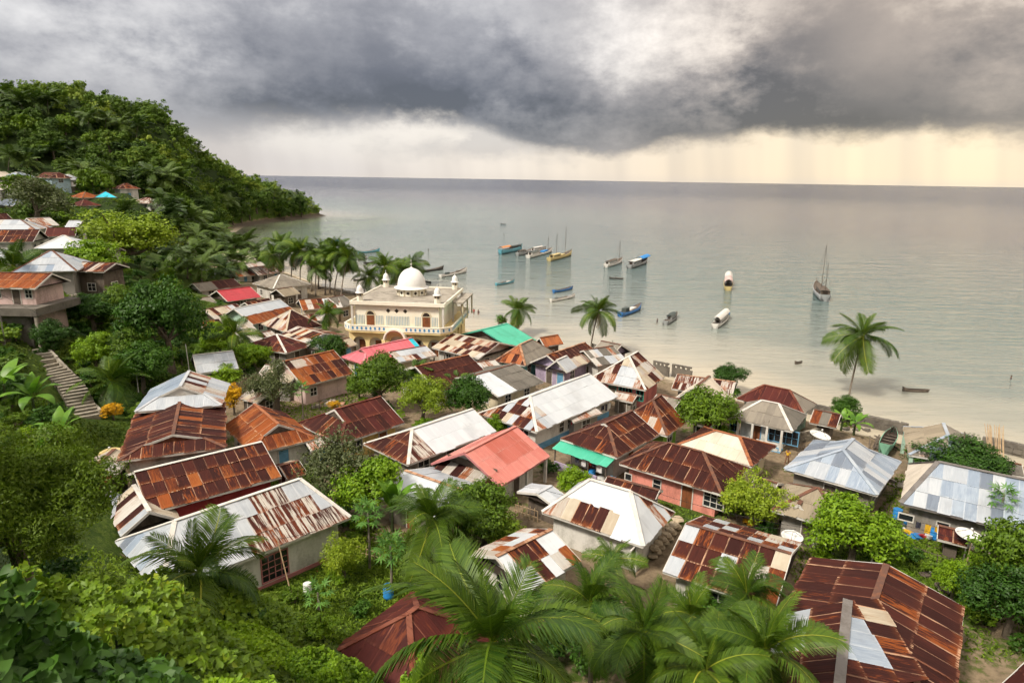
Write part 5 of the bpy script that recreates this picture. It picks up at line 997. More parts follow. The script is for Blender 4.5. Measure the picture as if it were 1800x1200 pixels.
boat('dark two masted sailing boat moored alone', (1450, 530), (1433, 508), ('hull_grey', 'hull_dark', 'wood'), 'sailing_boat', beam=3.4, free=1.5, rise=1.2, cat='sailboat', parts=(('cabin', 0.06, 0.5, 1.1, 'wood', 'wood'), ('mast', 0.1, 8.5, 0.2), ('mast', 0.45, 12.5, 0.4), ('sprit', 2.2), ('stay', 0.48, 13.5, 1.1, 3.0), ('boom', 0.08, 5.5, 0.46, 2.8), ('stay', 0.47, 13.5, 0.1, 9.5)))
boat('bare drifting dugout log boat close to the beach', (1587, 687), (1633, 689), ('wood', 'wood', 'wood_dark'), 'canoe', beam=0.8, free=0.35, rise=0.12, cat='canoe', decked=False)
boat('long dark open boat beyond the mosque dome', (743, 479), (780, 473), DK, beam=1.4, free=0.6, rise=0.7, decked=False, parts=(('thwart', 5),))
boat('pale pink longboat with curved bow beyond the mosque', (774, 488), (821, 478), WH, beam=1.7, free=0.7, rise=1.0, parts=(('cargo', 0.2, 0.3, 0.5, 'tarp_dark'), ('cargo', 0.62, 0.75, 0.35, 'wood')))
boat('tiny dark dugout just past the mosque roof', (741, 494), (758, 498), DK, 'canoe', beam=0.7, free=0.35, rise=0.3, cat='canoe')
boat('long blue and dark boat behind the palm grove', (630, 446), (668, 442), TE, beam=1.6, free=0.7, rise=0.9)
boat('grey boat behind the palm grove below the long blue boat', (628, 458), (646, 455), GY, beam=1.3, free=0.6, rise=0.6)
boat('slim dark canoe behind the palm grove', (640, 464), (664, 461), DK, 'canoe', beam=0.9, free=0.4, rise=0.3, cat='canoe')
boat('dark canoe in the shallows beside the mosque', (622, 494), (642, 492), DK, 'canoe', beam=0.9, free=0.4, rise=0.3, cat='canoe')
boat('bright blue boat glimpsed through the far palm crowns', (566, 427), (596, 424), BL, beam=1.6, free=0.6, rise=0.6)
boat('distant dark raft on the open water', (880, 394), (890, 394), DK, 'raft', beam=1.2, free=0.18, rise=0.02, cat='raft')
boat('half sunken thin canoe in the shallows with two floats', (1398, 640), (1410, 637), ('wood', 'wood', 'wood_dark'), 'canoe', beam=0.5, free=0.25, rise=0.1, cat='canoe')
p0 = U(1558, 800, 1.9)
boat('green open boat lying on the beach among poles', (1552, 800), (1569, 769), ('hull_green', 'hull_green', 'wood_dark'), beam=1.5, free=0.75, rise=0.45, decked=False, z=1.9, lift=0.25, parts=(('thwart', 5),))
# ------------------------------------------------------------------ plants
def mesh_np(name, V, F, mat, tint=None):
    """V (n,3), F (m,k) arrays -> mesh; tint one value per face"""
    me = bpy.data.meshes.new(name); n, (m, k) = len(V), F.shape
    me.vertices.add(n); me.vertices.foreach_set('co', np.asarray(V, np.float32).ravel())
    me.loops.add(m * k); me.loops.foreach_set('vertex_index', F.astype(np.int32).ravel())
    me.polygons.add(m); me.polygons.foreach_set('loop_start', (np.arange(m) * k).astype(np.int32)); me.polygons.foreach_set('loop_total', np.full(m, k, np.int32))
    me.materials.append(mat)
    if tint is not None: a = me.attributes.new('tint', 'FLOAT', 'FACE'); a.data.foreach_set('value', np.asarray(tint, np.float32))
    me.update(calc_edges=True); return me
def unit(a): return a / (np.linalg.norm(a, axis=1, keepdims=True) + 1e-9)
def leaves(P, N, size, g, asp=0.5, droop=0.25):
    """one folded leaf (2 quads-in-1 rhomb) at each point; returns V, F"""
    n = len(P); T = unit(np.cross(N, unit(g.normal(size=(n, 3))))); T[:, 2] -= droop; T = unit(T); B = unit(np.cross(N, T)); N2 = np.cross(T, B)
    s = size * g.uniform(0.65, 1.35, (n, 1))
    V = np.stack([P - T * s * 0.5, P + B * s * asp * 0.5 + N2 * s * 0.10, P + T * s * 0.5 - N2 * s * 0.12, P - B * s * asp * 0.5 + N2 * s * 0.10], 1).reshape(-1, 3)
    return V, np.arange(n * 4).reshape(n, 4)
def lobes_gen(g, n, flat=0.75, spread=0.62, r0=0.36, r1=0.52):
    L = []
    for i in range(n):
        d = g.normal(size=3); d /= np.linalg.norm(d); d[2] = abs(d[2]) * 1.0 - 0.35 if i % 2 else d[2]; k = g.uniform(0.55, 1.0) ** 0.5 * spread
        L.append((*(d * k * np.array((1, 1, flat))), g.uniform(r0, r1)))
    L.append((0, 0, 0, 0.5)); return np.array(L)
def crown_np(seed, nlobe=11, nleaf=4000, leaf=0.085, flat=0.75, spread=0.62, r0=0.34, r1=0.5, asp=0.55, inner=0.25, droop=0.3, rough=0.16, clump=True):
    g = np.random.default_rng(seed); L = lobes_gen(g, nlobe, flat, spread, r0, r1); w = L[:, 3] ** 2; w /= w.sum()
    # second tier: small sprays on each lobe
    ns = max(20, nleaf // 26); li = g.choice(len(L), ns, p=w); d = unit(g.normal(size=(ns, 3))); d[:, 2] = np.where(d[:, 2] < -0.6, -d[:, 2], d[:, 2])
    S = L[li, :3] + d * L[li, 3:4] * g.uniform(0.82, 1.1, (ns, 1)) * np.array((1, 1, flat))
    k = g.integers(0, ns, nleaf); dd = unit(g.normal(size=(nleaf, 3))); rad_ = g.uniform(0.05, 1, (nleaf, 1)) ** 0.5
    P = S[k] + dd * rad_ * rough * np.array((1, 1, 0.62))
    ni = int(nleaf * inner); k2 = g.choice(len(L), ni, p=w); P[:ni] = L[k2, :3] + unit(g.normal(size=(ni, 3))) * L[k2, 3:4] * g.uniform(0.3, 0.85, (ni, 1)) * np.array((1, 1, flat))
    N = unit(d[k] * 0.7 + dd * 0.5 + np.array((0, 0, 0.55)) + g.normal(size=(nleaf, 3)) * 0.35)
    V, F = leaves(P, N, leaf, g, asp, droop)
    tint = np.clip(g.uniform(0.15, 0.85, ns)[k] * 0.6 + g.uniform(0, 1, nleaf) * 0.4, 0, 1)
    return V, F, tint, L
def trunk_mesh(seed, h0, L, mat, r=0.07):
    """trunk from -h0 up into the crown with limbs to the lobes (crown radius = 1)"""
    g = random.Random(seed); mb = MB(); base = (0, 0, -h0); fork = (g.uniform(-0.05, 0.05), g.uniform(-0.05, 0.05), -h0 * 0.35 - 0.1)
    mb.tube([base, (0.02, -0.02, -h0 * 0.7), fork], [r * 1.5, r * 1.05, r * 0.85], 7)
    for l in L[:7]: mb.tube([fork, tuple((fork[i] + l[i]) / 2 + g.uniform(-0.06, 0.06) for i in range(3)), (l[0], l[1], l[2])], [r * 0.6, r * 0.36, r * 0.12], 5)
    return mb.mesh('trunk', MAT[mat])
CROWN = {}
def kind_tree(kind, var=0):
    key = (kind, var)
    if key in CROWN: return CROWN[key]
    s = sum(map(ord, kind)) * 7 + var * 101
    K = dict(round=dict(nleaf=9000, leaf=0.080, nlobe=15, mat='leaf_mid'), dense=dict(nleaf=11000, leaf=0.070, nlobe=19, mat='leaf_dark', r0=0.28, r1=0.44, spread=0.7, inner=0.2), bright=dict(nleaf=9000, leaf=0.078, nlobe=16, mat='leaf_bright', r0=0.28, r1=0.42, spread=0.7),
             yellow=dict(nleaf=9500, leaf=0.068, nlobe=15, mat='leaf_yellow', spread=0.68), olive=dict(nleaf=5200, leaf=0.066, nlobe=12, mat='leaf_olive', r0=0.25, r1=0.4, spread=0.75, inner=0.5, rough=0.26), hill=dict(nleaf=2600, leaf=0.135, nlobe=11, mat='leaf_hill', flat=0.8, inner=0.12),
             hillb=dict(nleaf=2400, leaf=0.13, nlobe=9, mat='leaf_mid', flat=0.7, inner=0.12), fern=dict(nleaf=95000, leaf=0.034, nlobe=50, mat='leaf_fern', r0=0.16, r1=0.30, spread=0.82, asp=0.34, flat=0.85, inner=0.12, droop=0.5, rough=0.10), flower=dict(nleaf=3600, leaf=0.10, nlobe=10, mat='flower', inner=0.1), shrub=dict(nleaf=1500, leaf=0.14, nlobe=8, mat='leaf_mid', flat=0.7, inner=0.3),
             shrubb=dict(nleaf=1500, leaf=0.13, nlobe=8, mat='leaf_bright', flat=0.7, inner=0.3), shrubd=dict(nleaf=1500, leaf=0.13, nlobe=8, mat='leaf_dark', flat=0.75, inner=0.3))[kind]
    mat = K.pop('mat'); V, F, t, L = crown_np(s, **K)
    CROWN[key] = (mesh_np('crown', V, F, MAT[mat], t), {}, L, s); return CROWN[key]
def tree(label, kind, base, R, H, flat=1.0, var=0, cat='tree', group=None, name='tree', rz=None, zoff=0.0):
    """crown radius R, total height H"""
    me, tr, L, s = kind_tree(kind, var); ch = max(H - R * 0.72 * flat, R * 0.45); h0 = round(ch / R * 2) / 2
    key = max(0.5, h0)
    if key not in tr: tr[key] = trunk_mesh(s, key, L, 'bark')
    root = empty(name, base, rng.uniform(0, 6.28) if rz is None else rz, label, cat, group)
    c = obj('crown', me, root, (0, 0, ch + zoff), None, (R, R, R * flat)); tk = obj('trunk', tr[key], root, (0, 0, ch + zoff), None, (R, R, (ch + 0.3 + zoff) / key))
    return root
UNDER = []
def tree_px(label, kind, u, vt, vb, wpx, var=0, D=None, name='tree', cat='tree', group=None):
    """from photo pixels: column u, crown top vt, foot vb, crown width"""
    b = G(u, vb) if D is None else None
    if b is None: b = UD(u, vb, D); b.z = zt(b.x, b.y)
    dist = (b - CAM).length; top = UD(u, vt, b.y).z; R = wpx / 2 / FPX * dist; Hh = max(top - b.z, R * 1.1)
    flat = min(1.45, max(0.65, Hh / (1.75 * R)))
    FOOT.append((b.x, b.y, R * 0.5, 0, 0, 0))
    if cat == 'tree' and group is None and dist < 110: UNDER.append((label, b, R, kind))
    return tree(label, kind, b, R, Hh, flat, var, cat, group, name)
# ---- palms
def frond_np(seed, n=46, droop=0.6, lift=0.5, wid=0.022, length=1.0, ll=0.30, hang=0.5):
    g = np.random.default_rng(seed); m = 12; s = np.linspace(0, 1, m)
    ang = lift - (lift + droop) * s ** 1.25; dx = np.cos(ang); dz = np.sin(ang); X = np.concatenate([[0], np.cumsum((dx[1:] + dx[:-1]) / 2)]) / (m - 1) * length; Z = np.concatenate([[0], np.cumsum((dz[1:] + dz[:-1]) / 2)]) / (m - 1) * length
    V, F, T = [], [], []
    def quad(a, b, c, d, t): k = len(V); V.extend([a, b, c, d]); F.append((k, k + 1, k + 2, k + 3)); T.append(t)
    for i in range(m - 1):
        w0, w1 = 0.014 * (1 - s[i] * 0.8), 0.014 * (1 - s[i + 1] * 0.8)
        quad((X[i], -w0, Z[i] + 0.004), (X[i + 1], -w1, Z[i + 1] + 0.004), (X[i + 1], w1, Z[i + 1] + 0.004), (X[i], w0, Z[i] + 0.004), 1.0)
    for side in (-1, 1):
        for i in range(n):
            t = 0.10 + 0.90 * (i + g.uniform(-0.3, 0.3)) / n; t = min(max(t, 0.06), 0.995); x = np.interp(t, s, X); z = np.interp(t, s, Z); a = np.interp(t, s, ang)
            L = ll * (0.45 + 0.75 * math.sin(min(1, t * 1.15) * math.pi * 0.82 + 0.25)) * g.uniform(0.85, 1.1) * (0.6 if t > 0.93 else 1)
            fw = 0.55 + 0.5 * t + g.uniform(-0.08, 0.08); dn = -0.10 - hang * g.uniform(0.3, 0.9)
            f = np.array((math.cos(a), 0, math.sin(a))); up = np.array((-math.sin(a), 0, math.cos(a))); o = np.array((0, side, 0.0))
            d1 = f * fw + o + up * (0.16 - hang * 0.25); d1 /= np.linalg.norm(d1); d2 = f * fw * 0.8 + o * 0.75 + np.array((0, 0, dn * 1.6)); d2 /= np.linalg.norm(d2)
            p0 = np.array((x, side * 0.006, z)); p1 = p0 + d1 * L * 0.5; p2 = p1 + d2 * L * 0.55; wv = f * wid * 0.5; tt = g.uniform(0.0, 0.62)
            quad(p0 - wv * 0.6, p0 + wv * 0.6, p1 + wv, p1 - wv, tt); quad(p1 - wv, p1 + wv, p2 + wv * 0.15, p2 - wv * 0.15, tt)
    return np.array(V), np.array(F), np.array(T)
FROND = [mesh_np('frond', *(lambda a: (a[0], a[1], MAT['frond'], a[2]))(frond_np(i, 60, dr, li, 0.0185, 1.0, 0.29, hg))) for i, (dr, li, hg) in enumerate(((0.35, 0.25, 0.25), (0.75, 0.45, 0.45), (1.05, 0.40, 0.6), (0.9, 0.1, 0.8)))]
SPEAR = mesh_np('frond', *(lambda a: (a[0], a[1], MAT['frond'], a[2]))(frond_np(21, 40, 0.15, 0.1, 0.018, 0.85, 0.15, 0.05)))
def palm_far_mesh(seed, nf=17):
    g = np.random.default_rng(seed); Vs, Fs, Ts, off = [], [], [], 0
    for k in range(nf):
        el = g.uniform(-0.55, 1.1); V, F, T = frond_np(seed * 50 + k, 15, g.uniform(0.6, 1.1), 0.25, 0.06, g.uniform(0.85, 1.1), 0.30, 0.6)
        R = np.array(Matrix.Rotation(k * 2.399 + g.uniform(-0.2, 0.2), 3, 'Z') @ Matrix.Rotation(-el, 3, 'Y')); V = V @ R.T; Vs.append(V); Fs.append(F + off); Ts.append(T * 0.6 + g.uniform(0, 0.3)); off += len(V)
    return mesh_np('crown', np.concatenate(Vs), np.concatenate(Fs), MAT['frond_far'], np.concatenate(Ts))
PALM_FAR = [palm_far_mesh(s) for s in (1, 2, 3, 4)]
DEAD = mesh_np('dead_frond', *(lambda a: (a[0], a[1], MAT['frond_dead'], a[2]))(frond_np(31, 30, 1.2, 0.0, 0.014, 0.9, 0.16, 0.9)))
COCO = MB().lathe([(0, -0.14), (0.09, -0.1), (0.12, 0), (0.09, 0.11), (0, 0.15)], 7).mesh('coconut', MAT['leaf_yellow'])
def palm(label, base, top, Lf, nf=19, far=False, group=None, var=0, young=False, r0=0.17):
    """coconut palm: base and crown points in the world, frond length Lf"""
    base = Vector(base); top = Vector(top); root = empty('palm_tree', base, 0, label, 'palm', group); d = top - base; pts = []; rs = []
    for i in range(9):
        t = i / 8; bend = Vector((d.x, d.y, 0)) * (t ** 1.7) + Vector((0, 0, d.z * t)); pts.append(bend); rs.append(r0 * (1.35 - 0.6 * min(1, t * 4)) if t < 0.25 else r0 * (0.75 - 0.2 * t))
    MB().tube(pts, rs, 7).build('trunk', MAT['palm_bark'], root, True)
    r = random.Random(var * 77 + int(base.x * 10)); tp = d
    if far:
        obj('crown', PALM_FAR[var % 4], root, tp, (r.uniform(-0.15, 0.15), r.uniform(-0.15, 0.15), r.uniform(0, 6.28)), (Lf,) * 3); return root
    wind = r.uniform(0, 6.28); tilt = Matrix.Rotation(r.uniform(0.05, 0.24), 4, Vector((math.cos(wind), math.sin(wind), 0))); dr_ = r.uniform(-0.12, 0.16)
    for k in range(nf):
        if r.random() < 0.08: continue
        t = (k + 0.5) / nf; el = rad(70) - dr_ - t ** 0.85 * rad(118 if not young else 90) + r.uniform(-0.1, 0.1); az = k * 2.39996 + r.uniform(-0.4, 0.4); fm = FROND[0 if t < 0.25 else 1 if t < 0.55 else 2 if t < 0.85 else 3]
        s = Lf * (0.62 + 0.38 * min(1.0, t / 0.45)) * r.uniform(0.86, 1.1); o = obj('frond', fm, root); M = Matrix.Translation(tp + Vector((0, 0, 0.1))) @ tilt @ Matrix.Rotation(az, 4, 'Z') @ Matrix.Rotation(-el, 4, 'Y') @ Matrix.Rotation(r.uniform(-0.8, 0.8), 4, 'X') @ Matrix.Scale(s, 4); o.matrix_basis = M
    for k in range(2): o = obj('frond', SPEAR, root); o.matrix_basis = Matrix.Translation(tp + Vector((0, 0, 0.1))) @ Matrix.Rotation(k * 2.1, 4, 'Z') @ Matrix.Rotation(-rad(80 - 8 * k), 4, 'Y') @ Matrix.Scale(Lf * 0.6, 4)
    for k in range(r.randint(1, 3)): o = obj('dead_frond', DEAD, root); o.matrix_basis = Matrix.Translation(tp) @ Matrix.Rotation(r.uniform(0, 6.28), 4, 'Z') @ Matrix.Rotation(rad(r.uniform(38, 62)), 4, 'Y') @ Matrix.Scale(Lf * r.uniform(0.7, 0.95), 4)
    for k in range(5): a = k * 1.3; obj('coconut', COCO, root, tp + Vector((0.25 * math.cos(a), 0.25 * math.sin(a), -0.15 - 0.08 * (k % 2))))
    return root
def palm_px(label, ub, vb, uc, vc, fpx, nf=19, far=False, group=None, var=0, zc=None, young=False, D=None):
    """foot pixel, crown centre pixel, frond length in pixels; zc fixes the crown height instead of the foot"""
    if zc is not None:
        top = U(uc, vc, zc); b = Vector((top.x + (ub - uc) / FPX * top.y, top.y - 0.3, 0)); b.z = zt(b.x, b.y)
    else:
        b = G(ub, vb) if D is None else UD(ub, vb, D); b.z = zt(b.x, b.y); top = UD(uc, vc, b.y)
        if top.z < b.z + 1.2: top.z = b.z + 1.2
    Lf = fpx / FPX * (top - CAM).length; FOOT.append((b.x, b.y, 0.6, 0, 0, 0))
    return palm(label, (b.x, b.y, b.z - 0.15), top, Lf, nf, far, group, var, young, 0.2 if not far else 0.22)
# ---- banana and papaya
def banana_leaf(seed, L=1.0, w=0.26, droop=0.9, lift=1.0):
    g = np.random.default_rng(seed); m = 9; V, F, T = [], [], []; s = np.linspace(0, 1, m); ang = lift - (lift * 0.4 + droop) * s ** 1.5; X = np.cumsum(np.cos(ang)) / m * L; Z = np.cumsum(np.sin(ang)) / m * L
    for i in range(m):
        ww = w * 0.5 * (math.sin(min(1, s[i] * 1.04 + 0.03) * math.pi) ** 0.55 if s[i] > 0.16 else 0.12) + 0.004
        V += [(X[i], -ww, Z[i] - ww * 0.25), (X[i], 0, Z[i]), (X[i], ww, Z[i] - ww * 0.25)]
    for i in range(m - 1):
        a = i * 3; F += [(a, a + 3, a + 4, a + 1), (a + 1, a + 4, a + 5, a + 2)]; T += [g.uniform(0.2, 0.8)] * 2
    return mesh_np('leaf', np.array(V), np.array(F), MAT['banana'], np.array(T))
BAN = [banana_leaf(i, 1.0, w, dr, li) for i, (w, dr, li) in enumerate(((0.30, 0.5, 1.3), (0.28, 1.1, 1.1), (0.26, 1.5, 0.9)))]
def banana(label, base, Lf, n=9, H=1.6, group=None, seed=1, upright=False):
    root = empty('banana_plant', base, 0, label, 'banana plant', group); r = random.Random(seed)
    MB().tube([(0, 0, -0.2), (0.03, 0, H * 0.6), (0.05, 0, H)], [0.16, 0.12, 0.08], 7).build('stem', MAT['leaf_olive'], root)
    for k in range(n):
        o = obj('leaf', BAN[0 if upright else k % 3], root); o.matrix_basis = Matrix.Translation((0.04, 0, H - 0.15)) @ Matrix.Rotation(k * 2.4 + r.uniform(-0.3, 0.3), 4, 'Z') @ Matrix.Rotation(r.uniform(-0.25, 0.3) - (0.25 if upright else 0), 4, 'Y') @ Matrix.Scale(Lf * r.uniform(0.8, 1.1), 4)
    return root
def papaya_leaf():
    V, F = [(0, 0, 0)], []
    tips = 7
    for i in range(tips):
        a = -2.3 + 4.6 * i / (tips - 1); l = 0.5 * (1 - 0.3 * abs(a) / 2.3); b = len(V)
        V += [(0.16 * math.cos(a - 0.32), 0.16 * math.sin(a - 0.32), -0.01), (l * math.cos(a), l * math.sin(a), -0.12), (0.16 * math.cos(a + 0.32), 0.16 * math.sin(a + 0.32), -0.01)]; F.append((0, b, b + 1, b + 2))
    V2 = [(x + 0.62, y, z - 0.06) for x, y, z in V]; k = len(V2); V2 += [(0, -0.012, 0), (0.62, -0.008, -0.05), (0.62, 0.008, -0.05), (0, 0.012, 0)]; F.append((k, k + 1, k + 2, k + 3))
    return mesh_np('leaf', np.array(V2), np.array(F), MAT['papaya'], np.random.default_rng(4).uniform(0.2, 0.8, len(F)))
PAP = papaya_leaf()
def papaya(label, base, H, Lf, n=20, seed=1, group=None):
    root = empty('papaya_tree', base, 0, label, 'papaya tree', group); r = random.Random(seed)
    MB().tube([(0, 0, -0.2), (0.05, 0.03, H * 0.5), (0.02, 0, H)], [0.11, 0.09, 0.06], 7).build('trunk', MAT['palm_bark'], root)
    for k in range(n):
        t = (k + 0.5) / n; el = rad(70) - t * rad(95); o = obj('leaf', PAP, root)
        o.matrix_basis = Matrix.Translation((0.02, 0, H - 0.35 * t)) @ Matrix.Rotation(k * 2.4, 4, 'Z') @ Matrix.Rotation(-el, 4, 'Y') @ Matrix.Scale(Lf * r.uniform(0.85, 1.1), 4)
    return root

# ---- placed one by one --------------------------------------------------------------------
NP = [('largest palm, its fronds sweeping over the dark red roof', 866, 1132, 12.5, 212, 20), ('palm before the white zinc hip roof, beside the largest palm', 1036, 1062, 8.5, 112, 17), ('young palm rising against the white zinc hip roof', 1078, 985, 5.6, 60, 12), ('palm with visible ringed trunk amid the near row', 1130, 1112, 9.5, 120, 16),
      ('palm before the long patchwork gable roof', 1312, 1045, 7.5, 92, 16), ('palm low beside the huge rust roof', 1345, 1145, 9.0, 126, 17), ('shaded palm at the lower edge beneath the patchwork roof', 1240, 1180, 9.0, 124, 17), ('palm between the ringed trunk palm and the patchwork roof', 1215, 1085, 7.5, 92, 16)]
for i, (lb, u, v, z, f, n) in enumerate(NP): palm_px(lb, u + 10, 0, u, v, f, n, zc=z, var=i)
palm_px('palm with drooping yellow fronds by the papaya trees', 745, 1010, 757, 915, 105, 18, var=11)
palm_px('short bushy palm in front of the long white house', 350, 1085, 352, 1010, 118, 19, var=12)
palm_px('palm with arching fronds beside the stone stairs', 172, 725, 195, 672, 66, 17, var=13)
palm_px('palm rising over the plain pale zinc roof', 404, 640, 412, 588, 48, 15, var=14)
palm_px('yellow green palm beside the mosque wall', 574, 602, 576, 552, 36, 16, var=15)
palm_px('palm at the beach behind the green roof', 909, 588, 911, 545, 42, 17, var=16)
palm_px('tall leaning palm over the beach near the lilac house', 1037, 622, 1052, 548, 48, 18, var=17)
palm_px('tallest palm, leaning seaward at the beach edge', 1487, 728, 1517, 592, 66, 18, var=18, D=92)
palm_px('small palm sprouting behind the pair of round trees', 800, 705, 803, 672, 30, 13, var=19, young=True)
palm_px('palm beside the leafy tree near the pink roof', 728, 700, 733, 655, 40, 15, var=20)
palm_px('palm in front of the pale zinc slope house', 18, 520, 22, 470, 62, 16, var=21)
GP = [(470, 505, 478, 448, 36), (492, 500, 492, 432, 38), (512, 506, 516, 444, 36), (528, 510, 530, 440, 40), (548, 512, 552, 450, 38), (560, 508, 566, 440, 38), (588, 520, 604, 446, 42), (580, 515, 590, 436, 38), (572, 518, 578, 455, 36), (600, 525, 612, 455, 36), (555, 520, 556, 470, 34)]
ORD = 'first second third fourth fifth sixth seventh eighth ninth tenth eleventh'.split()
for i, a in enumerate(sorted(GP, key=lambda q: q[2])): palm_px('slender coconut palm, ' + ORD[i] + ' crown from the hill side in the grove by the mosque', *a, nf=15, group='palm grove by the mosque', var=30 + i)
for i, (a, lb) in enumerate((((668, 515, 676, 470, 42), 'broad palm right behind the mosque corner cupola'), ((697, 505, 700, 474, 40), 'palm behind the mosque dome'), ((722, 500, 722, 466, 36), 'palm whose crown tops the mosque dome'), ((640, 520, 648, 487, 34), 'low palm at the mosque rear corner'))): palm_px(lb, *a, nf=16, var=50 + i)
MP = [(355, 500, 355, 465, 32), (388, 498, 390, 472, 30), (330, 490, 330, 462, 30), (412, 470, 412, 432, 30), (432, 468, 430, 425, 30), (398, 462, 396, 430, 28), (370, 480, 372, 448, 30), (345, 455, 345, 415, 26), (318, 440, 316, 395, 30), (290, 425, 292, 380, 30), (305, 430, 305, 372, 28), (330, 430, 334, 385, 28), (360, 440, 362, 402, 26), (382, 445, 384, 412, 26), (270, 420, 268, 385, 26), (250, 430, 250, 392, 26), (445, 470, 448, 442, 28), (225, 400, 222, 372, 26), (310, 470, 308, 440, 28), (340, 475, 341, 440, 28), (405, 485, 405, 455, 28), (425, 490, 424, 460, 28), (460, 480, 462, 452, 28), (380, 430, 381, 398, 24), (300, 400, 300, 358, 24), (280, 385, 282, 350, 24), (350, 410, 352, 378, 22)]
for i, a in enumerate(MP): palm_px('coconut palm in the low wood between hill and beach', *a, far=True, group='palms between hill and beach', var=i)
HP = [(290, 350, 290, 310, 30), (310, 348, 312, 318, 26), (262, 345, 265, 305, 26), (145, 335, 147, 303, 28), (195, 335, 198, 305, 24), (98, 285, 93, 265, 24), (30, 200, 8, 165, 22), (40, 210, 38, 178, 22), (155, 235, 157, 205, 22), (185, 232, 187, 208, 20), (210, 245, 212, 218, 22), (240, 250, 243, 222, 22), (60, 205, 62, 180, 22), (20, 205, 22, 180, 22), (85, 200, 84, 172, 20), (175, 205, 177, 185, 18), (15, 300, 18, 275, 22), (50, 300, 45, 285, 22), (130, 330, 128, 300, 22), (400, 385, 402, 355, 20), (425, 385, 424, 362, 18), (395, 370, 392, 340, 20), (470, 360, 472, 336, 12), (480, 362, 483, 338, 12), (495, 364, 497, 341, 12), (508, 366, 510, 343, 12), (525, 367, 524, 342, 12)]
for i, a in enumerate(HP): palm_px('coconut palm standing on the forested hill', *a, far=True, group='palms on the forested hill', var=i)
T = tree_px
T('huge dark glossy tree on the slope above the pale zinc roof', 'dense', 303, 482, 655, 135, 0)
T('large feathery tree filling the near slope', 'fern', 42, 748, 1010, 272, 0, D=23)
T('wide yellow green tree below the hillside houses', 'yellow', 215, 362, 470, 150, 0)
T('second crown of the pale green wood beside the slope houses', 'bright', 175, 420, 500, 90, 1)
T('round olive tree among the upper hillside houses', 'olive', 68, 310, 402, 105, 0)
T('globe shaped bright tree above the stairs', 'bright', 172, 578, 660, 62, 0)
T('dark spreading bush under the grey slope wall', 'dense', 165, 515, 580, 80, 1)
T('loose green tree beside the terrace of the pale pink house', 'round', 215, 500, 575, 70, 1)
T('shadowy shrub tree at the terrace foot', 'dense', 95, 560, 625, 60, 2)
T('dark thicket tree left of the plain zinc roof', 'dense', 255, 600, 690, 90, 2)
T('tangled green tree beneath the huge glossy tree', 'round', 232, 575, 660, 70, 0)
T('light green bush by the plain pale zinc roof', 'bright', 388, 565, 640, 62, 1)
T('bright hedge tree behind the tan low roof', 'bright', 448, 600, 655, 70, 0)
T('bright hedge beside the yellow bush', 'bright', 398, 640, 690, 62, 1)
T('thin grey leaved tree in front of the low tan roof', 'olive', 485, 628, 735, 88, 1)
T('dark tree between the white ridge and pink roofs', 'dense', 578, 585, 650, 66, 0)
T('tall leafy tree behind the maroon roof, beside the pink roof', 'round', 672, 620, 722, 100, 1)
T('small bush by the pale pink wall', 'round', 632, 660, 705, 50, 0)
T('pale green round tree, left of the pair in the middle yards', 'yellow', 745, 662, 748, 92, 1)
T('dark green round tree, right of the pair in the middle yards', 'dense', 822, 660, 745, 82, 1)
T('leafy bush touching the white patchwork hip roof', 'bright', 872, 728, 775, 44, 1)
T('mottled tree overhanging the bright lawn', 'olive', 600, 762, 890, 140, 0)
T('glossy green tree in front of the mottled tree', 'bright', 650, 800, 915, 130, 0)
T('round tree with yellow tips before the coral roof', 'round', 850, 848, 960, 135, 0)
T('low yellow green bush under the round tree', 'yellow', 880, 905, 965, 80, 1)
T('small tree beside the plain zinc shed', 'bright', 1010, 822, 882, 72, 1)
T('wide leafy tree before the white verandah house', 'round', 1238, 682, 775, 108, 1)
T('round glossy tree on the beach wall', 'dense', 1283, 638, 690, 60, 0)
T('light green feathery tree beside the coral house corner', 'yellow', 1327, 828, 925, 108, 0)
T('full green tree in front of the tan porch roof', 'bright', 1493, 875, 1000, 145, 0)
T('dark mango tree in front of the grey shore roof', 'dense', 1680, 785, 850, 125, 1)
T('small tree beside the white house eave', 'yellow', 606, 935, 1015, 72, 0)
T('tree at the yard corner beside the blue long roof', 'round', 1765, 900, 1060, 120, 0)
T('dark shrub tree behind the huge rust roof', 'dense', 1770, 1000, 1120, 130, 2)
T('young tree beside the power pole below the satellite dish', 'bright', 1672, 985, 1060, 60, 1)
T('dark broad papaya like tree at the ruined shore shed', 'dense', 1484, 694, 745, 44, 2)
T('yellow flowering bush beside the pale blue roof', 'flower', 412, 672, 730, 46, 0, name='flowering_bush', cat='bush')
T('yellow flowering shrub at the foot of the stairs palm', 'flower', 200, 706, 738, 36, 1, name='flowering_bush', cat='bush')
T('low yellow flower bed behind the maroon roof', 'flower', 588, 704, 722, 26, 0, name='flowering_bush', cat='bush')
T('yellow croton bush under the feathery light green tree', 'flower', 1316, 912, 925, 22, 1, name='flowering_bush', cat='bush')
T('small tree growing through the rust and tan roof', 'olive', 817, 600, 640, 24, 1)
T('small tree at the beach behind the green roof', 'round', 882, 552, 583, 20, 0)
def bpx(f, label, u, v, *a, **k): f(label, G(u, v), *a, **k)
bpx(banana, 'upright bright banana clump behind the papaya trees', 690, 935, 3.6, 11, 1.8, seed=2, upright=True)
bpx(banana, 'banana plant by the ruined shore shed', 1500, 765, 2.4, 9, 1.4, seed=3)
bpx(banana, 'banana plant next to the beached green boat', 1478, 757, 2.2, 8, 1.2, seed=9)
bpx(banana, 'big banana plant at the stair side', 62, 735, 3.4, 9, 2.0, seed=4)
bpx(banana, 'banana plant at the picture edge on the slope', 12, 715, 3.6, 9, 2.2, seed=5)
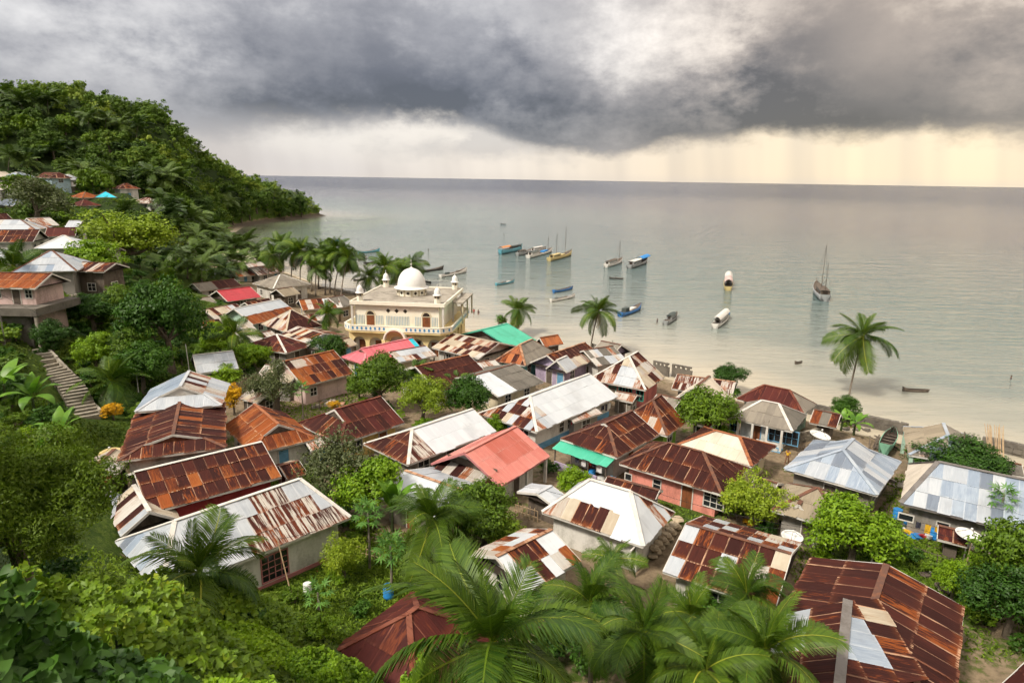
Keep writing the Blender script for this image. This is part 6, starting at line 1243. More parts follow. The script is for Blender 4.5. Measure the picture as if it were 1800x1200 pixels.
bpx(banana, 'drooping banana plant below the stairs', 110, 790, 2.8, 8, 1.6, seed=6)
bpx(banana, 'lone banana plant above the feathery tree', 75, 830, 2.6, 7, 1.5, seed=7)
bpx(papaya, 'papaya tree by the orange streaked gable', 533, 738, 4.0, 1.25, 18, 1)
bpx(papaya, 'taller papaya tree by the white house corner', 650, 1000, 4.6, 1.3, 22, 2)
bpx(papaya, 'shorter papaya tree next to the blue barrel', 688, 1030, 3.2, 1.35, 24, 3)
bpx(papaya, 'papaya tree at the corner of the blue long roof', 1745, 960, 4.6, 1.3, 18, 4)
bpx(papaya, 'papaya sapling in the grassy yard', 560, 1075, 1.4, 1.1, 14, 5)
bpx(papaya, 'papaya tree by the beach behind the green roof', 876, 586, 3.0, 1.0, 14, 6)

# ---- vines and bushes of the near slope --------------------------------------------------
def heart(): 
    return np.array([(0.12, 0, -0.06), (0.34, -0.24, 0.10), (0.05, -0.46, 0.06), (-0.30, -0.34, -0.02), (-0.72, 0, -0.22), (-0.30, 0.34, -0.02), (0.05, 0.46, 0.06), (0.34, 0.24, 0.10)])
def leaf_mass(label, name, cx, cy, R, Hh, n, leaf, mat, seed, cat='bush', asp=None):
    """mound of broad leaves following the ground: centre, radius, height"""
    g = np.random.default_rng(seed); a = g.uniform(0, 6.283, n); r = R * np.sqrt(g.uniform(0, 1, n)); x = cx + r * np.cos(a); y = cy + r * np.sin(a)
    bumpz = (vnoise(x, y, R * 0.30, seed + 1) * 0.6 + vnoise(x, y, R * 0.13, seed + 2) * 0.4)
    z = ztv(x, y) + Hh * np.sqrt(np.clip(1 - (r / R) ** 2, 0, 1)) * (0.35 + 1.2 * bumpz) - g.uniform(0, 1, n) ** 1.6 * (0.35 + leaf * 3)
    N = unit(np.stack([np.cos(a) * r / R * 0.5 + g.normal(size=n) * 0.55, np.sin(a) * r / R * 0.5 - 0.25 + g.normal(size=n) * 0.55, np.ones(n)], 1))
    T = unit(np.cross(N, unit(g.normal(size=(n, 3))))); T[:, 2] -= 0.3; T = unit(T); B = np.cross(N, T); s = leaf * g.uniform(0.5, 1.3, (n, 1, 1)); h = heart()
    V = np.stack([x, y, z], 1)[:, None, :] + s * (-h[None, :, 0:1] * T[:, None] + h[None, :, 1:2] * B[:, None] + h[None, :, 2:3] * N[:, None]); k = len(h)
    b_ = (np.arange(n) * k)[:, None, None]; F = (b_ + np.array([[0, 1, 2, 3], [0, 3, 4, 4], [0, 4, 5, 5], [0, 5, 6, 7]])[None]).reshape(-1, 4); F = np.concatenate([np.stack([F[:, 0], F[:, 1], F[:, 2]], 1), np.stack([F[:, 0], F[:, 2], F[:, 3]], 1)[F[:, 2] != F[:, 3]]]); root = empty(name, (cx, cy, zt(cx, cy)), 0, label, cat)
    me = mesh_np('foliage', V.reshape(-1, 3) - np.array((cx, cy, zt(cx, cy))), F, MAT[mat], np.clip(bumpz * 0.5 + g.uniform(0, 0.6, n), 0, 1)[F[:, 0] // k]); o = obj('foliage', me, root); o['kind'] = 'stuff'
    sm = MB()
    for i in range(5): aa = i * 1.26; sm.tube([(0.1 * math.cos(aa), 0.1 * math.sin(aa), -0.3), (R * 0.3 * math.cos(aa), R * 0.3 * math.sin(aa), Hh * 0.4)], [0.05, 0.02], 5)
    sm.build('stems', MAT['bark'], root); return root
leaf_mass('dark heart leaved vine tangle nearest the viewer', 'vine_bush', -7.6, 9.0, 3.6, 3.0, 11000, 0.23, 'leaf_dark', 3)
leaf_mass('heart leaved vine bush beside the near palm', 'vine_bush', -7.0, 13.0, 3.4, 2.2, 10000, 0.22, 'leaf_dark', 4)
leaf_mass('bright creeper mound at the bottom of the slope', 'creeper_mound', -6.2, 17.0, 3.4, 2.0, 8500, 0.19, 'leaf_bright', 5)
for lb, u, v, z, R, n, lf, mt, sd in (('fine leaved bush beside the dark red roof', 592, 1165, 7.5, 2.4, 9000, 0.14, 'leaf_bright', 6), ('small glossy bush under the largest palm', 742, 1188, 9.0, 1.3, 3200, 0.15, 'leaf_bright', 7), ('bright bush below the largest palm fronds', 915, 1186, 9.5, 1.6, 4000, 0.16, 'leaf_bright', 8), ('yellow green creeper mound beside the fine leaved bush', 430, 1150, 8.0, 2.6, 9000, 0.16, 'leaf_bright', 14)):
    q = U(u, v, z); leaf_mass(lb, 'leafy_bush', q.x, q.y, R, max(1.0, (z - zt(q.x, q.y)) / 0.9), n, lf, mt, sd)
leaf_mass('thicket at the foot of the feathery tree', 'thicket', -13, 20, 4.5, 2.6, 7000, 0.26, 'leaf_mid', 9)
leaf_mass('creeper slope behind the short bushy palm', 'creeper_mound', -15, 30, 4.0, 2.2, 7000, 0.24, 'leaf_mid', 10)
leaf_mass('bright leaf tip bush by the huge rust roof', 'leafy_bush', 12.5, 18.5, 1.3, 1.5, 2400, 0.17, 'leaf_bright', 12)

# ---- shrubs scattered on the slope, the hill forest ---------------------------------------
def clear(x, y, m=0.5):
    for f in FOOT:
        lim = f[2] * 1.5 + abs(m) + 1; dx_ = x - f[0]
        if dx_ > lim or dx_ < -lim: continue
        dy_ = y - f[1]
        if dy_ > lim or dy_ < -lim: continue
        if f[3]:
            c, s = math.cos(f[5]), math.sin(f[5])
            if abs(c * dx_ + s * dy_) < f[3] / 2 + m and abs(-s * dx_ + c * dy_) < f[4] / 2 + m: return False
        elif dx_ * dx_ + dy_ * dy_ < (f[2] + m) ** 2 * 0.5: return False
    return True
ps = random.Random(5); cnt = 0
STAIR_PX = [(58, 618), (78, 640), (100, 662), (122, 690), (138, 718), (152, 735)]
def near_stairs(u, v): return any(abs(u - a) < 26 and -14 < v - b < 60 for a, b in STAIR_PX)
for i in range(1400):
    if cnt >= 230: break
    u, v = ps.uniform(-30, 420), ps.uniform(436, 790)
    if v > 740 and u > 140 or (u > 330 and v > 640) or v < 500 and u < 140 or near_stairs(u, v): continue
    p = G(u, v)
    if p.z < 2.6 or p.y < 30 or not clear(p.x, p.y, 1.2): continue
    R = ps.uniform(0.8, 2.0); k = ps.choice(('shrub', 'shrub', 'shrubd', 'shrubd', 'shrubb')); tree('leafy shrub in the green tangle of the slope', k, p, R, R * ps.uniform(1.1, 1.5), ps.uniform(0.7, 1.0), ps.randint(0, 2), 'shrub', 'shrubs on the slope', 'shrub'); cnt += 1
    FOOT.append((p.x, p.y, R * 0.55, 0, 0, 0))
YARD = [(1560, 935), (1600, 985), (1640, 1010), (1545, 975), (1720, 1010), (1700, 960), (1610, 945), (1660, 1050), (1740, 1060), (1580, 1020), (790, 990), (720, 1000), (620, 955), (480, 1110), (440, 1120), (560, 1120), (640, 1080), (520, 1060), (700, 740), (1425, 930), (1560, 1000), (1015, 890), (930, 890), (900, 980), (960, 835), (480, 710), (560, 700), (780, 1010), (1100, 1130), (1180, 1180), (1050, 1170), (1010, 1120), (1140, 1110), (1260, 1100), (1290, 1160), (960, 1130), (1330, 1060), (660, 700), (690, 720)]
NB = {}
for i, (u, v) in enumerate(YARD):
    p = G(u, v)
    if not clear(p.x, p.y, 0.2): continue
    R = ps.uniform(0.7, 1.5); kd = ps.choice(('shrub', 'shrubb', 'shrubd')); hn = min(HS.values(), key=lambda q: (q['ctr'] - p).length); sh = ' '.join(hn['root']['label'].split()[:8]); lb = {'shrub': 'green', 'shrubb': 'bright green', 'shrubd': 'dark green'}[kd] + ' bush in the yard near ' + sh; NB[lb] = NB.get(lb, 0) + 1
    if NB[lb] > 1: lb = ('second ', 'third ', 'fourth ')[min(NB[lb] - 2, 2)] + lb
    tree(lb, kd, p, R, R * 1.2, 0.8, ps.randint(0, 2), 'bush', 'bushes in the village yards', 'bush')
for lb, b, R, kd in UNDER:          # bushes round the feet of the village trees
    for k in range(2):
        a = ps.uniform(0, 6.28) if k else -1.6 + ps.uniform(-0.6, 0.6); x, y = b.x + math.cos(a) * R * 0.55, b.y + math.sin(a) * R * 0.55; r_ = min(1.5, R * ps.uniform(0.35, 0.5))
        if clear(x, y, 0.0): tree(('dark bush in front of the ', 'low bush beside the ')[k] + ' '.join(lb.split()[:10]), ps.choice(('shrubd', 'shrub') if kd in ('dense', 'olive') else ('shrub', 'shrubb', 'shrubd')), (x, y, zt(x, y)), r_, r_ * 1.25, 0.9, ps.randint(0, 2), 'bush', 'bushes at the feet of trees', 'bush')
for i, (u, v) in enumerate(((985, 1150), (1020, 1185), (1075, 1140), (1095, 1180), (1165, 1150), (1190, 1195), (1060, 1100), (1265, 1130), (1290, 1190), (950, 1170), (1000, 1100), (1180, 1115), (1330, 1185), (1365, 1150), (925, 1195), (1130, 1195), (1230, 1100), (800, 1040), (820, 1090), (780, 1075))):
    p = G(u, v); R = ps.uniform(1.3, 2.2)
    if clear(p.x, p.y, -0.3): tree('dark undergrowth bush in the shade of the near palm row', 'shrubd', p, R, R * 1.3, 0.9, i % 3, 'bush', 'undergrowth below the near palms', 'bush')
# hill forest: the trees that show largest stand alone, the rest is one mass
hill_pts = []
for i in range(26000):
    x, y = ps.uniform(-430, -95), ps.uniform(120, 560); z = zt(x, y)
    if z < (1.5 if y > 380 else 3.3): continue
    u, v = proj((x, y, z + 4))
    if u < -90 or u > 640: continue
    if y < 185 and (u < 150 and v > 385): continue
    hill_pts.append((x, y, z, u, v))
hp2 = []; grid = {}
for x, y, z, u, v in hill_pts:
    s = 3.9 + y * 0.004; c = (int(x // s), int(y // s))
    if any((c[0] + a, c[1] + b) in grid and math.hypot(x - grid[(c[0] + a, c[1] + b)][0], y - grid[(c[0] + a, c[1] + b)][1]) < s * 0.8 for a in (-1, 0, 1) for b in (-1, 0, 1)): continue
    if not clear(x, y, 2.5): continue
    # keep the sight line to the hillside houses open
    grid[c] = (x, y); hp2.append((x, y, z, u, v))
houses_uv = [proj(i_['ctr']) + (i_['dist'],) for i_ in HS.values() if i_['dist'] > 180]
def open_for_houses(u, v, y): return not any(abs(u - a) < 26 and -12 < v - b + 8 < 42 and y < d_ + 3 and y > d_ - 110 for a, b, d_ in houses_uv)
low_ = [h_ for h_ in hp2 if not open_for_houses(h_[3], h_[4], h_[1])]; hp2 = [h_ for h_ in hp2 if open_for_houses(h_[3], h_[4], h_[1])]
# is it behind the crest?
def seen(x, y, z):
    p = Vector((x, y, z)); d = p - CAM
    for k in range(1, 24):
        q = CAM + d * (k / 24)
        if q.z < zt(q.x, q.y) - 2: return False
    return True
vis = [h_ for h_ in hp2 if seen(h_[0], h_[1], h_[2] + 6)]
vis.sort(key=lambda h_: h_[1]); near = vis[:285]; rest = vis[285:]
for i, (x, y, z, u, v) in enumerate(near):
    R = ps.choice((2.2, 3.0, 3.6, 4.4, 5.6)) * ps.uniform(0.9, 1.1) if y > 170 else ps.uniform(2.2, 3.8); k = 'hill' if ps.random() < 0.7 else 'hillb'
    tree('broadleaf tree in the dense hillside forest', k, (x, y, z - 0.3), R, R * ps.uniform(1.3, 1.9), ps.uniform(0.95, 1.3), ps.randint(0, 3), 'tree', 'forest trees on the hillside')
Vs, Fs, Ts, off = [], [], [], 0
FC = [crown_np(900 + i, nlobe=9, nleaf=620, leaf=0.15, flat=0.85, inner=0.05, rough=0.2) for i in range(4)]
g_ = np.random.default_rng(77)
for i, (x, y, z, u, v) in enumerate(rest):
    V, F, t, _L = FC[i % 4]; R = ps.choice((2.6, 3.2, 3.8, 4.4, 5.2, 6.4)) * ps.uniform(0.85, 1.15); a = ps.uniform(0, 6.28); c, s = math.cos(a), math.sin(a)
    Vs.append(V @ np.array(((c, s, 0), (-s, c, 0), (0, 0, ps.uniform(0.9, 1.4)))) * R + np.array((x, y, z + R * ps.uniform(0.35, 0.9)))); Fs.append(F + off); Ts.append(np.clip(t * 0.42 + ps.random() ** 1.5 * 0.7, 0, 1)); off += len(V)
for x, y, z, u, v in low_:
    for k in range(5):
        V, F, t, _L = FC[k % 4]; V, F, t = V[:800], F[:200], t[:200]; R = ps.uniform(0.9, 1.7); xx, yy = x + ps.uniform(-3.5, 3.5), y + ps.uniform(-3.5, 3.5)
        if not clear(xx, yy, 0.6): continue
        Vs.append(V * R + np.array((xx, yy, zt(xx, yy) + R * 0.3))); Fs.append(F + off); Ts.append(np.clip(t * 0.42 + ps.random() ** 1.5 * 0.7, 0, 1)); off += len(V)
for u, vt, vb, wd in ((470, 338, 378, 34), (492, 345, 380, 30), (512, 348, 381, 30), (530, 346, 382, 32), (548, 336, 382, 40), (566, 342, 381, 36), (578, 352, 380, 26), (452, 330, 376, 36), (440, 345, 388, 30), (425, 350, 392, 32), (500, 360, 386, 26), (540, 362, 384, 24), (410, 360, 396, 30)):
    if zt(G(u, vb).x, G(u, vb).y) > 0.3: T('tall broadleaf tree at the tip of the headland', 'hill' if u % 3 else 'hillb', u, vt, vb, wd, u % 4, group='trees on the headland')
if Vs: tag(obj('forest', mesh_np('forest', np.concatenate(Vs), np.concatenate(Fs), MAT['leaf_hill'], np.concatenate(Ts))), 'dense green forest covering the far side of the hill', 'forest', None, 'stuff')
print('hill trees', len(near), len(rest))
# ground cover: grass blades and weeds on yards and slopes
def cover(name, label, spots, n, leaf, mat, seed, up=0.8):
    g = np.random.default_rng(seed); P = []
    for (x, y, r, w) in spots:
        k = int(n * w); a = g.uniform(0, 6.283, k); q = r * np.sqrt(g.uniform(0, 1, k)); P.append(np.stack([x + q * np.cos(a), y + q * np.sin(a)], 1))
    P = np.concatenate(P); z = ztv(P[:, 0], P[:, 1]); ok = np.array([clear(a, b, -0.2) for a, b in P]) & (z > 1.0); P = P[ok]; z = z[ok]; m = len(P)
    C = np.stack([P[:, 0], P[:, 1], z + leaf * 0.3], 1); N = unit(g.normal(size=(m, 3)) * np.array((1, 1, 0.5)) + np.array((0, 0, 0.35))); V, F = leaves(C, N, leaf, g, 0.4, -0.6)
    return tag(obj(name, mesh_np(name, V, F, MAT[mat], np.clip(vnoise(P[:, 0], P[:, 1], 2.5, seed) * 0.6 + g.uniform(0, 0.5, m), 0, 1))), label, 'grass', None, 'stuff')
gsp = [(x, y, r * 1.1, r * r / 260) for x, y, r, a in GRASS_PATCH]
cover('grass', 'short green grass of the yards', gsp, 22000, 0.28, 'grass', 2)
ssp = []
for i in range(160):
    u, v = ps.uniform(-20, 360), ps.uniform(500, 800); p = G(u, v)
    if p.z > 2.6 and p.y > 25 and not near_stairs(u, v): ssp.append((p.x, p.y, 3.0, 1.0))
for x, y in ((-14, 26), (-10, 30), (-16, 36), (-6, 24), (-10, 20), (0, 20), (-20, 30), (4, 20), (-3, 14)): ssp.append((x, y, 4.5, 2.5))
cover('weeds', 'mixed weeds and creepers covering the slope', ssp, 220, 0.42, 'weed', 3)
# ------------------------------------------------------------------ wings, awnings and fittings of the houses
def merge(main, wing):
    """make the wing's parts parts of the main house"""
    Mm = main['M'].inverted(); Mw = wing['M']
    for ch in list(wing['root'].children):
        mb_ = ch.matrix_basis.copy(); ch.parent = main['root']; ch.matrix_basis = Mm @ Mw @ mb_
    bpy.data.objects.remove(wing['root'])
I = HS['big_rust']; Mi = I['M'].inverted(); zr_ = 5.2 + 2.0
def wl_(u, v, z): return Mi @ U(u, v, z)
rb, rf, eb, ef, vb_, vf_ = wl_(1490, 1056, zr_), wl_(1474, 1215, zr_), wl_(1372, 1082, 5.25), wl_(1388, 1250, 5.25), wl_(1540, 1052, 6.9), wl_(1580, 1240, 5.5)
def plane_part(name, pts, pal, seed):
    pts = [tuple(p) for p in pts]; dk = MB().add([(p[0], p[1], p[2] - 0.03) for p in pts], [tuple(range(len(pts)))]).build(name, MAT['wood_dark'], I['root']); lay_sheets(dk, pts, 1.1, 1.9, pal, random.Random(seed))
ef = eb + (rf - rb) * 1.02; vf_ = vb_ + (rf - rb) + (vb_ - rb) * 1.6; vf_ = vf_
plane_part('wing_roof', (eb, ef, rf, rb), lambda s, t: 'zinc' if 0.05 < s < 0.55 and 0.0 < t < 0.55 else [('rust', 5), ('rust_plain', 1)], 4)
plane_part('wing_roof', (vf_, vb_, rb, rf), lambda s, t: 'zinc_blue' if 0.25 < s < 0.75 and t > 0.3 else [('rust', 4), ('tan', 1), ('rust_plain', 2)], 5)
MB().bar(rf + Vector((0, 0, 0.1)), rb + Vector((0, 0, 0.1)), 0.5, 0.06).build('ridge_cap', MAT['trim_grey'], I['root'])
w = house('wing', (1376, 902), (1424, 915), (1440, 893), 'BC', 0, 0, h=1.1, ze=4.1, pal='thatch_tan', wall='w_grey', cap='trim_brown', wins=[], over=0.8); merge(HS['tan_dormer'], w)
w = house('wing', (962, 647), (997, 655), (1012, 646), 'BC', 0, 0, h=1.4, ze=4.5, pal='zinc', wall='w_lilac', cap='trim_white', wins=[('0', 0.3, 'd')]); merge(HS['lilac'], w)
def slope_part(info, pts, pal, name, sw=0.9, sl=1.5, seed=3):
    """a lean-to roof plane given in the house's own frame"""
    dk = MB().add([(p[0], p[1], p[2] - 0.03) for p in pts], [tuple(range(len(pts)))]).build(name, MAT['wood_dark'], info['root']); lay_sheets(dk, pts, sw, sl, pal, random.Random(seed)); return dk
I = HS['coral_roof']; x = -I['wl'] / 2
slope_part(I, [(x - 2.0, I['W'] * 0.42, I['Hw'] - 0.5), (x - 2.0, -I['W'] * 0.40, I['Hw'] - 0.5), (x - 0.1, -I['W'] * 0.40, I['Hw'] + 0.25), (x - 0.1, I['W'] * 0.42, I['Hw'] + 0.25)], [('rust_plain', 7), ('zinc_rusty', 2)], 'canopy')
for y in (-I['W'] * 0.38, 0, I['W'] * 0.4): MB().box(x - 1.95, x - 1.8, y - 0.07, y + 0.07, -0.3, I['Hw'] - 0.55).build('post', MAT['wood'], I['root'])
MB().box(x - 0.06, x - 0.02, -I['W'] * 0.36, I['W'] * 0.36, I['Hw'] - 0.2, I['Hw'] + 0.9).build('gable_boards', MAT['wood'], I['root'])
for xx in (I['L'] / 2 - 0.25, 0.5): MB().box(xx - 0.12, xx + 0.12, -I['W'] / 2 + 0.12, -I['W'] / 2 + 0.36, -0.3, I['Hw'] - 0.08).build('post', MAT['trim_white'], I['root'])
I = HS['awning']; x = -I['L'] / 2
slope_part(I, [(x - 1.3, I['W'] * 0.5, I['Hw'] - 0.65), (x - 1.3, -I['W'] * 0.46, I['Hw'] - 0.65), (x + 0.3, -I['W'] * 0.46, I['Hw'] - 0.2), (x + 0.3, I['W'] * 0.5, I['Hw'] - 0.2)], 'green', 'awning')
for k in range(4): y = -I['W'] * 0.44 + k * I['W'] * 0.3; MB().box(x - 1.22, x - 1.12, y - 0.05, y + 0.05, -0.2, I['Hw'] - 0.68).build('post', MAT['wood'], I['root'])
rl = MB().box(x - 1.3, x - 1.15, -I['W'] * 0.3, I['W'] * 0.46, -0.2, 0.75).build('porch_wall', MAT['w_lilac'], I['root'])
def laundry(label, I_, face_x, y0, y1, z, cols, seed=1):
    p = loc(I_, face_x, (y0 + y1) / 2, 0); r = random.Random(seed); root = empty('laundry_line', (p.x, p.y, p.z), I_['root'].rotation_euler.z, label, 'laundry')
    L = y1 - y0; MB().tube([(0, -L / 2, z), (0, 0, z - 0.08), (0, L / 2, z)], 0.012, 4).build('line', MAT['wire'], root); y = -L / 2 + 0.3
    while y < L / 2 - 0.3:
        wd = r.uniform(0.3, 0.6); h = r.uniform(0.5, 0.95); m = 5; mb = MB()
        for i in range(m + 1):
            t = i / m; mb.v += [(0.03 * math.sin(t * 9 + y), y + t * wd, z - 0.06), (0.06 * math.sin(t * 8 + y * 3) + 0.02, y + t * wd, z - h)]
        for i in range(m): mb.f.append((2 * i, 2 * i + 1, 2 * i + 3, 2 * i + 2)); mb.mi.append(0)
        mb.build('cloth', MAT[r.choice(cols)], root); y += wd + r.uniform(0.08, 0.3)
    return root
laundry('laundry hanging below the mint green awning', I, x - 1.0, -I['W'] * 0.4, I['W'] * 0.1, 2.0, ['cloth_white', 'cloth_red', 'cloth_dark', 'trim_pink', 'cloth_white'], 2)
J = HS['white']
def laundry_x(label, I_, x0, x1, y, z, cols, seed):
    o = laundry(label, I_, (x0 + x1) / 2, -(x1 - x0) / 2, (x1 - x0) / 2, z, cols, seed); p = loc(I_, (x0 + x1) / 2, y, 0); o.location = p; o.rotation_euler.z += math.pi / 2
laundry_x('row of laundry along the white house wall', J, -1.5, J['L'] * 0.45, -J['W'] / 2 + 0.2, 2.2, ['cloth_dark', 'cloth_white', 'cloth_red', 'cloth_yellow', 'plastic_blue', 'cloth_white'], 5)
I = HS['white_verandah']; y = -I['W'] / 2 - 0.15
for k in range(3):
    x0 = -I['wl'] / 2 + k * I['wl'] / 3 + (0.6 if k == 1 else 0.05); x1 = -I['wl'] / 2 + (k + 1) * I['wl'] / 3 - 0.2; b = MB().box(x0, x1, y - 0.06, y + 0.06, -0.3, 0.3).box(x0, x1, y - 0.08, y + 0.08, 0.78, 0.9).build('balustrade', MAT['trim_white'], I['root']); xx = x0 + 0.12
    while xx < x1: MB().box(xx - 0.04, xx + 0.04, y - 0.04, y + 0.04, 0.3, 0.78).build('baluster', MAT['trim_white'], b); xx += 0.24
for xx in (-I['wl'] / 2, -I['wl'] / 6, I['wl'] / 6, I['wl'] / 2): MB().box(xx - 0.12, xx + 0.12, y + 0.1, y + 0.32, -0.3, I['Hw'] - 0.1).build('post', MAT['trim_white'], I['root'])
MB().box(-I['wl'] / 2 - 0.1, I['wl'] / 2 + 0.1, y - 0.1, -I['ww'] / 2 - 0.01, -0.5, 0.05).build('verandah_floor', MAT['trim_blue'], I['root'])
I = HS['grey_shore']
for xx in (-I['L'] / 2 + 0.3, I['L'] / 2 - 0.3):
    for yy in (-I['W'] / 2 + 0.25, I['W'] / 2 - 0.25): MB().box(xx - 0.17, xx + 0.17, yy - 0.17, yy + 0.17, -0.3, I['Hw'] - 0.1).build('post', MAT['w_mint'], I['root'])
I = HS['white_long']
MB().box(-I['wl'] / 2 - 0.3, I['wl'] / 2 + 0.3, -I['ww'] / 2 - 1.5, -I['ww'] / 2 - 0.06, -0.5, 0.16).build('walkway', MAT['concrete'], I['root'])
MB().box(-I['wl'] / 2 - 0.2, I['wl'] / 2 + 0.2, -I['ww'] / 2 - 2.3, -I['ww'] / 2 - 1.51, -0.5, 0.03).build('drain_edge', MAT['concrete_dark'], I['root'])
I = HS['rust_tan']
for k in range(5): xx = -I['L'] / 2 + 0.3 + k * (I['L'] - 0.6) / 4; MB().box(xx - 0.08, xx + 0.08, -I['W'] / 2 + 0.1, -I['W'] / 2 + 0.26, -0.2, I['Hw'] - 0.1).build('post', MAT['wood'], I['root'])

# ------------------------------------------------------------------ terrace, stairs, walls
I = HS['slope_pink']; M = I['M']
tr = empty('concrete_terrace', (I['ctr'].x, I['ctr'].y, I['base']), I['root'].rotation_euler.z, 'stained concrete terrace on posts carrying the pale pink house', 'terrace')
MB().box(-I['L'] / 2 - 1, I['L'] / 2 + 1.0, -I['W'] / 2 - 1.8, I['W'] / 2, -1.0, -0.02).build('slab', MAT['concrete_dark'], tr)
for xx in (-I['L'] / 2, I['L'] / 2 + 0.7): MB().box(xx - 0.16, xx + 0.16, -I['W'] / 2 - 1.7, -I['W'] / 2 - 1.4, -5.5, -1.0).build('post', MAT['concrete'], tr)
MB().box(-I['L'] / 2 - 1, I['L'] / 2 - 0.6, -I['W'] / 2 - 0.9, -I['W'] / 2 - 0.5, -5.5, -1.0).build('retaining_wall', MAT['concrete_dark'], tr)
def stone_wall(label, pts, h, th=0.45, s=0.55, mat='stone', name='stone_wall', seed=1, cat='wall', drop=0.3, joint=None):
    """low wall of individual rough stones along ground points"""
    r = random.Random(seed); p0 = Vector(pts[0]); root = empty(name, p0, 0, label, cat); root['kind'] = 'thing'; shapes = []
    for k in range(6):
        mb = MB()
        if name == 'boulder_pile': mb.lathe([(0.02, -0.5), (0.38, -0.34), (0.52, 0), (0.4, 0.32), (0.02, 0.5)], 7)
        else: mb.box(-0.5, 0.5, -0.5, 0.5, -0.5, 0.5)
        mb.v = [(a * r.uniform(0.78, 1.05), b * r.uniform(0.78, 1.05), c * r.uniform(0.8, 1.05)) for a, b, c in mb.v]; shapes.append(mb.mesh('stone', MAT[mat]))
    core = MB()
    for i in range(len(pts) - 1):
        a, b = Vector(pts[i]), Vector(pts[i + 1]); d = b - a; L = d.length; n = max(1, int(L / s)); rows = max(1, round(h / (s * 0.7))); rz = math.atan2(d.y, d.x); hh = h / rows
        q = [a - p0, b - p0]; core.bar((q[0].x, q[0].y, q[0].z + h * 0.42 - drop / 2), (q[1].x, q[1].y, q[1].z + h * 0.42 - drop / 2), th * 0.8, h * 0.84 + drop)
        for j in range(rows):
            for k in range(n):
                p = a + d * ((k + 0.5 + 0.3 * (j % 2)) / n); o = obj('stone', shapes[r.randrange(6)], root, (p.x - p0.x + r.uniform(-0.04, 0.04), p.y - p0.y + r.uniform(-0.04, 0.04), p.z - p0.z + (j + 0.5) * hh - 0.05), (0, r.uniform(-0.06, 0.06), rz + r.uniform(-0.08, 0.08)), (L / n * r.uniform(0.92, 1.04), th * r.uniform(0.92, 1.15), hh * r.uniform(0.9, 1.04)))
    if name != 'boulder_pile': core.build('mortar', MAT['concrete_dark'], root)
    return root
def GP_(pts, dz=0.0): return [G(u, v) + Vector((0, 0, dz)) for u, v in pts]
st_pts = GP_(STAIR_PX); sroot = empty('stone_staircase', st_pts[0], 0, 'winding concrete stairs climbing to the pale pink house', 'stairs')
stp = MB().box(-0.24, 0.24, -1.25, 1.25, -0.6, 0.12).mesh('step', MAT['stone'])
seglen = [(st_pts[i + 1] - st_pts[i]).length for i in range(len(st_pts) - 1)]; tot = sum(seglen); ns = 26
for k in range(ns):
    s_ = tot * k / (ns - 1); i = 0
    while i < len(seglen) - 1 and s_ > seglen[i]: s_ -= seglen[i]; i += 1
    t_ = s_ / seglen[i]; p = st_pts[i].lerp(st_pts[i + 1], min(1, t_)); d = st_pts[i + 1] - st_pts[i]; p.z = max(zt(p.x, p.y), st_pts[0].z + (st_pts[-1].z - st_pts[0].z) * k / (ns - 1)) + 0.12
    obj('step', stp, sroot, p - st_pts[0], (0, 0, math.atan2(d.y, d.x)))
kb = MB()
for i in range(len(st_pts) - 1):
    d = (st_pts[i + 1] - st_pts[i]); nn = Vector((d.y, -d.x, 0)).normalized()
    if nn.x < 0: nn = -nn
    a, b = st_pts[i] - st_pts[0] + nn * 1.35, st_pts[i + 1] - st_pts[0] + nn * 1.35; kb.bar((a.x, a.y, a.z + 0.25), (b.x, b.y, b.z + 0.25), 0.28, 0.75)
kb.build('side_wall', MAT['concrete'], sroot)
sz = HS['slope_zinc']
stone_wall('rubble retaining wall under the grey slope house', [loc(sz, -sz['wl'] / 2, -sz['ww'] / 2 - 0.5, -1.8), loc(sz, sz['wl'] / 2 + 0.3, -sz['ww'] / 2 - 0.5, -1.8)], 2.0, 0.7, 0.7, seed=3)
stone_wall('crumbling stone sea wall by the banana plants', [U(u, v, 0.35) for u, v in ((1420, 722), (1470, 732), (1520, 744), (1590, 759))], 1.2, 0.7, 0.75, 'concrete_dark', 'sea_wall', 4)
stone_wall('dark stone sea wall past the grey shore house', [U(u, v, 0.35) for u, v in ((1725, 781), (1765, 790), (1830, 806))], 1.2, 0.7, 0.75, 'concrete_dark', 'sea_wall', 5)
stone_wall('rough stone revetment on the beach below the palm grove', [U(u, v, 0.3) for u, v in ((565, 510), (600, 516), (625, 522))], 1.1, 1.6, 1.1, 'stone', 'sea_wall', 6)
stone_wall('rock revetment at the beach behind the green roof', [U(u, v, 0.3) for u, v in ((895, 590), (918, 596), (935, 601))], 0.8, 1.2, 0.8, 'stone', 'sea_wall', 7)
stone_wall('weathered block wall beside the white verandah house', [U(1392, 782, 1.8), U(1440, 770, 1.8)], 1.4, 0.3, 0.5, 'stone', 'block_wall', 8)
stone_wall('pale boulder pile along the white zinc hip roof house', [U(1142, 985, 1.8), U(1178, 945, 1.8), U(1192, 925, 1.8)], 1.1, 1.0, 0.75, 'w_tan', 'boulder_pile', 9, 'rocks')
stone_wall('grey block wall in the yard of the blue grey hip roof', [U(1398, 868, 1.8), U(1520, 905, 1.8)], 1.5, 0.3, 0.6, 'stone', 'block_wall', 10)
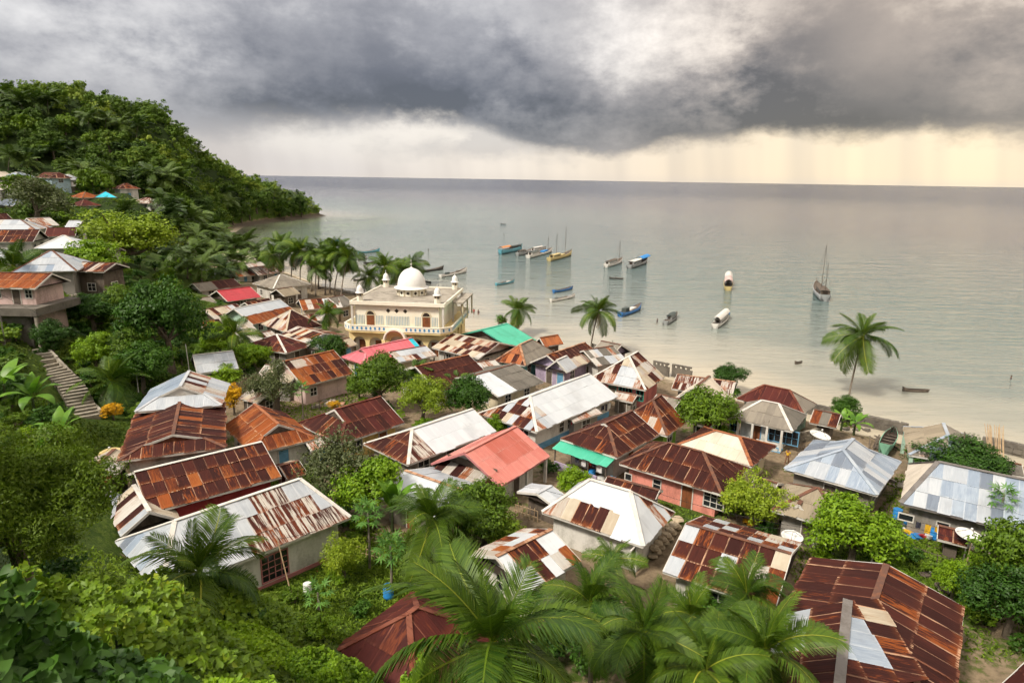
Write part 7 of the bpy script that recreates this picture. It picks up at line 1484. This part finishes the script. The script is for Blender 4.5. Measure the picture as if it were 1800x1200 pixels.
def ruin(label, u0, v0, u1, v1, h, z=0.6):
    a, b = U(u0, v0, z), U(u1, v1, z); root = empty('ruined_wall', a, math.atan2(b.y - a.y, b.x - a.x), label, 'wall'); root['kind'] = 'thing'; L = (b - a).length; mb = MB(); n = max(4, int(L / 0.7))
    mb.box(0, L, -0.15, 0.15, -0.8, h * 0.62)
    for i in range(n): mb.box(i * L / n, i * L / n + L / n * 0.45, -0.15, 0.15, h * 0.62, h * 0.84)
    mb.box(0, L * 0.96, -0.17, 0.17, h * 0.84, h); mb.build('wall', MAT['concrete_dark'], root)
ruin('ruined concrete parapet with square holes at the water', 1181, 655, 1216, 662, 1.5)
ruin('broken grey wall beside the ragged patchwork hip roof', 1148, 650, 1176, 656, 1.6)
ruin('dark broken shore wall behind the palms of the lilac house', 1040, 615, 1062, 622, 1.2)
H('ruin_shed', 'collapsing shore shed with rusted roof beside the banana plants', (1424, 742), (1471, 752), (1480, 733), 'AB', 0, 0, h=0.9, ze=3.7, pal=[('rust', 3), ('rust_orange', 2), ('asbestos_dark', 1)], wall='wood', name='shed', cat='shed', wins=[])
H('dish_shed', 'small rusted lean-to under the satellite dish', (1648, 947), (1700, 960), 2.6, 'AB', 0, 0, h=0.5, ze=3.4, pal=[('rust_red', 3), ('rust', 1)], wall='wood', name='shed', cat='shed', wins=[])
H('grey_dark_shed', 'dark timber shed by the bamboo poles at the beach', (1755, 830), (1800, 838), 3.5, 'AB', 0, 0, h=0.5, ze=3.6, pal='asbestos_dark', wall='wood', name='shed', cat='shed', wins=[])

# ------------------------------------------------------------------ small things
def dish(label, p, R, h, tilt=0.25, rz=0.0, mat='plastic_white'):
    root = empty('satellite_dish', p, rz, label, 'satellite dish'); MB().tube([(0, 0, -0.2), (0, 0, h)], 0.05, 6).build('pole', MAT['trim_grey'], root)
    mb = MB().lathe([(R * k / 6, 0.38 * R * (k / 6) ** 2) for k in range(7)] + [(R * 0.985, 0.38 * R + 0.03)] + [(R * k / 6, 0.38 * R * (k / 6) ** 2 + 0.03) for k in range(5, -1, -1)], 20); o = mb.build('reflector', MAT[mat], root, True); o.location = (0, 0, h); o.rotation_euler = (tilt, 0, 0)
    fd = MB()
    for k in range(3): a = k * 2.094; fd.tube([(R * 0.9 * math.cos(a), R * 0.9 * math.sin(a), 0.34 * R), (0, 0, R * 0.95)], 0.02, 4)
    fd.build('feed_arms', MAT['trim_grey'], o); MB().lathe([(0, R * 0.85), (0.09, R * 0.87), (0.09, R * 1.02), (0, R * 1.04)], 8).build('feed_horn', MAT['plastic_white'], o)
p = G(1386, 990); dish('white satellite dish in front of the tan porch roof', p, 0.8, 2.0, 0.1)
p = G(1692, 992); dish('white satellite dish over the rusted lean-to by the blue long roof', p, 0.95, 2.2, 0.15, 0.6)
p = G(1437, 790); dish('white satellite dish in the walled yard near the shore', p, 1.1, 1.3, 0.2, 1.0)
p = G(201, 842); dish('yellowed satellite dish among scrap sheets below the maroon roof', p + Vector((0, 0, 0)), 1.0, 2.2, 0.15, 0.2, 'hull_yellow')
p = G(1120, 698); dish('dark mesh satellite dish before the ragged pink house', p, 1.0, 2.3, 0.2, 0.2, 'tarp_dark')
def barrel(label, p, R, h, mat):
    root = empty('barrel', p, 0, label, 'barrel'); MB().lathe([(0, 0), (R, 0), (R * 1.04, h * 0.3), (R, h * 0.33), (R * 1.04, h * 0.66), (R, h * 0.7), (R, h), (R * 0.93, h), (R * 0.93, h - 0.04), (0, h - 0.04)], 16).build('body', MAT[mat], root, True); MB().lathe([(R * 1.03, h - 0.06), (R * 1.03, h + 0.03), (0, h + 0.03)], 16).build('rim', MAT[mat], root)
barrel('blue plastic barrel beside the shorter papaya tree', G(683, 1052), 0.36, 0.95, 'plastic_blue')
barrel('white bucket standing on the grassy yard', G(541, 1042), 0.28, 0.7, 'plastic_white')
barrel('blue water drum by the blue long roof wall', G(1576, 912), 0.36, 0.9, 'plastic_blue')
barrel('blue drum among washing tubs below the blue long roof', G(1640, 945), 0.38, 0.95, 'plastic_blue')
barrel('light blue tub on the porch under the mint green awning', G(1040, 838), 0.35, 0.7, 'plastic_blue')
def pole(label, u, v, h, lean=(0, 0), mat='pole_wood', r=0.07, name='pole'):
    p = G(u, v); root = empty(name, p, 0, label, 'pole'); MB().tube([(0, 0, -0.3), (lean[0], lean[1], h)], [r, r * 0.7], 6).build('shaft', MAT[mat], root); return p + Vector((lean[0], lean[1], h))
t1 = pole('thin grey pole beside the pale blue roof', 336, 672, 5.2, (-0.3, 0.2), 'trim_white')
t2 = pole('thin pole behind the stairs palm', 244, 690, 5.0, (0, 0), 'trim_white')
t3 = pole('leaning bamboo pole against the white house wall', 514, 1048, 3.6, (-1.2, 1.2), 'pole_wood', 0.05)
t4 = pole('slanted pole at the edge of the weedy yard', 1530, 1000, 4.0, (0.4, 0.8), 'trim_white', 0.06)
t5 = pole('slanted bamboo pole in the weedy yard', 1690, 1030, 3.2, (0.7, 0.8), 'pole_wood', 0.05)
t6 = pole('short lamp post in front of the pale pink house', 10, 610, 6.5, (0, 0), 'trim_grey', 0.07)
t7 = pole('flag pole stump at the lilac house roof', 1074, 655, 5.2, (0, 0), 'trim_grey', 0.05)
wires = [('sagging wire from the grey pole to the stairs palm', t1, t2), ('wire between slanted poles over the weedy yard', t4, t5), ('wire from the stair pole to the lamp post', t2, t6), ('long wire crossing before the coral house', U(960, 862, 5.2), U(1400, 930, 5.0)), ('second wire crossing before the coral house', U(1110, 850, 5.0), U(1420, 928, 5.3)), ('wire from the long white house to the papaya trees', U(616, 912, 4.6), t3)]
for lb, a, b in wires:
    a, b = Vector(a), Vector(b); root = empty('overhead_wire', a, 0, lb, 'wire'); pts = [(b - a) * (k / 10) - Vector((0, 0, 0.06 * (b - a).length * 4 * (k / 10) * (1 - k / 10) * 0.5)) for k in range(11)]; MB().tube(pts, 0.016, 4).build('cable', MAT['wire'], root)
def bundle(label, p, n, L, lean, seed, spread=0.8, mat='pole_wood', name='bamboo_bundle'):
    r = random.Random(seed); root = empty(name, p, 0, label, 'poles')
    for k in range(n): a = (r.uniform(-spread, spread), r.uniform(-spread * 0.4, spread * 0.4), r.uniform(0, 0.25)); MB().tube([a, (a[0] * 1.3 + lean[0] * L + r.uniform(-0.3, 0.3), a[1] + lean[1] * L, a[2] + lean[2] * L * r.uniform(0.9, 1.1))], [0.055, 0.035], 5).build('pole', MAT[mat], root)
bundle('fan of pale bamboo poles leaning at the beach', G(1752, 824), 15, 6.0, (0.25, 0.55, 0.55), 3, 0.7)
bundle('stack of grey planks beside the beached green boat', G(1580, 792), 9, 3.6, (-0.25, 0.85, 0.08), 4, 0.8, 'wood', 'plank_stack')
bundle('driftwood poles leaning behind the beached green boat', G(1532, 790), 8, 3.8, (0.5, 0.75, 0.1), 5, 0.6, 'wood', 'plank_stack')
bundle('crossed sticks beside the pink house bushes', G(640, 688), 3, 3.0, (0.2, 0.3, 0.8), 6, 0.4, 'pole_wood', 'stick_pile')
def scrap(label, u, v, n, seed, mats=('concrete', 'tan', 'rust', 'stone')):
    r = random.Random(seed); p = G(u, v); root = empty('rubble_pile', p, 0, label, 'rubble')
    for k in range(n): s = r.uniform(0.15, 0.5); o = MB().box(-s, s, -s * r.uniform(0.5, 1), s * 0.7, -0.05, s * r.uniform(0.2, 0.7)).build('chunk', MAT[r.choice(mats)], root); o.location = (r.uniform(-1.6, 1.6), r.uniform(-1.2, 1.2), 0.02); o.rotation_euler = (r.uniform(-0.3, 0.3), r.uniform(-0.3, 0.3), r.uniform(0, 3))
scrap('rubble and sheets in the yard behind the maroon roof', 580, 712, 16, 1); scrap('pale rubble below the grey slope house', 118, 528, 14, 2, ('concrete', 'stone', 'trim_white')); scrap('clutter of tubs and boards by the blue long roof', 1610, 935, 18, 3, ('concrete_dark', 'cloth_red', 'plastic_blue', 'wood', 'plastic_white', 'cloth_yellow')); scrap('porch clutter under the mint green awning', 1030, 845, 14, 4, ('wood', 'trim_pink', 'plastic_white', 'cloth_dark')); scrap('broken tin and boards by the scrap shed', 185, 838, 12, 5, ('tan', 'wood', 'zinc_rusty')); scrap('dark debris along the shore by the ruined shed', 1500, 752, 16, 6, ('wood', 'concrete_dark', 'rust')); scrap('debris below the bamboo poles', 1770, 835, 12, 7, ('wood', 'concrete_dark')); scrap('stones at the corner of the blue grey hip roof', 1590, 850, 10, 8, ('stone', 'concrete')); scrap('boards and stones in the weedy yard', 1620, 1025, 12, 9, ('wood', 'stone', 'trim_white'))

def fence(label, pts, h=1.1, gap=0.55, seed=1, mat='pole_wood'):
    r = random.Random(seed); P = GP_(pts); root = empty('stick_fence', P[0], 0, label, 'fence'); root['kind'] = 'thing'
    for i in range(len(P) - 1):
        a, b = P[i] - P[0], P[i + 1] - P[0]; n = max(2, int((b - a).length / gap))
        for k in range(n + 1):
            q = a.lerp(b, k / n); q.z = zt(q.x + P[0].x, q.y + P[0].y) - P[0].z; MB().tube([(q.x, q.y, q.z - 0.2), (q.x + r.uniform(-0.06, 0.06), q.y + r.uniform(-0.06, 0.06), q.z + h * r.uniform(0.8, 1.15))], 0.035, 5).build('picket', MAT[mat], root)
        for z in (0.4, 0.85): MB().tube([a + Vector((0, 0, h * z)), b + Vector((0, 0, h * z + r.uniform(-0.05, 0.05)))], 0.028, 5).build('rail', MAT[mat], root)
fence('grey stick fence across the weedy yard', ((1556, 962), (1620, 985), (1700, 1012)), 1.0, 0.9, 1, 'wood')
fence('bamboo fence beside the small plain zinc shed', ((905, 905), (945, 918)), 1.2, 0.35, 2)
fence('leaning fence behind the maroon roof yard', ((548, 722), (612, 706)), 0.9, 0.5, 3, 'wood')
fence('bamboo fence between papaya trees and white house', ((628, 978), (668, 990)), 1.0, 0.4, 4)
fence('stick fence below the walled yard by the shore', ((1402, 800), (1450, 786)), 1.0, 0.45, 5, 'wood')
laundry_x('short laundry line in the yard of the coral house', HS['coral_wall'], -5.0, -1.5, -HS['coral_wall']['W'] / 2 - 1.2, 1.9, ['cloth_white', 'cloth_red', 'trim_blue', 'cloth_yellow'], 8)
laundry_x('laundry line beside the blue grey hip roof house', HS['blue_long'], -4.0, 0.5, -HS['blue_long']['W'] / 2 - 0.8, 1.8, ['cloth_yellow', 'cloth_white', 'cloth_red', 'cloth_dark'], 9)
# ------------------------------------------------------------------ people and hens
def skin_body(name, joints, edges, mats, parent, sub=1):
    me = bpy.data.meshes.new(name); me.from_pydata([j[0] for j in joints], edges, []); o = obj(name, me, parent); me.materials.append(mats)
    md = o.modifiers.new('skin', 'SKIN'); md.use_smooth_shade = True
    for sv, j in zip(me.skin_vertices[0].data, joints): sv.radius = (j[1], j[1] if len(j) < 3 else j[2])
    me.skin_vertices[0].data[0].use_root = True
    o.modifiers.new('sub', 'SUBSURF').levels = sub; o.modifiers['sub'].render_levels = sub; return o
def person(label, p, rz, shirt, stride=0.12, sink=0.0, sit=False, arm=0.1):
    root = empty('person', Vector(p) - Vector((0, 0, sink)), rz, label, 'person')
    J = [((0, 0, 0.92), 0.14, 0.11), ((0, 0, 1.12), 0.13, 0.10), ((0, 0, 1.36), 0.16, 0.10), ((0, 0, 1.46), 0.06), ((0, 0.01, 1.55), 0.085, 0.095), ((0, 0.01, 1.64), 0.085, 0.095),
         ((0.19, 0, 1.38), 0.055), ((0.25, 0.02, 1.12), 0.042), ((0.25, arm + 0.08, 0.9), 0.032), ((0.25, arm + 0.1, 0.8), 0.035), ((-0.19, 0, 1.38), 0.055), ((-0.25, 0.0, 1.12), 0.042), ((-0.25, 0.1 - arm, 0.9), 0.032), ((-0.25, 0.1 - arm, 0.8), 0.035),
         ((0.09, 0, 0.86), 0.09), ((0.10, stride * 0.6, 0.47), 0.062), ((0.10, stride, 0.07), 0.042), ((0.10, stride + 0.15, 0.03), 0.03), ((-0.09, 0, 0.86), 0.09), ((-0.10, -stride * 0.2, 0.47), 0.062), ((-0.10, -stride, 0.07), 0.042), ((-0.10, -stride + 0.15, 0.03), 0.03)]
    if sit:
        for i, q in ((15, (0.11, 0.40, 0.88)), (16, (0.11, 0.42, 0.5)), (17, (0.11, 0.55, 0.46)), (19, (-0.11, 0.40, 0.88)), (20, (-0.11, 0.42, 0.5)), (21, (-0.11, 0.55, 0.46))): J[i] = (q,) + J[i][1:]
    E = [(0, 1), (1, 2), (2, 3), (3, 4), (4, 5), (2, 6), (6, 7), (7, 8), (8, 9), (2, 10), (10, 11), (11, 12), (12, 13), (0, 14), (14, 15), (15, 16), (16, 17), (0, 18), (18, 19), (19, 20), (20, 21)]
    b = skin_body('body', J, E, MAT['skin'], root, 2)
    s = skin_body('shirt', [((0, 0, 0.86), 0.165, 0.135), ((0, 0, 1.12), 0.15, 0.12), ((0, 0, 1.34), 0.17, 0.12), ((0.19, 0, 1.36), 0.075), ((0.23, 0.01, 1.2), 0.065), ((-0.19, 0, 1.36), 0.075), ((-0.23, 0, 1.2), 0.065)], [(0, 1), (1, 2), (2, 3), (3, 4), (2, 5), (5, 6)], MAT[shirt], root, 2)
    MB().lathe([(0.0, 0.12)] + [(0.105 * math.cos(a_), 0.12 * math.sin(a_)) for a_ in (1.2, 0.8, 0.4, 0.05, -0.3)] + [(0.06, -0.06)], 12, (0, -0.012, 1.62)).build('hair', MAT['hair'], root, True)
    return root
person('person in yellow clothes walking by the walled yard', G(1383, 815), 2.2, 'cloth_yellow', 0.2)
q = U(833, 552, 0.0); person('person in red wading beyond the mosque balcony', q, 0.5, 'cloth_red', 0.1, 0.35)
q = U(841, 553, 0.0); person('person in dark clothes wading beyond the mosque balcony', q, -0.5, 'cloth_dark', 0.1, 0.5)
q = U(1155, 567, 0.0); person('person wading waist deep near the small grey blue boat', q, 1.0, 'cloth_dark', 0.1, 0.75)
q = U(1082, 490.5, 0.0); person('person sitting in the tiny dark dugout', q + Vector((0, 0, 0.1)), 1.5, 'cloth_dark', 0.0, 0.78, True)
q = U(1777, 666, 0.0); person('swimmer far out beyond the grey shore roof', q, 0.8, 'cloth_dark', 0.0, 1.1)
q = U(753, 440, 0.0); person('tiny figure standing in the bay above the moored longboats', q, 0.8, 'cloth_dark', 0.0, 0.9)
q = U(886, 412, 0.0); person('lone figure far out on the flat water', q, 0.8, 'cloth_dark', 0.0, 1.0)
def hen(label, p, rz):
    root = empty('hen', p, rz, label, 'hen')
    skin_body('body', [((0, 0, 0.24), 0.10), ((0.12, 0, 0.26), 0.085), ((0.2, 0, 0.38), 0.04), ((0.24, 0, 0.45), 0.035), ((0.31, 0, 0.44), 0.01), ((-0.14, 0, 0.3), 0.07), ((-0.26, 0, 0.42), 0.035), ((0.02, 0.05, 0.12), 0.025), ((0.02, 0.05, 0.01), 0.012), ((0.02, -0.05, 0.12), 0.025), ((0.06, -0.05, 0.01), 0.012)], [(0, 1), (1, 2), (2, 3), (3, 4), (0, 5), (5, 6), (0, 7), (7, 8), (0, 9), (9, 10)], MAT['hull_dark'], root, 2)
    MB().box(0.2, 0.27, -0.01, 0.01, 0.47, 0.52).build('comb', MAT['cloth_red'], root)
_hl = HS['white_long']
for lb, xx, rz in (('dark hen on the walkway nearest the barred pink window', 3.4, 0.5), ('dark hen pecking at the walkway middle', 5.4, 2.0), ('dark hen at the far end of the walkway', 6.6, 0.2)):
    hen(lb, loc(_hl, xx, -_hl['ww'] / 2 - 0.9, 0.16), rz)
